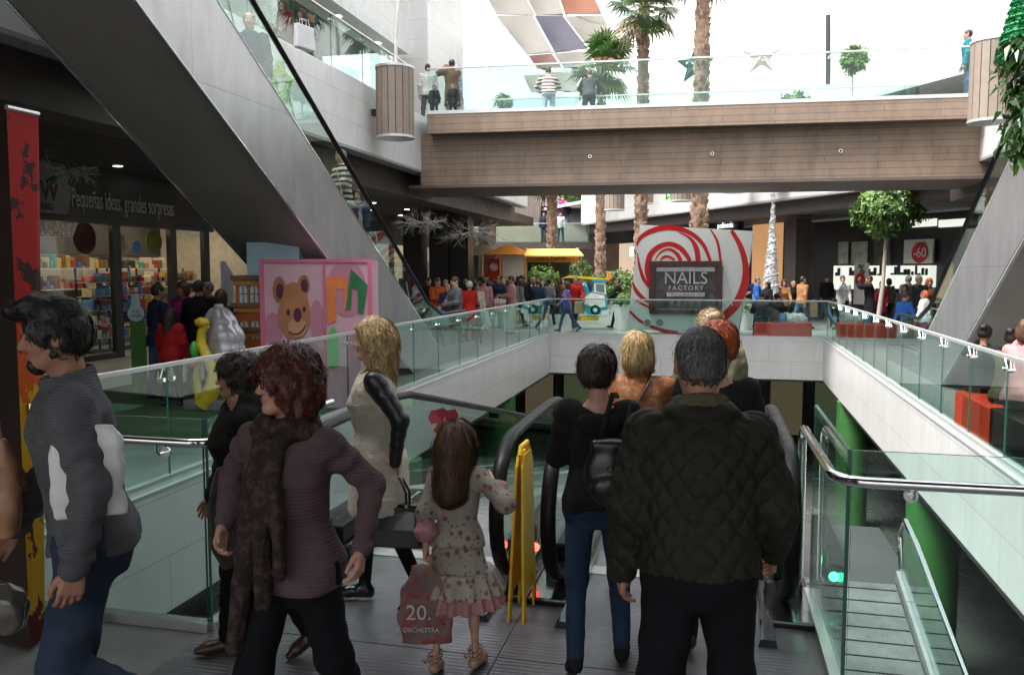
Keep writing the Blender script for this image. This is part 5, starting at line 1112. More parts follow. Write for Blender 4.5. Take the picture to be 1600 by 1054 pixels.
# ---------------------------------------------------------------- cloth, skin and hair materials
def fabric(name, c, kind='plain', rough=.85, c2=None):
    if name in MATS: return MATS[name]
    c = rgb(c); m, nt, b, _ = nodes(name); v = coord(nt); f = noise(nt, v, 5, 5, .6)
    o = ramp(nt, f, [(.3, tuple(x*.78 for x in c)), (.7, tuple(min(1, x*1.15) for x in c))]); b.inputs['Roughness'].default_value = rough; b.inputs['Specular IOR Level'].default_value = .5 if kind in ('leather', 'shiny') else .16
    def wave(sc_, d='Z', dist=0.5):
        w_ = nt.nodes.new('ShaderNodeTexWave'); w_.bands_direction = d; w_.inputs['Scale'].default_value = sc_; w_.inputs['Distortion'].default_value = dist; w_.inputs['Detail'].default_value = 1; nt.links.new(v, w_.inputs['Vector']); return w_.outputs['Fac']
    def mix(a, bcol, fac):
        mx = nt.nodes.new('ShaderNodeMixRGB'); nt.links.new(fac, mx.inputs[0]); nt.links.new(a, mx.inputs[1]); mx.inputs[2].default_value = (*rgb(bcol), 1); return mx.outputs[0]
    if kind == 'knit':
        wv = wave(34, 'Z', 1.0); bump(nt, b, wv, .6, .004); o = mix(o, tuple(x*.35 for x in c), ramp(nt, wv, [(.0, (.28,)*3), (.45, (0,)*3)]))
    elif kind == 'soft knit': bump(nt, b, wave(22, 'Z', 2.5), .35, .004)
    elif kind == 'stripe': o = mix(o, c2 or (.02, .02, .03), ramp(nt, wave(3.4, 'Z', .6), [(.48, (0,)*3), (.52, (1,)*3)]))
    elif kind == 'fine stripe': o = mix(o, c2 or (.02, .02, .03), ramp(nt, wave(9, 'Z', .4), [(.6, (0,)*3), (.66, (1,)*3)]))
    elif kind == 'leather': b.inputs['Roughness'].default_value = .32; bump(nt, b, noise(nt, v, 45, 4), .4, .003)
    elif kind == 'shiny': b.inputs['Roughness'].default_value = .22; b.inputs['Coat Weight'].default_value = .3
    elif kind == 'denim': bump(nt, b, noise(nt, v, 160, 2), .35, .002); o = mix(o, tuple(min(1, x*1.9+.02) for x in c), ramp(nt, noise(nt, v, 3.2, 4), [(.5, (0,)*3), (.75, (.6,)*3)]))
    elif kind == 'wool': bump(nt, b, noise(nt, v, 70, 5, .7), 1.0, .012); b.inputs['Sheen Weight'].default_value = .4
    elif kind == 'quilt': bump(nt, b, noise(nt, v, 60, 4), .5, .004); b.inputs['Roughness'].default_value = .65
    elif kind == 'floral':
        vo = nt.nodes.new('ShaderNodeTexVoronoi'); vo.inputs['Scale'].default_value = 24; nt.links.new(v, vo.inputs['Vector'])
        o = mix(o, (.24, .10, .09), ramp(nt, vo.outputs['Distance'], [(.26, (1,)*3), (.34, (0,)*3)])); vo2 = nt.nodes.new('ShaderNodeTexVoronoi'); vo2.inputs['Scale'].default_value = 38; nt.links.new(v, vo2.inputs['Vector']); o = mix(o, (.12, .15, .10), ramp(nt, vo2.outputs['Distance'], [(.18, (.8,)*3), (.26, (0,)*3)]))
    elif kind == 'paisley': o = mix(o, c2 or (.1, .02, .02), ramp(nt, noise(nt, v, 26, 5, .7), [(.5, (0,)*3), (.58, (.85,)*3)])); bump(nt, b, noise(nt, v, 60, 3), .4, .004)
    else: bump(nt, b, noise(nt, v, 110, 3), .3, .002)
    nt.links.new(o, b.inputs['Base Color']); MATS[name] = m; return m
def skinmat(i=0):
    c = [(.47, .25, .17), (.40, .20, .13), (.55, .31, .22), (.33, .16, .10)][i]; n = 'skin %d' % i
    if n in MATS: return MATS[n]
    m, nt, b, _ = nodes(n); o = ramp(nt, noise(nt, coord(nt), 14, 4), [(.3, tuple(x*.85 for x in c)), (.7, tuple(x*1.1 for x in c))]); nt.links.new(o, b.inputs['Base Color']); b.inputs['Roughness'].default_value = .5; b.inputs['Subsurface Weight'].default_value = .12; b.inputs['Specular IOR Level'].default_value = .35; bump(nt, b, noise(nt, coord(nt), 90, 4), .25, .002); b.inputs['Subsurface Radius'].default_value = (.02, .008, .004)
    MATS[n] = m; return m
def hairmat(name, c, rough=.52):
    if name in MATS: return MATS[name]
    m, nt, b, _ = nodes(name); v = coord(nt, (1, 1, .25)); o = ramp(nt, noise(nt, v, 60, 4, .6), [(.3, tuple(x*.5 for x in c)), (.7, tuple(min(1, x*1.45) for x in c))]); nt.links.new(o, b.inputs['Base Color']); b.inputs['Roughness'].default_value = rough; bump(nt, b, noise(nt, v, 90, 3), .5, .004)
    MATS[name] = m; return m
HAIR = {'black': (.014, .011, .010), 'dark': (.028, .016, .011), 'brown': (.075, .036, .018), 'auburn': (.085, .018, .010), 'orange': (.42, .085, .018), 'blonde': (.50, .33, .15), 'ash': (.30, .21, .12), 'grey': (.10, .098, .096), 'lightgrey': (.40, .40, .39), 'chestnut': (.11, .05, .025)}
M_lip = mat('lips', (.34, .14, .11), .45); M_eye = mat('eye', (.10, .08, .07), .15); 
# ---------------------------------------------------------------- skeleton
def rotm(ax, d):
    c, s = math.cos(R(d)), math.sin(R(d)); return A_({'x': [[1, 0, 0], [0, c, -s], [0, s, c]], 'y': [[c, 0, s], [0, 1, 0], [-s, 0, c]], 'z': [[c, -s, 0], [s, c, 0], [0, 0, 1]]}[ax], float)
def nrm(v): return v/(np.linalg.norm(v)+1e-9)
def skel(H=1.75, sex='m', lean=3, side=0, twist=0, legs=((0, 4, 2), (0, 4, 2)), arms=((3, 8, 12), (3, 8, 12)), head=(0, 0), hipz=None, bulk=1.0, neckf=0, shd=0):
    """legs/arms: (right, left) = swing forward, outward, bend; arms may be {'to':(x,y,z),'pole':(x,y,z)}"""
    s = (H-.05)/1.75; K = dict(s=s, sex=sex, bulk=bulk); hw = .088; sw = .185 if sex == 'm' else .162
    if sex == 'c': sw = .155
    J = {}
    for i, sd in ((0, 1), (1, -1)):
        a, b, k = legs[i]; h = A_([sd*hw, 0, 0]); d1 = A_([sd*math.sin(R(b)), math.sin(R(a))*math.cos(R(b)), -math.cos(R(a))*math.cos(R(b))]); a2 = a-k; d2 = A_([sd*math.sin(R(b))*.5, math.sin(R(a2)), -math.cos(R(a2))])
        kn = h+d1*.43; an = kn+nrm(d2)*.42; ft = min(30, max(-75, a2*(.9 if a2 < 0 else .5))); td = A_([sd*.12, math.cos(R(ft)), math.sin(R(ft))]); J[i] = dict(hip=h, knee=kn, ank=an, toe=an+nrm(td)*.17+A_([0, 0, -.045]), td=nrm(td))
    low = min(min(J[i]['ank'][2], J[i]['toe'][2]+.045) for i in (0, 1)); hz = (-low+.075) if hipz is None else hipz/s
    for i in (0, 1):
        for q in ('hip', 'knee', 'ank', 'toe'): J[i][q] = (J[i][q]+A_([0, 0, hz]))*s
    P = A_([0, 0, hz+.01]); M = rotm('x', -lean) @ rotm('y', side); Mt = M @ rotm('z', twist)
    K['T'] = (P*s, M); K['Tt'] = (P*s, Mt); K['J'] = J
    for i, sd in ((0, 1), (1, -1)):
        S = P + Mt @ A_([sd*sw*(.96+.04*bulk), -.005, .485-shd]); a = arms[i]; l1, l2 = .285, .255
        if isinstance(a, dict):
            t = A_(a['to'], float)/s; v = t-S; L = min(np.linalg.norm(v), l1+l2-.004); v = nrm(v); t = S+v*L; x = (l1*l1-l2*l2+L*L)/(2*L); y = math.sqrt(max(0, l1*l1-x*x)); pl = A_(a.get('pole', (sd*.3, -.6, -.5)), float); pl = nrm(pl-v*(pl @ v)); E = S+v*x+pl*y; Wr = t
        else:
            sw_, ab, bd = a; d1 = A_([sd*math.sin(R(ab)), math.sin(R(sw_))*math.cos(R(ab)), -math.cos(R(sw_))*math.cos(R(ab))]); E = S+d1*l1; s2 = sw_+bd; d2 = A_([sd*math.sin(R(ab))*.35, math.sin(R(s2)), -math.cos(R(s2))]); Wr = E+nrm(d2)*l2
        K['A%d' % i] = dict(S=S*s, E=E*s, W=Wr*s)
    nb = P + Mt @ A_([0, -.01, .54]); hy, hp = head; HM = rotm('z', hy) @ rotm('x', -hp); hc = nb + Mt @ A_([0, .0, .04]) + rotm('x', -lean*.5) @ A_([0, .012+neckf, .115]) ; K['nb'] = nb*s; K['hc'] = hc*s; K['HM'] = HM
    return K
TORM = [(-.16, .10, .085, 0, 0), (-.08, .160, .115, 0, -.005), (0, .170, .122, 0, -.008), (.08, .160, .110), (.16, .152, .104), (.26, .163, .112, 0, .004), (.36, .176, .118, 0, .006), (.43, .172, .106), (.48, .135, .085), (.525, .085, .066, 0, -.008), (.56, .055, .055, 0, -.01)]
TORF = [(-.16, .11, .09, 0, 0), (-.08, .172, .120, 0, -.012), (0, .174, .125, 0, -.016), (.08, .150, .105, 0, -.004), (.16, .128, .090), (.25, .140, .104, 0, .012), (.33, .150, .120, 0, .022), (.42, .150, .098, 0, .006), (.475, .120, .076), (.52, .07, .056, 0, -.008), (.56, .045, .047, 0, -.01)]
def sctab(tab, s, b=1.0): return [(z*s, rx*s*b, ry*s*b, cx*s, cy*s) for z, rx, ry, cx, cy in [(list(q)+[0, 0])[:5] for q in tab]]
def torso(K, inf=0, z0=None, z1=None, e=2.15, **k):
    s = K['s']; tab = TORM if K['sex'] == 'm' else TORF
    return loft(K['Tt'], sctab(tab, s, K['bulk']), e, inf, None if z0 is None else z0*s, None if z1 is None else z1*s, **k)
def bounds(K, mar=.14):
    P = [K['hc'], K['nb'], K['T'][0]]
    for i in (0, 1): P += [K['J'][i][q] for q in ('hip', 'knee', 'ank', 'toe')] + [K['A%d' % i][q] for q in 'SEW']
    P = A_(P); return P.min(0)-mar-A_([.08, .08, 0]), P.max(0)+mar+A_([.08, .08, 0])
def head_prims(V, K, neck=True):
    """head in its own frame (V covers that frame); scaled by s"""
    f = 1.0
    V.add(ell((0, -.014, .026), (.0765, .096, .091)), .02); V.add(ell((0, .028, -.03), (.058, .062, .083)), .03)
    for sd in (-1, 1):
        V.add(rc((sd*.05, -.01, -.048), (sd*.012, .062, -.098), .02, .018), .03); V.add(ell((sd*.037, .056, -.028), (.024, .026, .026)), .02); V.add(rc((sd*.014, .083, .021), (sd*.045, .068, .019), .009, .007), .014)
    V.add(ell((0, .073, -.097), (.02, .018, .016)), .015)
    V.add(rc((0, .084, .01), (0, .106, -.028), .008, .0115), .010); 
    for sd in (-1, 1): V.add(ell((sd*.011, .098, -.034), (.008, .010, .0075)), .005); V.cut(ell((sd*.031, .098, .001), (.015, .014, .010)), .012)
    V.add(ell((0, .0865, -.058), (.023, .0105, .0055)), .005); V.add(ell((0, .0845, -.069), (.019, .011, .0065)), .005); V.cut(ell((0, .10, -.0635), (.022, .012, .0013)), .002)
    for sd in (-1, 1):
        V.add(ell((sd*.031, .0735, .0), (.0125, .0125, .0125)), .002)
        V.add(ell((sd*.083, -.014, -.006), (.010, .020, .033), rotm('x', 12)), .006); V.cut(ell((sd*.086, -.008, -.002), (.006, .011, .018)), .004)
    return V
def build_head(K, h, inner=True):
    s = K['s']; hs = K.get('hs', s if K['sex'] != 'c' else s*1.18); M = K['HM']; c = K['hc']
    nbl = M.T @ (K['nb']-c)/hs; dn = nrm(nbl); nbl = nbl+dn*.03
    V = Vol((-.11, -.14, nbl[2]-.05), (.11, .15, .14), h/hs); head_prims(V, K); r = .056 if K['sex'] == 'm' else (.046 if K['sex'] == 'f' else .040)
    V.add(rc((0, -.02, -.05), nbl, r, r*1.08), .03)
    X, Q = V.net(); cen = X[Q].mean(1); mi = np.zeros(len(Q), int)
    lip = ((cen[:, 0]/.026)**2+((cen[:, 2]+.0635)/.0125)**2 < 1) & (cen[:, 1] > .080); mi[lip] = 1
    for sd in (-1, 1):
        e = np.linalg.norm(cen-A_([sd*.031, .0735, 0]), axis=1) < .0135; mi[e & (np.abs(cen[:, 2]) < .0075)] = 2
        t = np.clip((np.abs(cen[:, 0])-.014)/.033, 0, 1); br = (np.abs(cen[:, 2]-(.025+.003*np.sin(t*3))) < .0042) & (np.abs(cen[:, 0]) > .012) & (np.abs(cen[:, 0]) < .05) & (cen[:, 1] > .05); mi[br] = 3
    return (X*hs) @ M.T + c, Q, mi
HANDC = {}
def hand(kind, sd, h=.0036):
    key = (kind, sd, h)
    if key in HANDC: return HANDC[key]
    cu = {'relax': (22, 28, 18), 'grip': (62, 85, 45), 'flat': (6, 8, 4), 'point': (14, 16, 10)}[kind]; V = Vol((-.085, -.05, -.10), (.085, .21, .045), h); L = [.072, .080, .074, .058]
    V.add(rc((0, -.03, 0), (0, .012, 0), .024, .026), .015)
    for i, x in enumerate((-.030, -.010, .010, .029)):
        V.add(rc((x*.6, .005, 0), (x, .086-abs(x+.008)*.15, 0), .014, .0115), .012); p = A_([x, .086-abs(x+.008)*.15, 0]); a = 0; sp = x*(2.2 if kind == 'flat' else .8)
        for j in range(3):
            a += cu[j]+(i*5 if kind != 'flat' else 0)*.5; l = L[i]*(.45, .31, .24)[j]; d = A_([sp*.9, math.cos(R(a)), -math.sin(R(a))]); q = p+nrm(d)*l; V.add(rc(p, q, .0092-.0008*j-.0006*(i == 3), .0086-.0009*j), .0035); p = q
    t0 = A_([-.018, .018, -.006]); t1 = A_([-.044, .052, -.016]); t2 = A_([-.052, .082, -.026]) if kind != 'grip' else A_([-.030, .080, -.044]); t3 = A_([-.050, .104, -.034]) if kind != 'grip' else A_([-.010, .092, -.054])
    V.add(rc(t0, t1, .017, .012), .012); V.add(rc(t1, t2, .011, .0095), .004); V.add(rc(t2, t3, .0095, .0075), .003)
    X, Q = V.net()
    if sd < 0: X = X*A_([-1, 1, 1]); Q = Q[:, ::-1]
    HANDC[key] = (X, Q); return HANDC[key]
def place_hand(K, i, kind, palm=None, h=.0036, bend=None):
    s = K['s']; sd = 1 if i == 0 else -1; A = K['A%d' % i]; y = nrm(A['W']-A['E'])
    if bend is not None: y = nrm(y+A_(bend, float))
    palm = A_(palm if palm is not None else (-sd, .15, 0), float); z = -nrm(palm-y*(palm @ y)); x = np.cross(y, z); M = np.stack([x, y, z], 1); X, Q = hand(kind, sd, h); hs = s*(1.0 if K['sex'] == 'm' else .92) if K['sex'] != 'c' else s*.95; K.setdefault('HP', {})[i] = (A['W']+M @ A_([0, .085, -.03])*hs, M)
    return (X*hs) @ M.T + A['W'], Q, 0
def build_body(K, h, hands=('relax', 'relax'), palms=(None, None), hh=None, legs=True, bends=(None, None), hv=.0036, calf=False):
    s = K['s']; lo, hi = bounds(K); V = Vol(lo, hi, max(h*1.3, .011)); V.add(torso(K, -.012*s, e=2), .03); f = {'m': 1., 'f': .9, 'c': .82}[K['sex']]*(.7+.3*K['bulk'])
    for i in (0, 1):
        A = K['A%d' % i]; V.add(rc(A['S'], A['E'], .046*s*f, .036*s*f), .04); V.add(rc(A['E'], A['W'], .037*s*f, .025*s*f), .02)
        J = K['J'][i]; V.add(rc(J['hip'], J['knee'], .068*s*f, .042*s*f), .03); V.add(rc(J['knee'], J['ank'], .041*s*f, .031*s*f), .025); cf = J['knee']*.68+J['ank']*.32-J['td']*.010*s; (V.add(ell(cf, A_([.040, .042, .10])*s*f), .03) if calf else None); dn = nrm(np.cross(np.cross(J['td'], A_([0, 0, -1])), J['td'])); V.add(rc(J['ank']+dn*.03*s, J['ank']+dn*.048*s+J['td']*.15*s, .028*s*f, .018*s*f), .03)
    V.add(rc(K['nb']-A_([0, 0, .05])*s, K['nb'], .06*s*f, .05*s*f), .04)
    X, Q = V.net(); parts = [(X, Q, 0), build_head(K, hh or h*.6)]
    for i in (0, 1):
        if hands[i]: parts.append(place_hand(K, i, hands[i], palms[i], hv, bends[i]))
    return join(parts)
def folds(V, amp, sc_=(9, 9, 5), seed=0, fine=0):
    V.mod(lambda x, y, z: amp*(vnoise(x*sc_[0]+.7*vnoise(x*5, y*5, z*5, seed+9), y*sc_[1], z*sc_[2], seed)+.5*vnoise(x*sc_[0]*2.1, y*sc_[1]*2.1, z*sc_[2]*2.6, seed+1)) + (fine*vnoise(x*60, y*60, z*60, seed+2) if fine else 0)); return V
def top_garment(K, h, t=.014, hem=-.10, flare=0, sleeve=1.0, neck=.068, collar=0, seed=0, amp=.006, arm_t=None, ncut=.49, cuff=0, e=2.2, wr=.004, pat=None, fine=0, hood=False, sleeves=True, tabx=None):
    s = K['s']; lo, hi = bounds(K, .2); V = Vol(lo, hi, h); at = t if arm_t is None else arm_t; f = {'m': 1., 'f': .9, 'c': .85}[K['sex']]*(.7+.3*K['bulk'])
    tab = sctab(TORM if K['sex'] == 'm' else TORF, s, K['bulk']); 
    tab = [(z, rx+flare*s*max(0, min(1, (.12*s-z)/(.3*s))), ry+flare*.8*s*max(0, min(1, (.12*s-z)/(.3*s))), cx, cy) for z, rx, ry, cx, cy in tab if z >= -.05*s]
    b = tab[-1] if tab[0][0] > tab[-1][0] else tab[0]
    for zz in (-.12, -.25, -.45, -.65):
        g = flare*(1+(-zz)*1.6); tab.append((zz*s, .166*s*K['bulk']+g*s, .12*s*K['bulk']+g*.8*s, 0, -.008*s))
    if tabx: tab = sctab(tabx, s, 1)
    V.add(loft(K['Tt'], tab, e, t, hem*s, .545*s, ruff=None), .03)
    if sleeves:
        for i in (0, 1):
            A = K['A%d' % i]; W_ = A['E']+(A['W']-A['E'])*max(.02, min(1, sleeve*2-1)) if sleeve > .5 else A['E']; V.add(rc(A['S']+A_([0, 0, -.012])*s, A['E'], .056*s*f+at, .044*s*f+at, wr, 75), .045); 
            if sleeve > .5: V.add(rc(A['E'], W_, .043*s*f+at, .032*s*f+at*(.75 if not cuff else 1), wr*1.2, 95), .025)
            if cuff: u = nrm(A['W']-A['E']); V.add(rc(W_-u*.02, W_+u*.012, .033*s*f+at+cuff, .033*s*f+at+cuff), .006)
    if hood: V.add(ell(K['nb']+K['Tt'][1] @ A_([0, -.085, -.03])*s, A_([.13, .075, .11])*s), .03)
    folds(V, amp, seed=seed, fine=fine)
    if pat: V.mod(pat)
    if collar:
        n = 14; c = K['nb']+A_([0, .0, .0]); M = K['Tt'][1]
        for k in range(n):
            a0, a1 = 2*math.pi*k/n, 2*math.pi*(k+1)/n; P = [c+M @ A_([math.cos(a)*.068, math.sin(a)*.066+.004, -.012*math.sin(a)+.012])*s for a in (a0, a1)]; V.add(rc(P[0], P[1], collar, collar), .012)
    V.cut(rc(K['nb']-(K['hc']-K['nb'])*.12, K['hc'], neck*s, neck*s), .008)
    return V
def bottom_garment(K, h, t=.012, r=(.088, .062, .05), seed=0, amp=.005, top=.10, wr=.004, low=1.0):
    s = K['s']; lo, hi = bounds(K); V = Vol(lo, hi, h); f = {'m': 1., 'f': .95, 'c': .9}[K['sex']]*(.75+.25*K['bulk'])
    V.add(torso(K, t, None, top), .02)
    for i in (0, 1):
        J = K['J'][i]; an = J['knee']+(J['ank']-J['knee'])*low; V.add(rc(J['hip'], J['knee'], r[0]*s*f+t*.5, r[1]*s*f+t*.3, wr, 50), .04); V.add(rc(J['knee'], an, r[1]*s*f+t*.2, r[2]*s*f, wr*1.3, 80), .03)
    folds(V, amp, seed=seed); return V
def shoe(K, i, h, kind='shoe'):
    s = K['s']; J = K['J'][i]; td = J['td']; an = J['ank']; dn = nrm(np.cross(np.cross(td, A_([0, 0, -1])), td)); f = 1 if K['sex'] == 'm' else .88
    V = Vol(np.minimum(an, J['toe'])-.22*s, np.maximum(an, J['toe'])+.1*s+A_([0, 0, .2*s if 'boot' in kind else 0]), h); sole = an+dn*.072*s
    heel = an+dn*.040*s-td*.035*s; ball = an+dn*.048*s+td*.11*s; toe = an+dn*.052*s+td*.165*s
    V.add(rc(heel, ball, .036*s*f, .040*s*f), .02); V.add(rc(ball, toe, .039*s*f, (.026 if kind != 'pointed boot' else .016)*s*f), .02)
    up = nrm(J['knee']-an)
    if kind == 'ballet': pass
    else: V.add(rc(an+dn*.02*s, an+up*(.03 if kind == 'shoe' else (.12 if kind == 'ankle boot' else .30))*s, .042*s*f, (.046 if 'boot' in kind else .04)*s*f), .03)
    V.add(rc(an+dn*.02*s-td*.01, ball+(-dn)*.01*s, .035*s*f, .03*s*f), .03)
    if kind == 'ballet': V.cut(rc(an-dn*.02*s, an+dn*.01*s+td*.055*s, .030*s, .026*s), .01)
    hh = .0
    if kind == 'pointed boot': V.add(rc(heel+dn*.02*s, heel+dn*.065*s, .022*s, .016*s), .01)
    V.mod(lambda x, y, z: .002*vnoise(x*40, y*40, z*40, 4))
    o = sole; x, y, z = V.g((slice(0, None),)*3); pl = (x-o[0])*dn[0]+(y-o[1])*dn[1]+(z-o[2])*dn[2]; V.F = np.maximum(V.F, pl).astype(np.float32)
    return V
# ---------------------------------------------------------------- hair
def strands(V, P0, flow, n_step, step, width, lift=.004, nm=3, jit=.25, seed=0, curl=0, cf=40, end_lift=0):
    g = np.random.RandomState(seed); P = P0.copy(); N = len(P); pts = []; nrs = []; off = g.uniform(0, lift, N) + (g.rand(N) < .07)*g.uniform(0, .016, N); ph = g.uniform(0, 6.28, N)
    J = g.normal(0, jit, (N, 3))
    for k in range(n_step):
        G = V.grad(P); P = P-G*(V.val(P)-off-end_lift*k/n_step)[:, None]; pts.append(P.copy()); nrs.append(G); d = flow(P)+J; d = d-G*(d*G).sum(1, keepdims=True); d = d/(np.linalg.norm(d, axis=1, keepdims=True)+1e-9)
        if curl: sd = np.cross(d, G); d = d+sd*(curl*np.sin(k*step*cf+ph))[:, None]+G*(curl*.5*np.cos(k*step*cf+ph))[:, None]
        P = P+d*step
    pts = np.stack(pts, 1); nrs = np.stack(nrs, 1); T = np.gradient(pts, axis=1); S = np.cross(T, nrs); S /= (np.linalg.norm(S, axis=2, keepdims=True)+1e-9); w_ = width*np.sin(np.linspace(.25, math.pi*.97, n_step))[None, :, None]*g.uniform(.6, 1.4, (N, 1, 1))
    Lft = pts-S*w_; Rgt = pts+S*w_+nrs*w_*.5; X = np.stack([Lft, Rgt], 2).reshape(-1, 3); b = (np.arange(N)*n_step*2)[:, None]; k = np.arange(n_step-1)[None, :]*2; Q = np.stack([b+k, b+k+2, b+k+3, b+k+1], 2).reshape(-1, 4); mi = np.repeat(g.randint(0, nm, N), n_step-1)
    return X, Q, mi
def hair(K, style, h, seed=0, n=900, strand=True):
    s = K['s']; hs = K.get('hs', s if K['sex'] != 'c' else s*1.18); M = K['HM']; c = K['hc']; hv = h/hs
    low = {'short': -.12, 'quiff': -.12, 'pixie': -.13, 'bob': -.2, 'curlybob': -.2, 'long': -.34, 'wavy': -.40, 'pony': -.3, 'bun': -.15, 'bald': -.12}[style]
    V = Vol((-.17, -.2, low-.02), (.17, .16, .17), hv)
    th = {'short': .004, 'quiff': .009, 'pixie': .011, 'bob': .018, 'curlybob': .018, 'long': .016, 'wavy': .022, 'pony': .012, 'bun': .013, 'bald': .005}[style]
    V.add(ell((0, -.016, .028), (.0765+th, .096+th, .091+th)), .02); V.add(ell((0, -.045, -.025), (.060+th*.8, .055+th*.6, .055)), .03)
    face = ell((0, .125, -.045), (.085, .085, .105))
    if style == 'quiff': V.add(rc((0, .06, .095), (0, .112, .098), .036, .017), .03); V.add(rc((-.03, .05, .10), (.03, .05, .10), .035, .035), .03); face = ell((0, .118, -.035), (.085, .07, .10))
    if style in ('bob', 'curlybob'):
        for sd in (-1, 1): V.add(ell((sd*.062, -.034, -.045), (.034, .052, .085)), .03)
        V.add(ell((0, -.065, -.05), (.085, .055, .085)), .03); face = ell((0, .128, -.040), (.10, .105, .10))
    if style == 'pixie': V.add(ell((0, -.052, .02), (.080, .064, .078)), .03)
    if style in ('long', 'wavy'):
        V.add(rc((0, -.07, -.02), (0, -.085, low+.08), .075, .055), .04); V.add(rc((-.05, -.05, -.03), (-.055, -.07, low+.09), .05, .035), .04); V.add(rc((.05, -.05, -.03), (.055, -.07, low+.09), .05, .035), .04)
        for sd in (-1, 1): V.add(ell((sd*.072, -.015, -.05), (.025, .05, .10)), .03)
        face = ell((0, .130, -.045), (.095, .105, .13))
    if style == 'pony': V.add(ell((0, -.125, .03), (.03, .035, .035)), .01); V.add(rc((0, -.14, .02), (0, -.15, -.16), .034, .014), .02)
    if style == 'bun': V.add(ell((0, -.115, .07), (.045, .042, .042)), .012)
    V.cut(face, .012)
    if style in ('short', 'quiff', 'bald', 'pony', 'bun', 'pixie'):
        for sd in (-1, 1): V.cut(ell((sd*.088, .012, -.035), (.024, .034, .048)), .008)
        nz = {'pony': -.085, 'pixie': -.066}.get(style, -.055)
        V.clip(lambda x, y, z: np.where(z < nz+.0*x+.45*np.maximum(0, y+.02), .01+0*z+0*x+0*y, -1.0) if style not in ('pony',) else np.where((z < nz) & (y > -.11), .01+0*x, -1.0))
    if style == 'bald': V.cut(ell((0, .03, .10), (.062, .085, .05)), .01)
    am = {'curlybob': .010, 'wavy': .009, 'bob': .005, 'pixie': .006}.get(style, .0025); fr = {'curlybob': 38, 'wavy': 30}.get(style, 30)
    V.mod(lambda x, y, z: am*vnoise(x*fr, y*fr, z*fr*(.8 if style == 'curlybob' else .35), seed)+.0018*vnoise(x*130, y*130, z*25, seed+1))
    X, Q = V.net(); parts = [(X, Q, 0)]
    if strand and n:
        rs = np.random.RandomState(seed+5); pk = X[rs.choice(len(X), n)]; C = A_([0.0, -.035, .125]) if style != 'pony' else A_([0, .12, .06])
        if style in ('pony', 'bun'): Tg = A_([0, -.125, .05]); flow = lambda P: np.where((P[:, 1:2] > -.11), nrm_rows(Tg-P), A_([0, -.1, -1.])[None, :])
        elif style == 'quiff': flow = lambda P: nrm_rows(np.where(P[:, 2:3] > .06, A_([0, 1., .25])[None, :], A_([0, -.3, -1.])[None, :]))
        else: flow = lambda P: nrm_rows(nrm_rows(P-C)*A_([1, 1, .6])+A_([0, 0, -.75]))
        ln = {'short': .018, 'bald': .012, 'quiff': .045, 'pixie': .05, 'bob': .09, 'curlybob': .09, 'long': .18, 'wavy': .17, 'pony': .07, 'bun': .06}[style]
        parts.append(strands(V, pk, flow, 9, ln/8, .0012 if style in ('short', 'bald') else .0021, lift={'short': .004, 'bald': .003, 'curlybob': .018, 'wavy': .014}.get(style, .007), seed=seed, curl={'curlybob': 1.0, 'wavy': .9, 'pixie': .45, 'bob': .5}.get(style, .05), cf=95 if style != 'wavy' else 60, jit=.3, end_lift={'short': .003}.get(style, .006)))
    X, Q, mi = join(parts); return (X*hs) @ M.T + c, Q, mi
def nrm_rows(v): return v/(np.linalg.norm(v, axis=1, keepdims=True)+1e-9)
def hmats(col_): c = HAIR[col_]; return [hairmat('hair '+col_, c), hairmat('hair %s light' % col_, tuple(min(1, x*1.6) for x in c), .45), hairmat('hair %s deep' % col_, tuple(x*.55 for x in c))]
# ---------------------------------------------------------------- assembling
def face_rz(a): return YAW + R(a)
def new_person(label, px, d, face, z=0, group=None, off=(0, 0)):
    q = floor_at(px, d, z); return thing('person', label, 'person', (q.x+off[0], q.y+off[1], z), face_rz(face), group)
def add(root, name, X, Q, mats, mi=None): return mkobj(name, npmesh(name, X, Q, mats, mi), root)
def addV(root, name, V, m): X, Q = V.net(); return add(root, name, X, Q, [m])
def body(root, K, h, skin=0, hc='dark', **k):
    X, Q, mi = build_body(K, h, **k); return add(root, 'body', X, Q, [skinmat(skin), M_lip, M_eye, hmats(hc)[0]], mi)
def hairo(root, K, style, col_, h=.005, n=900, seed=0): X, Q, mi = hair(K, style, h, seed, n, n > 0); return add(root, 'hair', X, Q, hmats(col_), mi)
def wpt(root, p): return root.matrix_basis @ Vector(p) if False else (Matrix.Translation(root.location) @ Matrix.Rotation(root.rotation_euler.z, 4, 'Z') @ Vector(p))
def lpt(root, w_): return (Matrix.Translation(root.location) @ Matrix.Rotation(root.rotation_euler.z, 4, 'Z')).inverted() @ Vector(w_)
# ================================================================ people near the camera
import time as _t
T0 = _t.time()
def to(root, px, py, d, pole=None):
    """arm target at a picture point and depth, in the figure's frame"""
    q = lpt(root, W(px, py, d)); r = {'to': tuple(q)}
    if pole: r['pole'] = pole
    return r
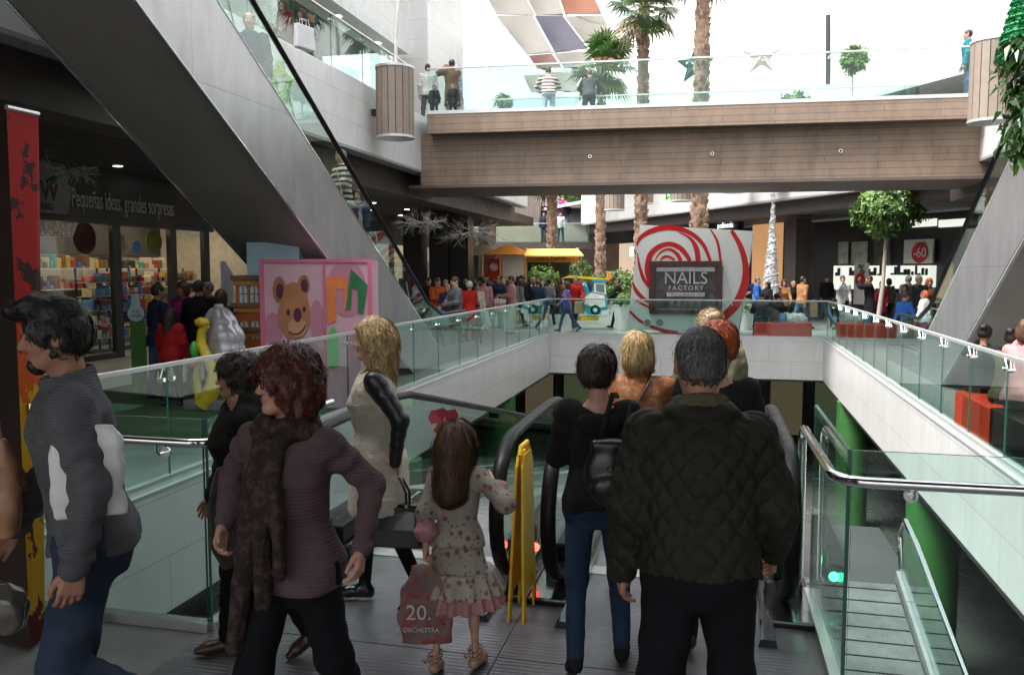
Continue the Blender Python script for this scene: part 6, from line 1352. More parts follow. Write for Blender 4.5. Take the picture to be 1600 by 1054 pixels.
# man in the quilted jacket (seen from behind)
r = new_person('grey-haired man seen from behind in a bulky dark olive quilted jacket', 1084, 3.0, -6)
K = skel(1.775, 'm', lean=5, legs=((6, 6, 4), (-8, 6, 6)), arms=((-6, 17, 44), (-2, 12, 14)), head=(4, 8), bulk=1.06, shd=.03)
K['hs'] = 1.04
body(r, K, .009, 1, 'grey', hands=('relax', 'relax')); hairo(r, K, 'short', 'grey', .0042, 9000, 3)
def quilt(x, y, z):
    a = .066; u = np.sign(x)*(np.abs(x)+(y+.16)*.9); p = (u+z)/a*math.pi*.7; q = (u-z)/a*math.pi*.7; v = np.minimum(np.abs(np.sin(p)), np.abs(np.sin(q))); return .006-.0125*v**.45+.0012*vnoise(x*50, y*50, z*50, 2)
V = top_garment(K, .0066, tabx=[(-.45, .212, .17), (-.12, .212, .17), (0, .202, .165), (.16, .192, .158), (.30, .198, .158), (.38, .185, .148), (.43, .158, .13), (.47, .130, .112), (.50, .105, .095), (.56, .08, .08)], t=.008, hem=-.035, flare=.006, sleeve=1.0, amp=.013, arm_t=.026, e=2.5, wr=.006, pat=quilt, neck=.074, seed=4)
V.add(ell(K['nb']+A_([0, -.02, -.01]), (.125, .10, .05)), .03); V.cut(rc(K['nb']-(K['hc']-K['nb'])*.1, K['hc'], .070, .070), .006); addV(r, 'quilted_jacket', V, fabric('olive quilting', (.021, .020, .014), 'quilt'))
Vc = Vol(K['nb']-.16, K['nb']+.16, .006)
for k in range(16):
    a0, a1 = [2*math.pi*(k+j)/16 for j in (0, 1)]; f_ = lambda a: K['nb']+A_([math.cos(a)*.082, math.sin(a)*.078+.004, -.012+.034+.035*(-math.sin(a))*.7]); Vc.add(rc(f_(a0), f_(a1), .017, .017), .01); Vc.add(rc(f_(a0)+A_([math.cos(a0)*.012, math.sin(a0)*.012, -.022]), f_(a1)+A_([math.cos(a1)*.012, math.sin(a1)*.012, -.022]), .014, .014), .01)
folds(Vc, .003); addV(r, 'collar', Vc, fabric('olive corduroy', (.10, .085, .055), 'plain'))
addV(r, 'trousers', bottom_garment(K, .011, .02, seed=3, r=(.098, .075, .06)), fabric('black trousers', (.008, .008, .010)))
for i in (0, 1): addV(r, 'shoe', shoe(K, i, .007), fabric('black shoe leather', (.012, .011, .011), 'leather'))
def spectacles(root, K, c=(.02, .02, .02)):
    m = MB(); hs = K.get('hs', K['s']); f_ = lambda p: K['hc']+K['HM'] @ (A_(p)*hs)
    for sd in (-1, 1):
        m.tube([f_((sd*.033+.022*math.cos(2*math.pi*k/16), .099, .001+.017*math.sin(2*math.pi*k/16))) for k in range(17)], .0022, 6, caps=False); m.tube([f_((sd*.055, .098, .006)), f_((sd*.082, .06, .008)), f_((sd*.087, -.01, .004))], .002, 5)
    m.tube([f_((-.011, .102, .004)), f_((.011, .102, .004))], .002, 5); me = m.mesh('spectacles', mat('spectacle frame', c, .3)); return mkobj('spectacles', me, root)
spectacles(r, K)
# woman with backpack
r = new_person('short-haired woman in a black top and jeans with a small black backpack, seen from behind', 931, 4.15, -4)
K = skel(1.60, 'f', lean=4, legs=((2, 5, 4), (-10, 3, 14)), arms=((0, 10, 30), (8, 12, 80)), head=(-12, 6), bulk=1.08); K['hs'] = .98
body(r, K, .009, 2, 'dark', hands=('relax', 'relax')); hairo(r, K, 'pixie', 'auburn' if False else 'dark', .0042, 6000, 5)
addV(r, 'top', top_garment(K, .008, t=.016, hem=-.06, flare=.006, sleeve=.72, neck=.098, amp=.008, hood=False, seed=8), fabric('black jersey', (.012, .012, .013)))
V = Vol(K['nb']-.25, K['nb']+.2, .007); V.add(ell(K['nb']+A_([0, -.105, -.10]), (.105, .042, .08)), .02); V.cut(ell(K['nb']+A_([0, -.09, -.03]), (.10, .05, .06)), .02); folds(V, .010, seed=2); addV(r, 'hood', V, MATS['black jersey'])
addV(r, 'jeans', bottom_garment(K, .008, .007, r=(.084, .064, .047), seed=5, amp=.005, wr=.0012, top=.06), fabric('dark blue denim', (.018, .032, .062), 'denim'))
for i in (0, 1): addV(r, 'boot', shoe(K, i, .006, 'ankle boot'), fabric('black suede', (.010, .010, .010)))
bk = K; brt = r
q = wpt(r, K['T'][0]+K['T'][1] @ A_([.045, -.185, .16])); t = thing('backpack', 'small black leather backpack worn on one shoulder of the woman in jeans', 'backpack', q, r.rotation_euler.z)
V = Vol((-.15, -.1, -.2), (.15, .1, .2), .0065); V.add(ell((0, 0, -.02), (.115, .062, .15)), .02); V.add(ell((0, -.045, -.07), (.085, .04, .065)), .012); V.add(rc((-.06, -.01, .12), (.06, -.01, .12), .03, .03), .03); folds(V, .006, seed=3); addV(t, 'bag', V, fabric('black bag leather', (.012, .012, .013), 'leather'))
m = MB(); m.tube([(-.04, 0, .12), (-.02, .02, .21), (.02, .10, .34), (.05, .17, .33)], [(.018, .006)]*4, 8); m.tube([(.05, .0, .12), (.08, .03, .2), (.11, .1, .3), (.12, .16, .3)], [(.016, .005)]*4, 8); mkobj('strap', m.mesh('strap', fabric('black webbing', (.015, .015, .015)), True), t)
m = MB(); m.tube([(-.05, -.086, -.04), (.05, -.086, -.04)], .004, 6); m.box(-.012, .012, -.09, -.08, .02, .035); mkobj('zip', m.mesh('zip', M_chrome), t)
# woman in the orange-brown print top
r = new_person('blonde woman seen from behind in a mottled orange-brown top with a shoulder strap', 992, 4.95, -6)
K = skel(1.62, 'f', lean=4, legs=((-4, 3, 4), (4, 3, 3)), arms=((25, 10, 40), (25, 10, 40)), head=(0, 6), bulk=1.1)
body(r, K, .011, 2, 'ash', hands=('relax', 'relax')); hairo(r, K, 'bob', 'blonde', .0048, 5000, 8)
addV(r, 'top', top_garment(K, .010, t=.022, hem=-.14, flare=.015, amp=.008, neck=.07, collar=.016, seed=6), fabric('orange print', (.36, .13, .05), 'paisley', c2=(.42, .28, .18)))
addV(r, 'tights', bottom_garment(K, .011, .0, r=(.072, .05, .036), seed=5, amp=.001, wr=0), fabric('black tights', (.01, .01, .011)))
addV(r, 'skirt', Vol(*bounds(K), .012).add(torso(K, .03, -.30, .02), .02), MATS['black tights'])
for i in (0, 1): addV(r, 'boot', shoe(K, i, .008, 'ankle boot'), fabric('brown suede', (.07, .035, .022)))
m = MB(); f_ = lambda a: tuple(K['T'][0]+K['T'][1] @ A_(a)); m.tube([f_(v) for v in ((.10, .06, .50), (.085, -.02, .525), (.05, -.105, .44), (-.03, -.148, .30), (-.12, -.13, .12), (-.2, -.05, .0))], [(.014, .004)]*6, 8); o = m.mesh('bag_strap', fabric('brown strap', (.05, .03, .02), 'leather'), True); mkobj('bag_strap', o, r)
# red-haired woman
r = new_person('woman with short copper-orange hair and black top, seen from behind beyond the quilted jacket', 1112, 4.35, -14)
K = skel(1.70, 'f', lean=4, legs=((0, 5, 4), (-6, 3, 14)), arms=((10, 14, 25), (10, 14, 25)), head=(16, 8), bulk=1.12); K['hs'] = 1.03
body(r, K, .010, 2, 'orange'); hairo(r, K, 'pixie', 'orange', .0045, 6000, 11)
addV(r, 'top', top_garment(K, .010, t=.014, hem=-.10, flare=.008, amp=.006, neck=.09, seed=9), MATS['black jersey']); addV(r, 'trousers', bottom_garment(K, .011, .014, seed=2), MATS['black trousers'])
for i in (0, 1): addV(r, 'shoe', shoe(K, i, .008), MATS['black shoe leather'])
# olive coat, tied fair hair
r = new_person('person in pale olive coat with tied-up fair hair, farthest in the queue', 1120, 5.7, -10)
K = skel(1.72, 'f', lean=6, side=-8, legs=((4, 5, 4), (-6, 3, 6)), arms=((20, 14, 45), (20, 14, 45)), head=(20, 4), bulk=1.15)
body(r, K, .012, 2, 'ash'); hairo(r, K, 'bun', 'ash', .005, 1400, 12)
addV(r, 'coat', top_garment(K, .011, t=.026, hem=-.25, flare=.02, amp=.010, neck=.075, collar=.02, seed=19), fabric('pale olive cotton', (.16, .155, .095))); addV(r, 'trousers', bottom_garment(K, .012, .012, seed=2), fabric('grey trousers', (.05, .05, .055)))
for i in (0, 1): addV(r, 'shoe', shoe(K, i, .009), MATS['black shoe leather'])
# blonde in the cream waistcoat
r = new_person('blonde woman in profile, long cream fleece gilet, black leather sleeves and shiny boots', 592, 4.85, 98)
K = skel(1.70, 'f', lean=1, legs=((8, 2, 4), (-13, 2, 10)), arms=((-6, 10, 14), to(r, 617, 722, 4.62, (-.3, -1, -.2))), head=(6, -4), bulk=1.0)
body(r, K, .009, 2, 'ash', hands=('relax', 'grip')); hairo(r, K, 'wavy', 'blonde', .0045, 7000, 21)
addV(r, 'black_sleeves', top_garment(K, .008, t=.006, hem=-.05, amp=.003, neck=.062, seed=3, wr=.003, arm_t=.011), fabric('black sleeve leather', (.018, .019, .024), 'leather'))
V = top_garment(K, .008, t=.030, hem=-.33, flare=.030, amp=.010, neck=.10, seed=13, sleeves=False, fine=.0035, e=2.3); A = K['A1']
for i in (0, 1): A = K['A%d' % i]; V.cut(rc(A['S']+A_([0, 0, .03]), A['S']*.7+A['E']*.3, .058, .052), .012)
V.cut(ell(K['T'][0]+K['T'][1] @ A_([0, .17, .30]), (.045, .06, .32)), .01)
addV(r, 'gilet', V, fabric('cream fleece', (.68, .61, .49), 'wool'))
V = Vol((-.3, -.15, K['T'][0][2]-.3), (-.1, .2, K['T'][0][2]+.1), .007); c = K['T'][0]+A_([-.205, .05, -.10]); V.add(ell(c, (.016, .068, .085)), .01); folds(V, .003); addV(r, 'pocket', V, MATS['cream fleece'])
addV(r, 'black_skirt', Vol(*bounds(K), .011).add(torso(K, .018, -.42, .02), .02), fabric('black skirt cloth', (.010, .010, .011)))
addV(r, 'tights', bottom_garment(K, .010, .0, r=(.072, .052, .040), seed=5, amp=.001, wr=0), MATS['black tights'])
for i in (0, 1):
    V = shoe(K, i, .006, 'pointed boot'); addV(r, 'boot', V, fabric('black patent leather', (.008, .008, .009), 'shiny'))
hp, hM = K['HP'][1]; q = wpt(r, hp); t = thing('handbag', 'glossy black handbag with two loop handles held by the blonde woman', 'handbag', q-Vector((0, 0, .40)), r.rotation_euler.z)
V = Vol((-.12, -.25, -.02), (.12, .25, .30), .006); V.add(loft((A_([0, 0, 0]), np.eye(3)), [(0, .075, .215), (.1, .072, .21), (.2, .05, .195), (.235, .03, .185)], 5), .01); addV(t, 'bag_body', V, fabric('black bag gloss', (.010, .010, .011), 'shiny'))
m = MB()
for x in (-.03, .03): m.tube([(x, -.09, .22), (x, -.085, .30), (x*.6, -.05, .375), (x*.3, 0, .398), (x*.6, .05, .375), (x, .085, .30), (x, .09, .22)], .0075, 8)
o = m.mesh('handle', MATS['black bag gloss'], True); mkobj('handle', o, t)
for y in (-.09, .09): m = MB(); m.tube([(.04, y, .20), (.04, y, .24)], .012, 8); m.tube([(-.04, y, .20), (-.04, y, .24)], .012, 8); mkobj('stud', m.mesh('stud', M_chrome), t)
m = MB(); m.box(-.052, -.035, -.19, .19, .205, .222); mkobj('top_band', m.mesh('top_band', M_black), t)
t.rotation_euler.z += R(-18)
# woman with auburn hair and scarf
r = new_person('auburn-haired woman with glasses in a mauve knit cardigan and long scarf, striding left', 466, 3.15, 160)
K = skel(1.70, 'f', lean=2, legs=((16, 3, 6), (-14, 3, 12)), arms=(to(r, 348, 826, 3.06, (.7, -.7, -.1)), to(r, 566, 858, 3.0, (-.35, -1, -.2))), head=(-38, 0), bulk=1.08); K['hs'] = .94
body(r, K, .008, 0, 'auburn', hands=('relax', 'relax')); hairo(r, K, 'curlybob', 'auburn', .0045, 8000, 31); spectacles(r, K)
addV(r, 'cardigan', top_garment(K, .0075, t=.014, hem=-.10, flare=.010, amp=.007, neck=.066, seed=33, wr=.006, arm_t=.010), fabric('mauve knit', (.095, .064, .068), 'soft knit'))
addV(r, 'trousers', bottom_garment(K, .010, .004, r=(.098, .074, .066), seed=7, top=.0), MATS['black trousers'])
for i in (0, 1): addV(r, 'shoe', shoe(K, i, .008), MATS['black shoe leather'])
V = Vol(K['nb']-A_([.3, .3, 1.05]), K['nb']+A_([.3, .35, .15]), .0085); n = 16
for k in range(n):
    for (rr, zz, rad) in ((.085, .00, .030), (.098, -.035, .032)): a0, a1 = [2*math.pi*(k+j)/n for j in (0, 1)]; V.add(rc(K['nb']+A_([math.cos(a0)*rr, math.sin(a0)*rr*.95+.01, zz+.01*math.sin(a0*3)]), K['nb']+A_([math.cos(a1)*rr, math.sin(a1)*rr*.95+.01, zz+.01*math.sin(a1*3)]), rad, rad), .015)
f_ = lambda p: K['nb']+A_(p)
for P, w_ in (([(.0, .12, -.06), (.0, .17, -.25), (.0, .165, -.42), (.01, .17, -.62)], .028), ([(-.03, .12, -.06), (-.05, .175, -.22), (-.06, .165, -.36), (-.06, .165, -.50)], .024), ([(.05, .10, -.08), (.07, .15, -.3), (.10, .15, -.55), (.14, .15, -.80)], .034)):
    for a, b in zip(P[:-1], P[1:]): V.add(rc(f_(a), f_(b), w_, w_*1.1), .02)
folds(V, .012, (30, 30, 6), 5); addV(r, 'scarf', V, fabric('dark patterned scarf', (.032, .021, .020), 'paisley', c2=(.075, .05, .042)))
# woman half hidden behind her
r = new_person('dark-coated woman half hidden behind the auburn-haired woman, hand raised to her chin', 392, 4.2, 118)
K = skel(1.585, 'f', lean=3, legs=((10, 3, 6), (-16, 3, 12)), arms=((5, 8, 20), to(r, 385, 628, 4.0, (-.6, -.3, -.9))), head=(-4, 2), bulk=1.1)
body(r, K, .010, 0, 'dark', hands=('relax', 'grip')); hairo(r, K, 'curlybob', 'dark', .005, 1500, 41); spectacles(r, K)
addV(r, 'coat', top_garment(K, .009, t=.028, hem=-.36, flare=.022, amp=.011, neck=.07, collar=.02, seed=43, wr=.007), fabric('dark green-grey coat', (.020, .020, .017), 'plain'))
addV(r, 'trousers', bottom_garment(K, .011, .012, seed=7), MATS['black trousers'])
for i in (0, 1): addV(r, 'shoe', shoe(K, i, .008), fabric('brown shoe leather', (.05, .025, .015), 'leather'))
V = Vol(K['T'][0]-A_([.45, .3, .35]), K['T'][0]+A_([.1, .5, .2]), .009); V.add(ell(K['T'][0]+A_([-.15, .12, -.03]), (.045, .085, .26)), .02); folds(V, .014, (14, 14, 6), 3); addV(r, 'folded_coat', V, fabric('brown wool', (.07, .055, .042), 'wool'))
# tall man at the left
r = new_person('tall dark-haired man in a grey ribbed cardigan and jeans, striding left', 158, 3.2, 118)
K = skel(1.90, 'm', lean=6, legs=((8, 2, 4), (14, 4, 68)), arms=((12, 5, 20), (-10, 15, 22)), head=(-2, 6), bulk=1.02, neckf=.02); K['hs'] = 1.03
body(r, K, .008, 1, 'black', hands=('relax', 'relax')); hairo(r, K, 'quiff', 'black', .0045, 6000, 51)
V = Vol(K['hc']-.2, K['hc']+.2, .006); hs = K['hs']; g_ = lambda p: K['hc']+K['HM'] @ (A_(p)*hs); V.add(rc(g_((-.052, 0, -.055)), g_((0, .062, -.100)), .024, .026), .02); V.add(rc(g_((.052, 0, -.055)), g_((0, .062, -.100)), .024, .026), .02); V.add(ell(g_((0, .075, -.094)), (.026, .02, .022)), .02); V.mod(lambda x, y, z: .003*vnoise(x*150, y*150, z*150)); addV(r, 'beard', V, hmats('black')[0])
addV(r, 'cardigan', top_garment(K, .0075, t=.024, hem=-.06, flare=.010, amp=.011, neck=.080, collar=.026, seed=53, wr=.009, arm_t=.019), fabric('grey ribbed knit', (.115, .118, .125), 'knit'))
addV(r, 'jeans', bottom_garment(K, .008, .014, r=(.095, .072, .060), seed=55, amp=.008, wr=.004, top=.08), fabric('mid blue denim', (.030, .042, .070), 'denim'))
for i in (0, 1): addV(r, 'shoe', shoe(K, i, .007), fabric('dark trainer', (.02, .02, .025), 'leather'))
def sack(root_pt, rz, w_, dd, h, m, label, name, cat, seed=0, handle=True, topc=.75, amp=.012, open_=True):
    t = thing(name, label, cat, root_pt, rz); V = Vol((-w_-.05, -dd-.06, -.03), (w_+.05, dd+.06, h+.05), .008); V.add(loft((A_([0, 0, 0]), np.eye(3)), [(0, w_*.96, dd), (h*.3, w_, dd*1.05), (h*.75, w_*.92, dd*.8), (h, w_*topc, dd*.35)], 3.5), .01); folds(V, amp, (14, 14, 9), seed); addV(t, 'bag_body', V, m)
    if handle: m2 = MB(); m2.tube([(-w_*.45, 0, h-.02), (-w_*.3, 0, h+.08), (0, 0, h+.12), (w_*.3, 0, h+.08), (w_*.45, 0, h-.02)], .006, 6); mkobj('handle', m2.mesh('handle', m, True), t)
    return t
hp, hM = K['HP'][1]
q = wpt(r, (-.25, .01, 1.10)); sack(q, r.rotation_euler.z+R(86), .12, .026, .32, fabric('white plastic', (.30, .285, .29), 'plain', .5), 'white plastic bag tucked under the arm of the man in the grey cardigan', 'plastic_bag', 'plastic bag', 3, False, .8, .005)
# the girl
r = new_person('little girl in a floral dress with a pink bow, reaching for the handrail', 716, 4.08, -16)
K = skel(1.235, 'c', lean=2, legs=((4, 3, 4), (-6, 3, 8)), arms=(to(r, 768, 752, 4.05, (.9, -.3, -.7)), to(r, 664, 862, 3.96, (-.9, -.6, -.1))), head=(-10, 4), bulk=1.0); K['hs'] = .90
body(r, K, .008, 2, 'brown', hands=('flat', 'grip'), palms=((.2, .6, -.8), None), hv=.0032, calf=True); hairo(r, K, 'long', 'brown', .0045, 7000, 61)
M_flo = fabric('floral cotton', (.36, .32, .27), 'floral'); M_pkf = fabric('pink frill', (.46, .22, .24), 'plain')
V = top_garment(K, .0075, t=.012, hem=-.02, flare=.015, sleeve=.70, amp=.006, neck=.055, seed=63, wr=.004, arm_t=.018)
V.add(loft(K['Tt'], sctab([(.12, .135, .10), (.0, .165, .13), (-.12, .20, .165), (-.20, .222, .185)], K['s']), 2, .0, -.20*K['s'], .1*K['s']), .02); folds(V, .005, (16, 16, 3), 6); V.cut(rc(K['nb'], K['hc'], .052, .052), .006)
addV(r, 'dress', V, M_flo)
def frill(z0, z1, r0, r1, amp, n_, nm, m_, hh=.0068):
    V = Vol((-.36, -.36, K['T'][0][2]+z1-.03), (.36, .36, K['T'][0][2]+z0+.03), hh); V.add(loft((K['T'][0], np.eye(3)), [(z0, r0, r0*.86), (z1, r1, r1*.88)], 2, 0, z1, z0, ruff=lambda z, a, q: amp*np.sin(a*n_+1.5*np.sin(a*3))*np.clip((z0-z)/(z0-z1)+.3, 0, 1)), .0); addV(r, nm, V, m_)
frill(-.13, -.235, .180, .225, .016, 17, 'floral_frill', M_flo); frill(-.20, -.30, .185, .225, .016, 22, 'pink_frill', M_pkf)
for i in (0, 1):
    A = K['A%d' % i]; u = nrm(A['W']-A['E']); p = A['E']+(A['W']-A['E'])*.42; V = Vol(p-.12, p+.12, .006); V.add(rc(p-u*.03, p+u*.02, .040, .056), .01); V.mod(lambda x, y, z: .006*vnoise(x*70, y*70, z*70)); addV(r, 'sleeve_frill', V, M_pkf)
Vb = MB(); hs = K['hs']; g_ = lambda p: Vector(K['hc']+K['HM'] @ (A_(p)*hs)); c = g_((-.05, -.06, .125))
for (dx, dz, w_) in ((-.075, .03, .035), (.06, .045, .032), (-.05, -.055, .022), (.035, -.06, .022), (-.02, .06, .02)):
    e = Vector((dx, -.01, dz)); sd = Vector((-dz, .3*dx, dx)).normalized()*w_; Vb.add([c-sd*.15, c+sd*.15, c+e*.6+sd+Vector((0, -.02, 0)), c+e+sd*.5, c+e-sd*.5, c+e*.6-sd+Vector((0, .02, 0))], [(0, 5, 4, 3, 2, 1)]); Vb.add([c-sd*.15+Vector((0, .012, 0)), c+sd*.15+Vector((0, .012, 0)), c+e*.6+sd, c+e+sd*.5+Vector((0, .012, 0)), c+e-sd*.5+Vector((0, .012, 0)), c+e*.6-sd+Vector((0, .03, 0))], [(0, 1, 2, 3, 4, 5)])
Vb.ball(c, .018, 6); mkobj('bow', Vb.mesh('bow', fabric('pink satin', (.42, .07, .09), 'shiny'), True), r)
for i in (0, 1):
    addV(r, 'ballet_shoe', shoe(K, i, .005, 'ballet'), fabric('tan ballet leather', (.40, .24, .15), 'leather')); J = K['J'][i]; m = MB()
    for zz in (.02, .04): m.tube([tuple(J['ank']+A_([math.cos(a)*.034, math.sin(a)*.036, zz+.012*math.sin(a+i)])) for a in [2*math.pi*k/14 for k in range(15)]], .005, 5, caps=False)
    m.tube([tuple(J['ank']+A_([0, -.036, .035])), tuple(J['ank']+A_([-.04, -.06, .03])), tuple(J['ank']+A_([-.03, -.045, .01]))], .005, 5); mkobj('ankle_ribbon', m.mesh('ankle_ribbon', MATS['tan ballet leather'], True), r)
hp, hM = K['HP'][1]; q = wpt(r, hp)-Vector((0, 0, .37))-V1*.07-U*.03; t = sack(q, face_rz(8), .105, .02, .37, fabric('printed plastic bag', (.22, .16, .15), 'paisley', .35, c2=(.35, .05, .05)), 'printed plastic shopping bag hanging from the left hand of the little girl', 'shopping_bag', 'shopping bag', 9, False, .5, .008)
for (s0, dx, dz, hh) in (('20.', -.01, .155, .10), ('ORCHESTRA', 0, .075, .030)): p = q+U*dx+Vector((0, 0, dz))-V_cam*.045 if False else q+U*dx+Vector((0, 0, dz))+(-V1)*.036; text(s0, hh, frame(p, U, (0, 0, 1)), 'lettering', mat('bag white print', (.6, .57, .55)), None, .003).parent = t
for o in list(t.children):
    if o.name.startswith('lettering'): o.matrix_parent_inverse = (Matrix.Translation(t.location) @ Matrix.Rotation(t.rotation_euler.z, 4, 'Z')).inverted()
print('near people', _t.time()-T0)
# ================================================================ people further off: a few modelled figures, each copied with its own clothes and hair
KITS = {}
def kit(name, sex, H, hairs, garments, h=.016, hh=.010, hands=('relax', 'relax'), **sk_):
    K = skel(H, sex, **sk_); P = {}
    X, Q, mi = build_body(K, h, hh=hh, hands=hands, hv=.006); P['body'] = npmesh('body', X, Q, [skinmat(0), M_lip, M_eye, hmats('dark')[0]], mi)
    for st in hairs: X, Q, mi = hair(K, st, .009, 3, 260); P['hair', st] = npmesh('hair', X, Q, hmats('dark'), mi)
    for nm, V in garments(K):
        X, Q = V.net(); P[nm] = npmesh(nm, X, Q, [M_dark])
    for i in (0, 1): X, Q = shoe(K, i, .012).net(); P['shoe', i] = npmesh('shoe', X, Q, [fabric('dark shoe', (.02, .016, .014), 'leather')])
    KITS[name] = (P, H, K)
tg = lambda nm, **k: (lambda K: (nm, top_garment(K, .014, seed=3, wr=.006, **k)))
bg_ = lambda nm, **k: (lambda K: (nm, bottom_garment(K, .015, **k)))
def G_(*fs): return lambda K: [f_(K) for f_ in fs]
kit('m_stand', 'm', 1.76, ['short', 'bald'], G_(tg('jacket', t=.026, hem=-.10, amp=.012, collar=.02), bg_('trousers', t=.014)), legs=((2, 4, 2), (-3, 6, 4)), arms=((4, 9, 18), (-2, 10, 12)))
kit('m_walk', 'm', 1.78, ['short', 'bald'], G_(tg('jacket', t=.022, hem=-.08, amp=.010, collar=.014), bg_('trousers', t=.013)), legs=((20, 2, 6), (-20, 2, 18)), arms=((-16, 8, 14), (20, 8, 28)), lean=4)
kit('m_hands', 'm', 1.76, ['short'], G_(tg('jacket', t=.026, hem=-.12, amp=.012, collar=.02), bg_('trousers', t=.014)), legs=((2, 5, 2), (-3, 5, 3)), arms=({'to': (.02, .26, 1.12), 'pole': (.9, -.3, -.6)}, {'to': (-.03, .25, 1.08), 'pole': (-.9, -.3, -.6)}), head=(0, 14), lean=3)
kit('m_face', 'm', 1.76, ['short'], G_(tg('jacket', t=.018, hem=-.10, amp=.008, collar=.012), bg_('trousers', t=.012)), legs=((2, 4, 2), (-3, 5, 4)), arms=({'to': (.04, .20, 1.48), 'pole': (.7, .1, -1)}, (4, 8, 30)), head=(0, 6))
kit('m_photo', 'm', 1.76, ['short'], G_(tg('jacket', t=.03, hem=-.42, flare=.02, amp=.012, collar=.02), bg_('trousers', t=.012)), legs=((2, 5, 2), (-3, 5, 3)), arms=({'to': (.06, .30, 1.58), 'pole': (.9, -.1, -.8)}, {'to': (-.08, .30, 1.55), 'pole': (-.9, -.1, -.8)}))
kit('f_coat', 'f', 1.65, ['long', 'bob', 'pixie', 'pony'], G_(tg('coat', t=.026, hem=-.40, flare=.022, amp=.010, collar=.02), bg_('trousers', t=.006, r=(.078, .054, .042))), legs=((3, 3, 2), (-3, 3, 4)), arms=((4, 9, 22), (0, 9, 30)))
kit('f_walk', 'f', 1.65, ['long', 'bob', 'pony', 'bun'], G_(tg('top', t=.018, hem=-.14, flare=.008, amp=.007, neck=.075), bg_('trousers', t=.008, r=(.082, .058, .05))), legs=((20, 2, 6), (-20, 2, 18)), arms=((-14, 9, 16), (20, 9, 34)), lean=3)
kit('child', 'c', 1.15, ['short', 'long'], G_(tg('jacket', t=.03, hem=-.12, flare=.01, amp=.010, collar=.018), bg_('trousers', t=.012)), legs=((3, 4, 2), (-3, 4, 3)), arms=((4, 14, 20), (2, 14, 20)))
kit('sit_m', 'm', 1.74, ['short'], G_(tg('jacket', t=.022, hem=-.06, amp=.010, collar=.014), bg_('trousers', t=.012)), legs=((82, 8, 84), (82, 8, 80)), hipz=.56, arms=({'to': (.06, .34, .82), 'pole': (.9, -.4, -.6)}, {'to': (-.06, .34, .84), 'pole': (-.9, -.4, -.6)}), lean=18, head=(0, 24))
kit('sit_f', 'f', 1.64, ['long', 'bun', 'bob'], G_(tg('top', t=.022, hem=-.08, amp=.010, collar=.012), bg_('trousers', t=.008)), legs=((82, 5, 84), (82, 5, 80)), hipz=.56, arms=({'to': (.05, .30, .80), 'pole': (.9, -.4, -.6)}, {'to': (-.08, .26, 1.1), 'pole': (-.7, -.4, -.9)}), lean=12, head=(0, 12))
kit('lean', 'm', 1.75, ['short'], G_(tg('jacket', t=.02, hem=-.10, amp=.010, collar=.014), bg_('trousers', t=.012)), legs=((-4, 5, 2), (-10, 5, 4)), lean=24, arms=({'to': (.20, .52, 1.06), 'pole': (.9, -.4, -.3)}, {'to': (-.20, .52, 1.06), 'pole': (-.9, -.4, -.3)}), head=(0, 16))
FC = {}
def cloth(c, kind='plain', c2=None):
    k = (c, kind, c2)
    if k not in FC: FC[k] = fabric('cloth %d' % len(FC), c, kind, .85, c2)
    return FC[k]
C_ = dict(black=(.012, .012, .014), navy=(.018, .025, .055), grey=(.11, .115, .125), dgrey=(.045, .047, .052), red=(.34, .014, .014), orange=(.46, .085, .02), teal=(.02, .16, .20), cream=(.50, .46, .38), pink=(.45, .22, .22), denim=(.06, .09, .15), ldenim=(.22, .28, .36), brown=(.16, .075, .04), purple=(.13, .13, .34), blue=(.03, .13, .45), cyan=(.04, .35, .45), white=(.62, .62, .60), maroon=(.16, .012, .02), olive=(.09, .085, .05), magenta=(.40, .03, .20), beige=(.38, .32, .24), tan=(.30, .14, .06))
def crowd(kn, label, px, d, face, H=None, style=None, top='black', bot='denim', hc='dark', skin=0, z=0, kind='plain', c2=None, loc=None, group=None, jit=0):
    P, H0, K = KITS[kn]; q = floor_at(px, d, z) if loc is None else Vector(loc); o = thing('person', label, 'person', q, face_rz(face), group); s = (H or H0)/H0; o.scale = (s, s, s)
    sts = [k[1] for k in P if isinstance(k, tuple) and k[0] == 'hair']; style = style or sts[0]; hm = hmats(hc)
    for key, me in P.items():
        if isinstance(key, tuple) and key[0] == 'hair' and key[1] != style: continue
        nm = key[0] if isinstance(key, tuple) else key; c = mkobj(nm, me, o)
        def setm(i, m): c.material_slots[i].link = 'OBJECT'; c.material_slots[i].material = m
        if nm == 'hair': [setm(i, hm[i]) for i in range(3)]
        elif nm == 'body': setm(0, skinmat(skin)); setm(3, hm[0])
        elif nm in ('jacket', 'coat', 'top'): setm(0, cloth(C_[top], kind, C_.get(c2)))
        elif nm == 'trousers': setm(0, cloth(C_[bot], 'denim' if 'denim' in bot else 'plain'))
    return o
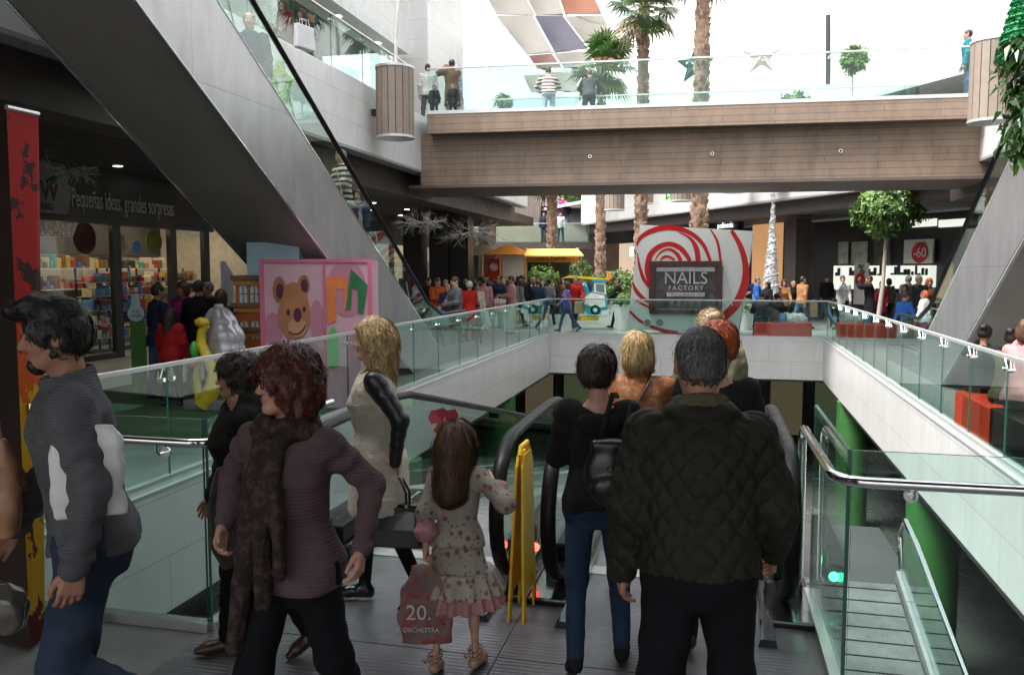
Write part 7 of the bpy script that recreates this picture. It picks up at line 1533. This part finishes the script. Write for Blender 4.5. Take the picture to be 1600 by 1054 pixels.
# concourse, left of the booth
L = [('m_stand', 'man in dark coat partly behind the foot of the left escalator', 670, 26, 200, None, None, 'black', 'black', 'dark', {}),
 ('m_hands', 'bearded man in a bright orange jumper near the foot of the escalator', 684, 24, 210, 1.78, None, 'orange', 'dgrey', 'brown', {}),
 ('child', 'small dark-haired boy in a teal jacket below the man in orange', 687, 21.5, 170, 1.12, 'short', 'teal', 'navy', 'dark', {}),
 ('f_coat', 'short-haired fair woman in a dark jacket beside the man in orange', 699, 22.6, 190, 1.62, 'pixie', 'navy', 'black', 'ash', {}),
 ('m_hands', 'dark-haired man in a grey quilted jacket looking down', 713, 20, 120, 1.84, None, 'grey', 'black', 'dark', {'kind': 'quilt'}),
 ('f_coat', 'grey-haired person in a long red coat among the left crowd', 734, 22, 20, 1.7, 'pixie', 'red', 'black', 'lightgrey', {}),
 ('f_coat', 'woman in a cream coat behind the small child', 745, 24, 200, 1.62, 'pixie', 'cream', 'grey', 'brown', {}),
 ('child', 'small dark-haired child in a grey jacket seen over the railing', 747, 22, 10, 1.13, 'short', 'dgrey', 'navy', 'black', {}),
 ('m_walk', 'man in a pink and blue jumper walking away', 756, 25.5, 5, 1.8, None, 'pink', 'navy', 'dark', {}),
 ('m_hands', 'man in dark coat facing us and carrying a white shopping bag', 778, 27, 182, 1.80, None, 'navy', 'dgrey', 'brown', {}),
 ('f_coat', 'dark-haired woman in a grey belted coat arm in arm with the man', 799, 27.2, 180, 1.74, 'long', 'grey', 'grey', 'dark', {}),
 ('m_stand', 'man in a black jacket and pale jeans seen from behind', 817, 29, 0, 1.84, None, 'black', 'ldenim', 'dark', {}),
 ('f_walk', 'person in a black and white striped top near the orange kiosk', 833, 31, 20, 1.76, 'bob', 'white', 'black', 'ash', {'kind': 'stripe', 'c2': 'black'}),
 ('m_walk', 'person in a navy jacket and dark jeans walking away near the kiosk', 840, 28.5, 10, 1.7, None, 'navy', 'navy', 'brown', {}),
 ('f_walk', 'person in a grey top with an orange shoulder bag walking away', 858, 29.5, -20, 1.72, 'bun', 'grey', 'navy', 'dark', {}),
 ('f_walk', 'long-haired woman in a purple jumper and jeans walking left', 886, 26.3, 100, 1.66, 'long', 'purple', 'denim', 'dark', {}),
 ('m_walk', 'man in a red cardigan carrying a brown paper bag', 898, 27.6, 190, 1.86, None, 'red', 'navy', 'chestnut', {}),
 ('sit_m', 'person in a turquoise jacket bending behind the toy car ride', 918, 30.5, 80, 1.8, None, 'cyan', 'denim', 'dark', {'z': .35}),
 ('m_walk', 'dark-clothed man striding left beside the spiral booth', 966, 27.7, 70, 1.78, None, 'black', 'navy', 'dark', {}),
# right of the booth
 ('m_stand', 'grey-haired man in a bright blue jumper right of the spiral booth', 1181, 28, 250, 1.76, 'short', 'blue', 'navy', 'grey', {}),
 ('f_coat', 'dark-haired woman in black beside the man in blue', 1198, 27.6, 120, 1.6, 'long', 'black', 'black', 'black', {}),
 ('f_walk', 'dark-haired woman in a tan leather jacket with a fringe', 1223, 28.5, 170, 1.7, 'bob', 'tan', 'navy', 'chestnut', {}),
 ('f_coat', 'fair-haired person just behind the man in brown leather', 1238, 30, 180, 1.6, 'pixie', 'black', 'black', 'blonde', {}),
 ('m_walk', 'man in a brown leather jacket and jeans facing right', 1251, 27.3, -70, 1.83, None, 'tan', 'denim', 'dark', {}),
 ('m_face', 'young man in a thin-striped pale jumper with a hand at his mouth', 1314, 27.6, 165, 1.82, None, 'white', 'black', 'dark', {'kind': 'fine stripe', 'c2': 'dgrey'}),
 ('m_photo', 'man in a long black coat raising a camera in front of the percent poster', 1357, 26.2, 70, 1.82, None, 'black', 'black', 'dark', {}),
 ('f_coat', 'woman in a dark red jacket half behind the ball tree trunk', 1376, 28.5, 150, 1.62, 'bob', 'maroon', 'black', 'dark', {}),
 ('f_walk', 'person in an olive top looking into the shop beyond the ball tree', 1387, 30.5, 0, 1.72, 'bob', 'olive', 'black', 'dark', {}),
 ('m_stand', 'person in a dark jacket with back turned at the shop window on the right', 1417, 25, 10, 1.84, None, 'dgrey', 'black', 'grey', {}),
 ('f_coat', 'dark-haired woman with glasses standing behind the man in the blue track top', 1411, 23.2, 150, 1.60, 'bob', 'dgrey', 'black', 'brown', {}),
 ('m_stand', 'white-haired man in a dark grey shirt at the foot of the right escalator', 1431, 23, 190, 1.86, None, 'dgrey', 'black', 'lightgrey', {}),
 ('child', 'ginger-haired child in a white top at the foot of the right escalator', 1443, 20.5, 40, 1.5, 'short', 'white', 'denim', 'orange', {}),
 ('f_coat', 'curly ginger-haired woman at the foot of the right escalator', 1448, 24, 170, 1.76, 'bob', 'brown', 'black', 'orange', {}),
# by the toy shop
 ('m_stand', 'dark-haired man in a navy jacket and jeans outside the toy shop', 250, 12.5, -45, 1.79, None, 'navy', 'denim', 'black', {}),
 ('child', 'long-haired girl in a red quilted jacket outside the toy shop', 270, 11.9, -12, 1.45, 'long', 'red', 'black', 'dark', {'kind': 'quilt'}),
 ('m_stand', 'broad man in a long black coat with his back to us by the toy house', 315, 12.9, -8, 1.84, None, 'black', 'black', 'dark', {}),
 ('f_coat', 'red-haired woman in a magenta top by the toy shop door', 292, 14.0, 160, 1.80, 'bob', 'magenta', 'black', 'auburn', {}),
 ('m_stand', 'grey-haired man whose face shows beside the broad man in black', 331, 14.2, 130, 1.80, 'bald', 'dgrey', 'black', 'grey', {}),
 ('f_coat', 'brown-haired woman standing behind the silver shell ride', 349, 13.3, 10, 1.68, 'long', 'navy', 'black', 'chestnut', {})]
for (kn, lb, px, d, fc, H, st, tp, bt, hc, kw) in L: crowd(kn, lb, px, d, fc, H, st, tp, bt, hc, skin=int(px) % 3, **kw)
# the packed rear of the crowd
g = random.Random(3); kk = ['m_stand', 'f_coat', 'm_walk', 'f_walk', 'm_hands']; tops = ['black', 'navy', 'dgrey', 'brown', 'maroon', 'black', 'grey', 'olive', 'black', 'purple', 'pink']
nm_ = dict(black='black', navy='navy', dgrey='dark grey', brown='brown', maroon='dark red', grey='grey', olive='olive', purple='purple', pink='pink')
for i in range(26):
    px = 664+i*6.6+g.uniform(-2, 2); d = g.uniform(29, 43) if i < 22 else g.uniform(34, 43); tp = tops[(i*5) % 11]; kn = kk[(i*3) % 5]; hc = g.choice(['black', 'dark', 'brown', 'dark', 'ash'])
    crowd(kn, '%s in %s deep in the packed crowd below the left gallery' % ('man' if kn[0] == 'm' else 'woman', nm_[tp]), px, d, g.choice([0, 20, 180, 160, 200, 90]), g.uniform(1.6, 1.84) if kn[0] == 'm' else g.uniform(1.55, 1.7), None, tp, g.choice(['black', 'denim', 'navy']), hc, skin=i % 3, group='packed crowd below the left gallery')
for i, (px, d, tp) in enumerate([(1290, 33, 'black'), (1402, 31.5, 'black'), (927, 37, 'navy'), (880, 37, 'brown'), (1166, 31, 'navy')]):
    crowd(kk[i], '%s in %s standing well behind the others near the shops' % ('man' if kk[i][0] == 'm' else 'woman', nm_[tp]), px, d, 170, None, None, tp, 'denim', 'dark', group='few people near the far shops')
for i in range(12):
    px = 668+i*15+g.uniform(-4, 4); d = g.uniform(25.5, 31); tp = tops[(i*7+2) % 11]; kn = kk[(i*2+1) % 5]
    crowd(kn, '%s in %s among the walkers in the middle of the left concourse' % ('man' if kn[0] == 'm' else 'woman', nm_[tp]), px, d, g.choice([0, 15, 185, 170, 90]), g.uniform(1.66, 1.82) if kn[0] == 'm' else g.uniform(1.56, 1.7), None, tp, g.choice(['black', 'denim', 'navy', 'grey']), g.choice(['black', 'dark', 'brown', 'ash']), skin=i % 3, group='walkers in the middle of the left concourse')
# seated
for (px, lb, tp, kn, st) in ((1190, 'man in dark grey seen from behind, sitting on the red bench, left of the pair', 'dgrey', 'sit_m', None), (1213, 'dark-haired person in black seen from behind, sitting on the red bench, right of the pair', 'black', 'sit_f', 'bun')):
    p = onY(px, 500, 25.25); crowd(kn, lb, 0, 0, -13, None, st, tp, 'teal', 'black', loc=(p.x, 25.2, -.02))
q = floor_at(1403, 22.0); crowd('sit_m', 'man in a blue and white track top sitting and looking at his phone', 0, 0, -75, 1.8, None, 'blue', 'black', 'brown', loc=(q.x, q.y, 0)); bench('low dark bench under the man in the blue track top', q.x-.35, q.x+.35, q.y-.5, q.y+.7, .44, M_black)
for (px, d, lb, st, tp, bt, hc, fc, H) in ((1519, 10.0, 'person in black with dark hair sitting on the right bench, leftmost of three', 'bun', 'black', 'black', 'black', -40, 1.60), (1562, 9.15, 'dark-haired girl in a pale green jacket sitting on the right bench, middle of three', 'bun', 'olive', 'black', 'black', -62, 1.62), (1590, 8.7, 'brown-haired woman in a pink top, hand at her face, sitting on the right bench', 'bob', 'pink', 'dgrey', 'chestnut', -50, 1.78)):
    p = floor_at(px, d); crowd('sit_f', lb, 0, 0, fc, H, st, tp, bt, hc, skin=1, loc=(max(p.x, 3.12), p.y, .03))
# upper level
Zb = 5.84
crowd('lean', 'man in a striped jumper and jeans leaning on the far rail of the bridge', 857, 22.7, 0, 1.74, None, 'maroon', 'ldenim', 'black', z=Zb, kind='stripe', c2='white')
crowd('lean', 'man in a dark jacket leaning on the far rail of the bridge', 920, 22.9, -10, 1.72, None, 'dgrey', 'navy', 'brown', z=Zb)
crowd('m_stand', 'person in a pale jacket standing with back turned at the left end of the bridge', 669, 22.6, 0, 1.70, None, 'white', 'grey', 'black', z=Zb)
crowd('m_photo', 'man in a brown hooded top leaning back at the left end of the bridge', 707, 22.6, 30, 1.82, None, 'brown', 'beige', 'black', z=Zb)
crowd('child', 'dark figure of a child at the left bridge end, left of the two', 679, 22.0, 180, 1.0, 'short', 'black', 'black', 'black', z=Zb, group='children at the left bridge end')
crowd('child', 'dark figure of a child at the left bridge end, right of the two', 708, 21.9, 180, 1.02, 'short', 'black', 'black', 'black', z=Zb, group='children at the left bridge end')
crowd('m_stand', 'person in a teal top standing at the right end of the bridge', 1510, 19.4, 60, 1.7, None, 'teal', 'denim', 'dark', z=Zb)
for (px, py, tp, lb, kn, bt) in ((417, 10, 'white', 'person in a pale shirt behind the upper left gallery glass', 'm_stand', 'grey'), (446, 2, 'maroon', 'person in a dark red top behind the upper left gallery glass', 'f_walk', 'black'), (474, 30, 'navy', 'person in navy on the upper left gallery with a pale bag', 'f_coat', 'black'), (490, 55, 'black', 'person in black furthest along the upper left gallery', 'm_walk', 'black')):
    p = onX(px, py+60, -8.6); crowd(kn, lb, 0, 0, 150, None, None, tp, bt, 'dark', loc=(-8.6, p.y, 5.85))
for (px, py, kn, tp, hc, lb, fc, kind, c2, st) in ((389, 18, 'm_stand', 'navy', 'grey', 'balding man in a dark suit riding high on the left escalator', 200, 'plain', None, 'bald'), (535, 232, 'm_hands', 'cream', 'grey', 'grey-haired man in a striped jumper riding the left escalator', 130, 'stripe', 'black', None), (563, 285, 'f_coat', 'navy', 'dark', 'person in dark blue just below the striped jumper on the escalator', 150, 'plain', None, None)):
    p = onX(px, py, -6.2); crowd(kn, lb, 0, 0, fc, None, st, tp, 'black', hc, loc=(-6.2, p.y, p.z-1.74), kind=kind, c2=c2)
for (px, py, d, tp, lb) in ((879, 306, 50.5, 'magenta', 'distant person in magenta near the top of the far staircase'), (885, 312, 49.5, 'black', 'distant person in black on the far staircase'), (876, 342, 46.5, 'white', 'distant person in pale clothes at the foot of the far staircase'), (850, 344, 46.5, 'navy', 'distant person in dark clothes left of the far staircase foot')):
    p = W(px, py, d); crowd('m_stand', lb, 0, 0, 170, 1.7, None, tp, 'denim', 'dark', loc=(p.x, p.y, max(zk, p.z-1.7)))
# things they carry
M_pap = mat('brown paper bag', (.34, .22, .12), .8, var=.1, bmp=.2, bs=40); M_wb = mat('white paper bag', (.70, .70, .69), .6, var=.04)
def pbag(px, py, d, w_, h, m, label, face=0, name='paper_bag'):
    q = W(px, py, d); t = thing(name, label, 'shopping bag', q, face_rz(face)); V = Vol((-w_-.04, -.12, -.03), (w_+.04, .12, h+.04), .014); V.add(loft((A_([0, 0, 0]), np.eye(3)), [(0, w_, .07), (h, w_*.95, .05)], 6), .0); X, Q = V.net(); add(t, 'bag_body', X, Q, [m]); m2 = MB()
    for y in (-.04, .04): m2.tube([(-w_*.4, y, h-.02), (-w_*.35, y*.6, h+.1), (w_*.35, y*.6, h+.1), (w_*.4, y, h-.02)], .005, 5)
    mkobj('handle', m2.mesh('handle', m), t); return t
t = pbag(781, 487, 26.5, .20, .42, M_wb, 'white shopping bag with red letters held by the man in the dark coat', 180); p = W(781, 476, 26.5)-V1*.085; o = text('H&M', .2, frame(p, U, (0, 0, 1)), 'lettering', M_br, None, .003); o.parent = t; o.matrix_parent_inverse = (Matrix.Translation(t.location) @ Matrix.Rotation(t.rotation_euler.z, 4, 'Z')).inverted()
pbag(905, 490, 27.3, .17, .40, M_pap, 'brown paper bag carried by the man in the red cardigan', 20); pbag(1270, 495, 27.3, .16, .46, M_pap, 'brown paper bag carried by the man in brown leather', 20)
pbag(815, 500, 28.8, .15, .38, M_wb, 'white carrier bag hanging beside the man in pale jeans', 10)
pbag(476, 78, 14.2, .22, .4, M_wb, 'white carrier bag carried along the upper left gallery', 60)
p = onY(1243, 504, 25.2); sack(Vector((p.x, 25.2, .452)), 0, .30, .16, .26, M_wb, 'white plastic bundle on the right end of the red bench', 'bundle', 'bundle', 4, False, .8, .03)
p = onY(1226, 504, 25.15); sack(Vector((p.x-.05, 25.1, .452)), .2, .10, .1, .26, mat('blue plastic', (.05, .22, .5), .4), 'blue bag on the red bench beside the person in black', 'bundle', 'bundle', 5, False, .8, .02)
# somebody just outside the left edge, whose bags show
q = floor_at(-95, 3.15); crowd('f_coat', 'person in a dark coat standing just outside the left edge', 0, 0, 150, 1.7, 'long', 'brown', 'black', 'dark', loc=q)
q = W(-8, 838, 3.0); sack(q, face_rz(10), .09, .05, .36, fabric('tan leather bag', (.34, .17, .09), 'leather'), 'tan leather bag at the left edge in front of the red kiosk', 'shoulder_bag', 'bag', 6, True, .6, .008)
q = W(-6, 985, 3.1); sack(q, face_rz(10), .10, .06, .19, fabric('bronze shiny bag', (.10, .09, .075), 'shiny'), 'shiny dark bronze bag low at the left edge', 'shoulder_bag', 'bag', 7, False, .7, .015)
print('all people', _t.time()-T0)
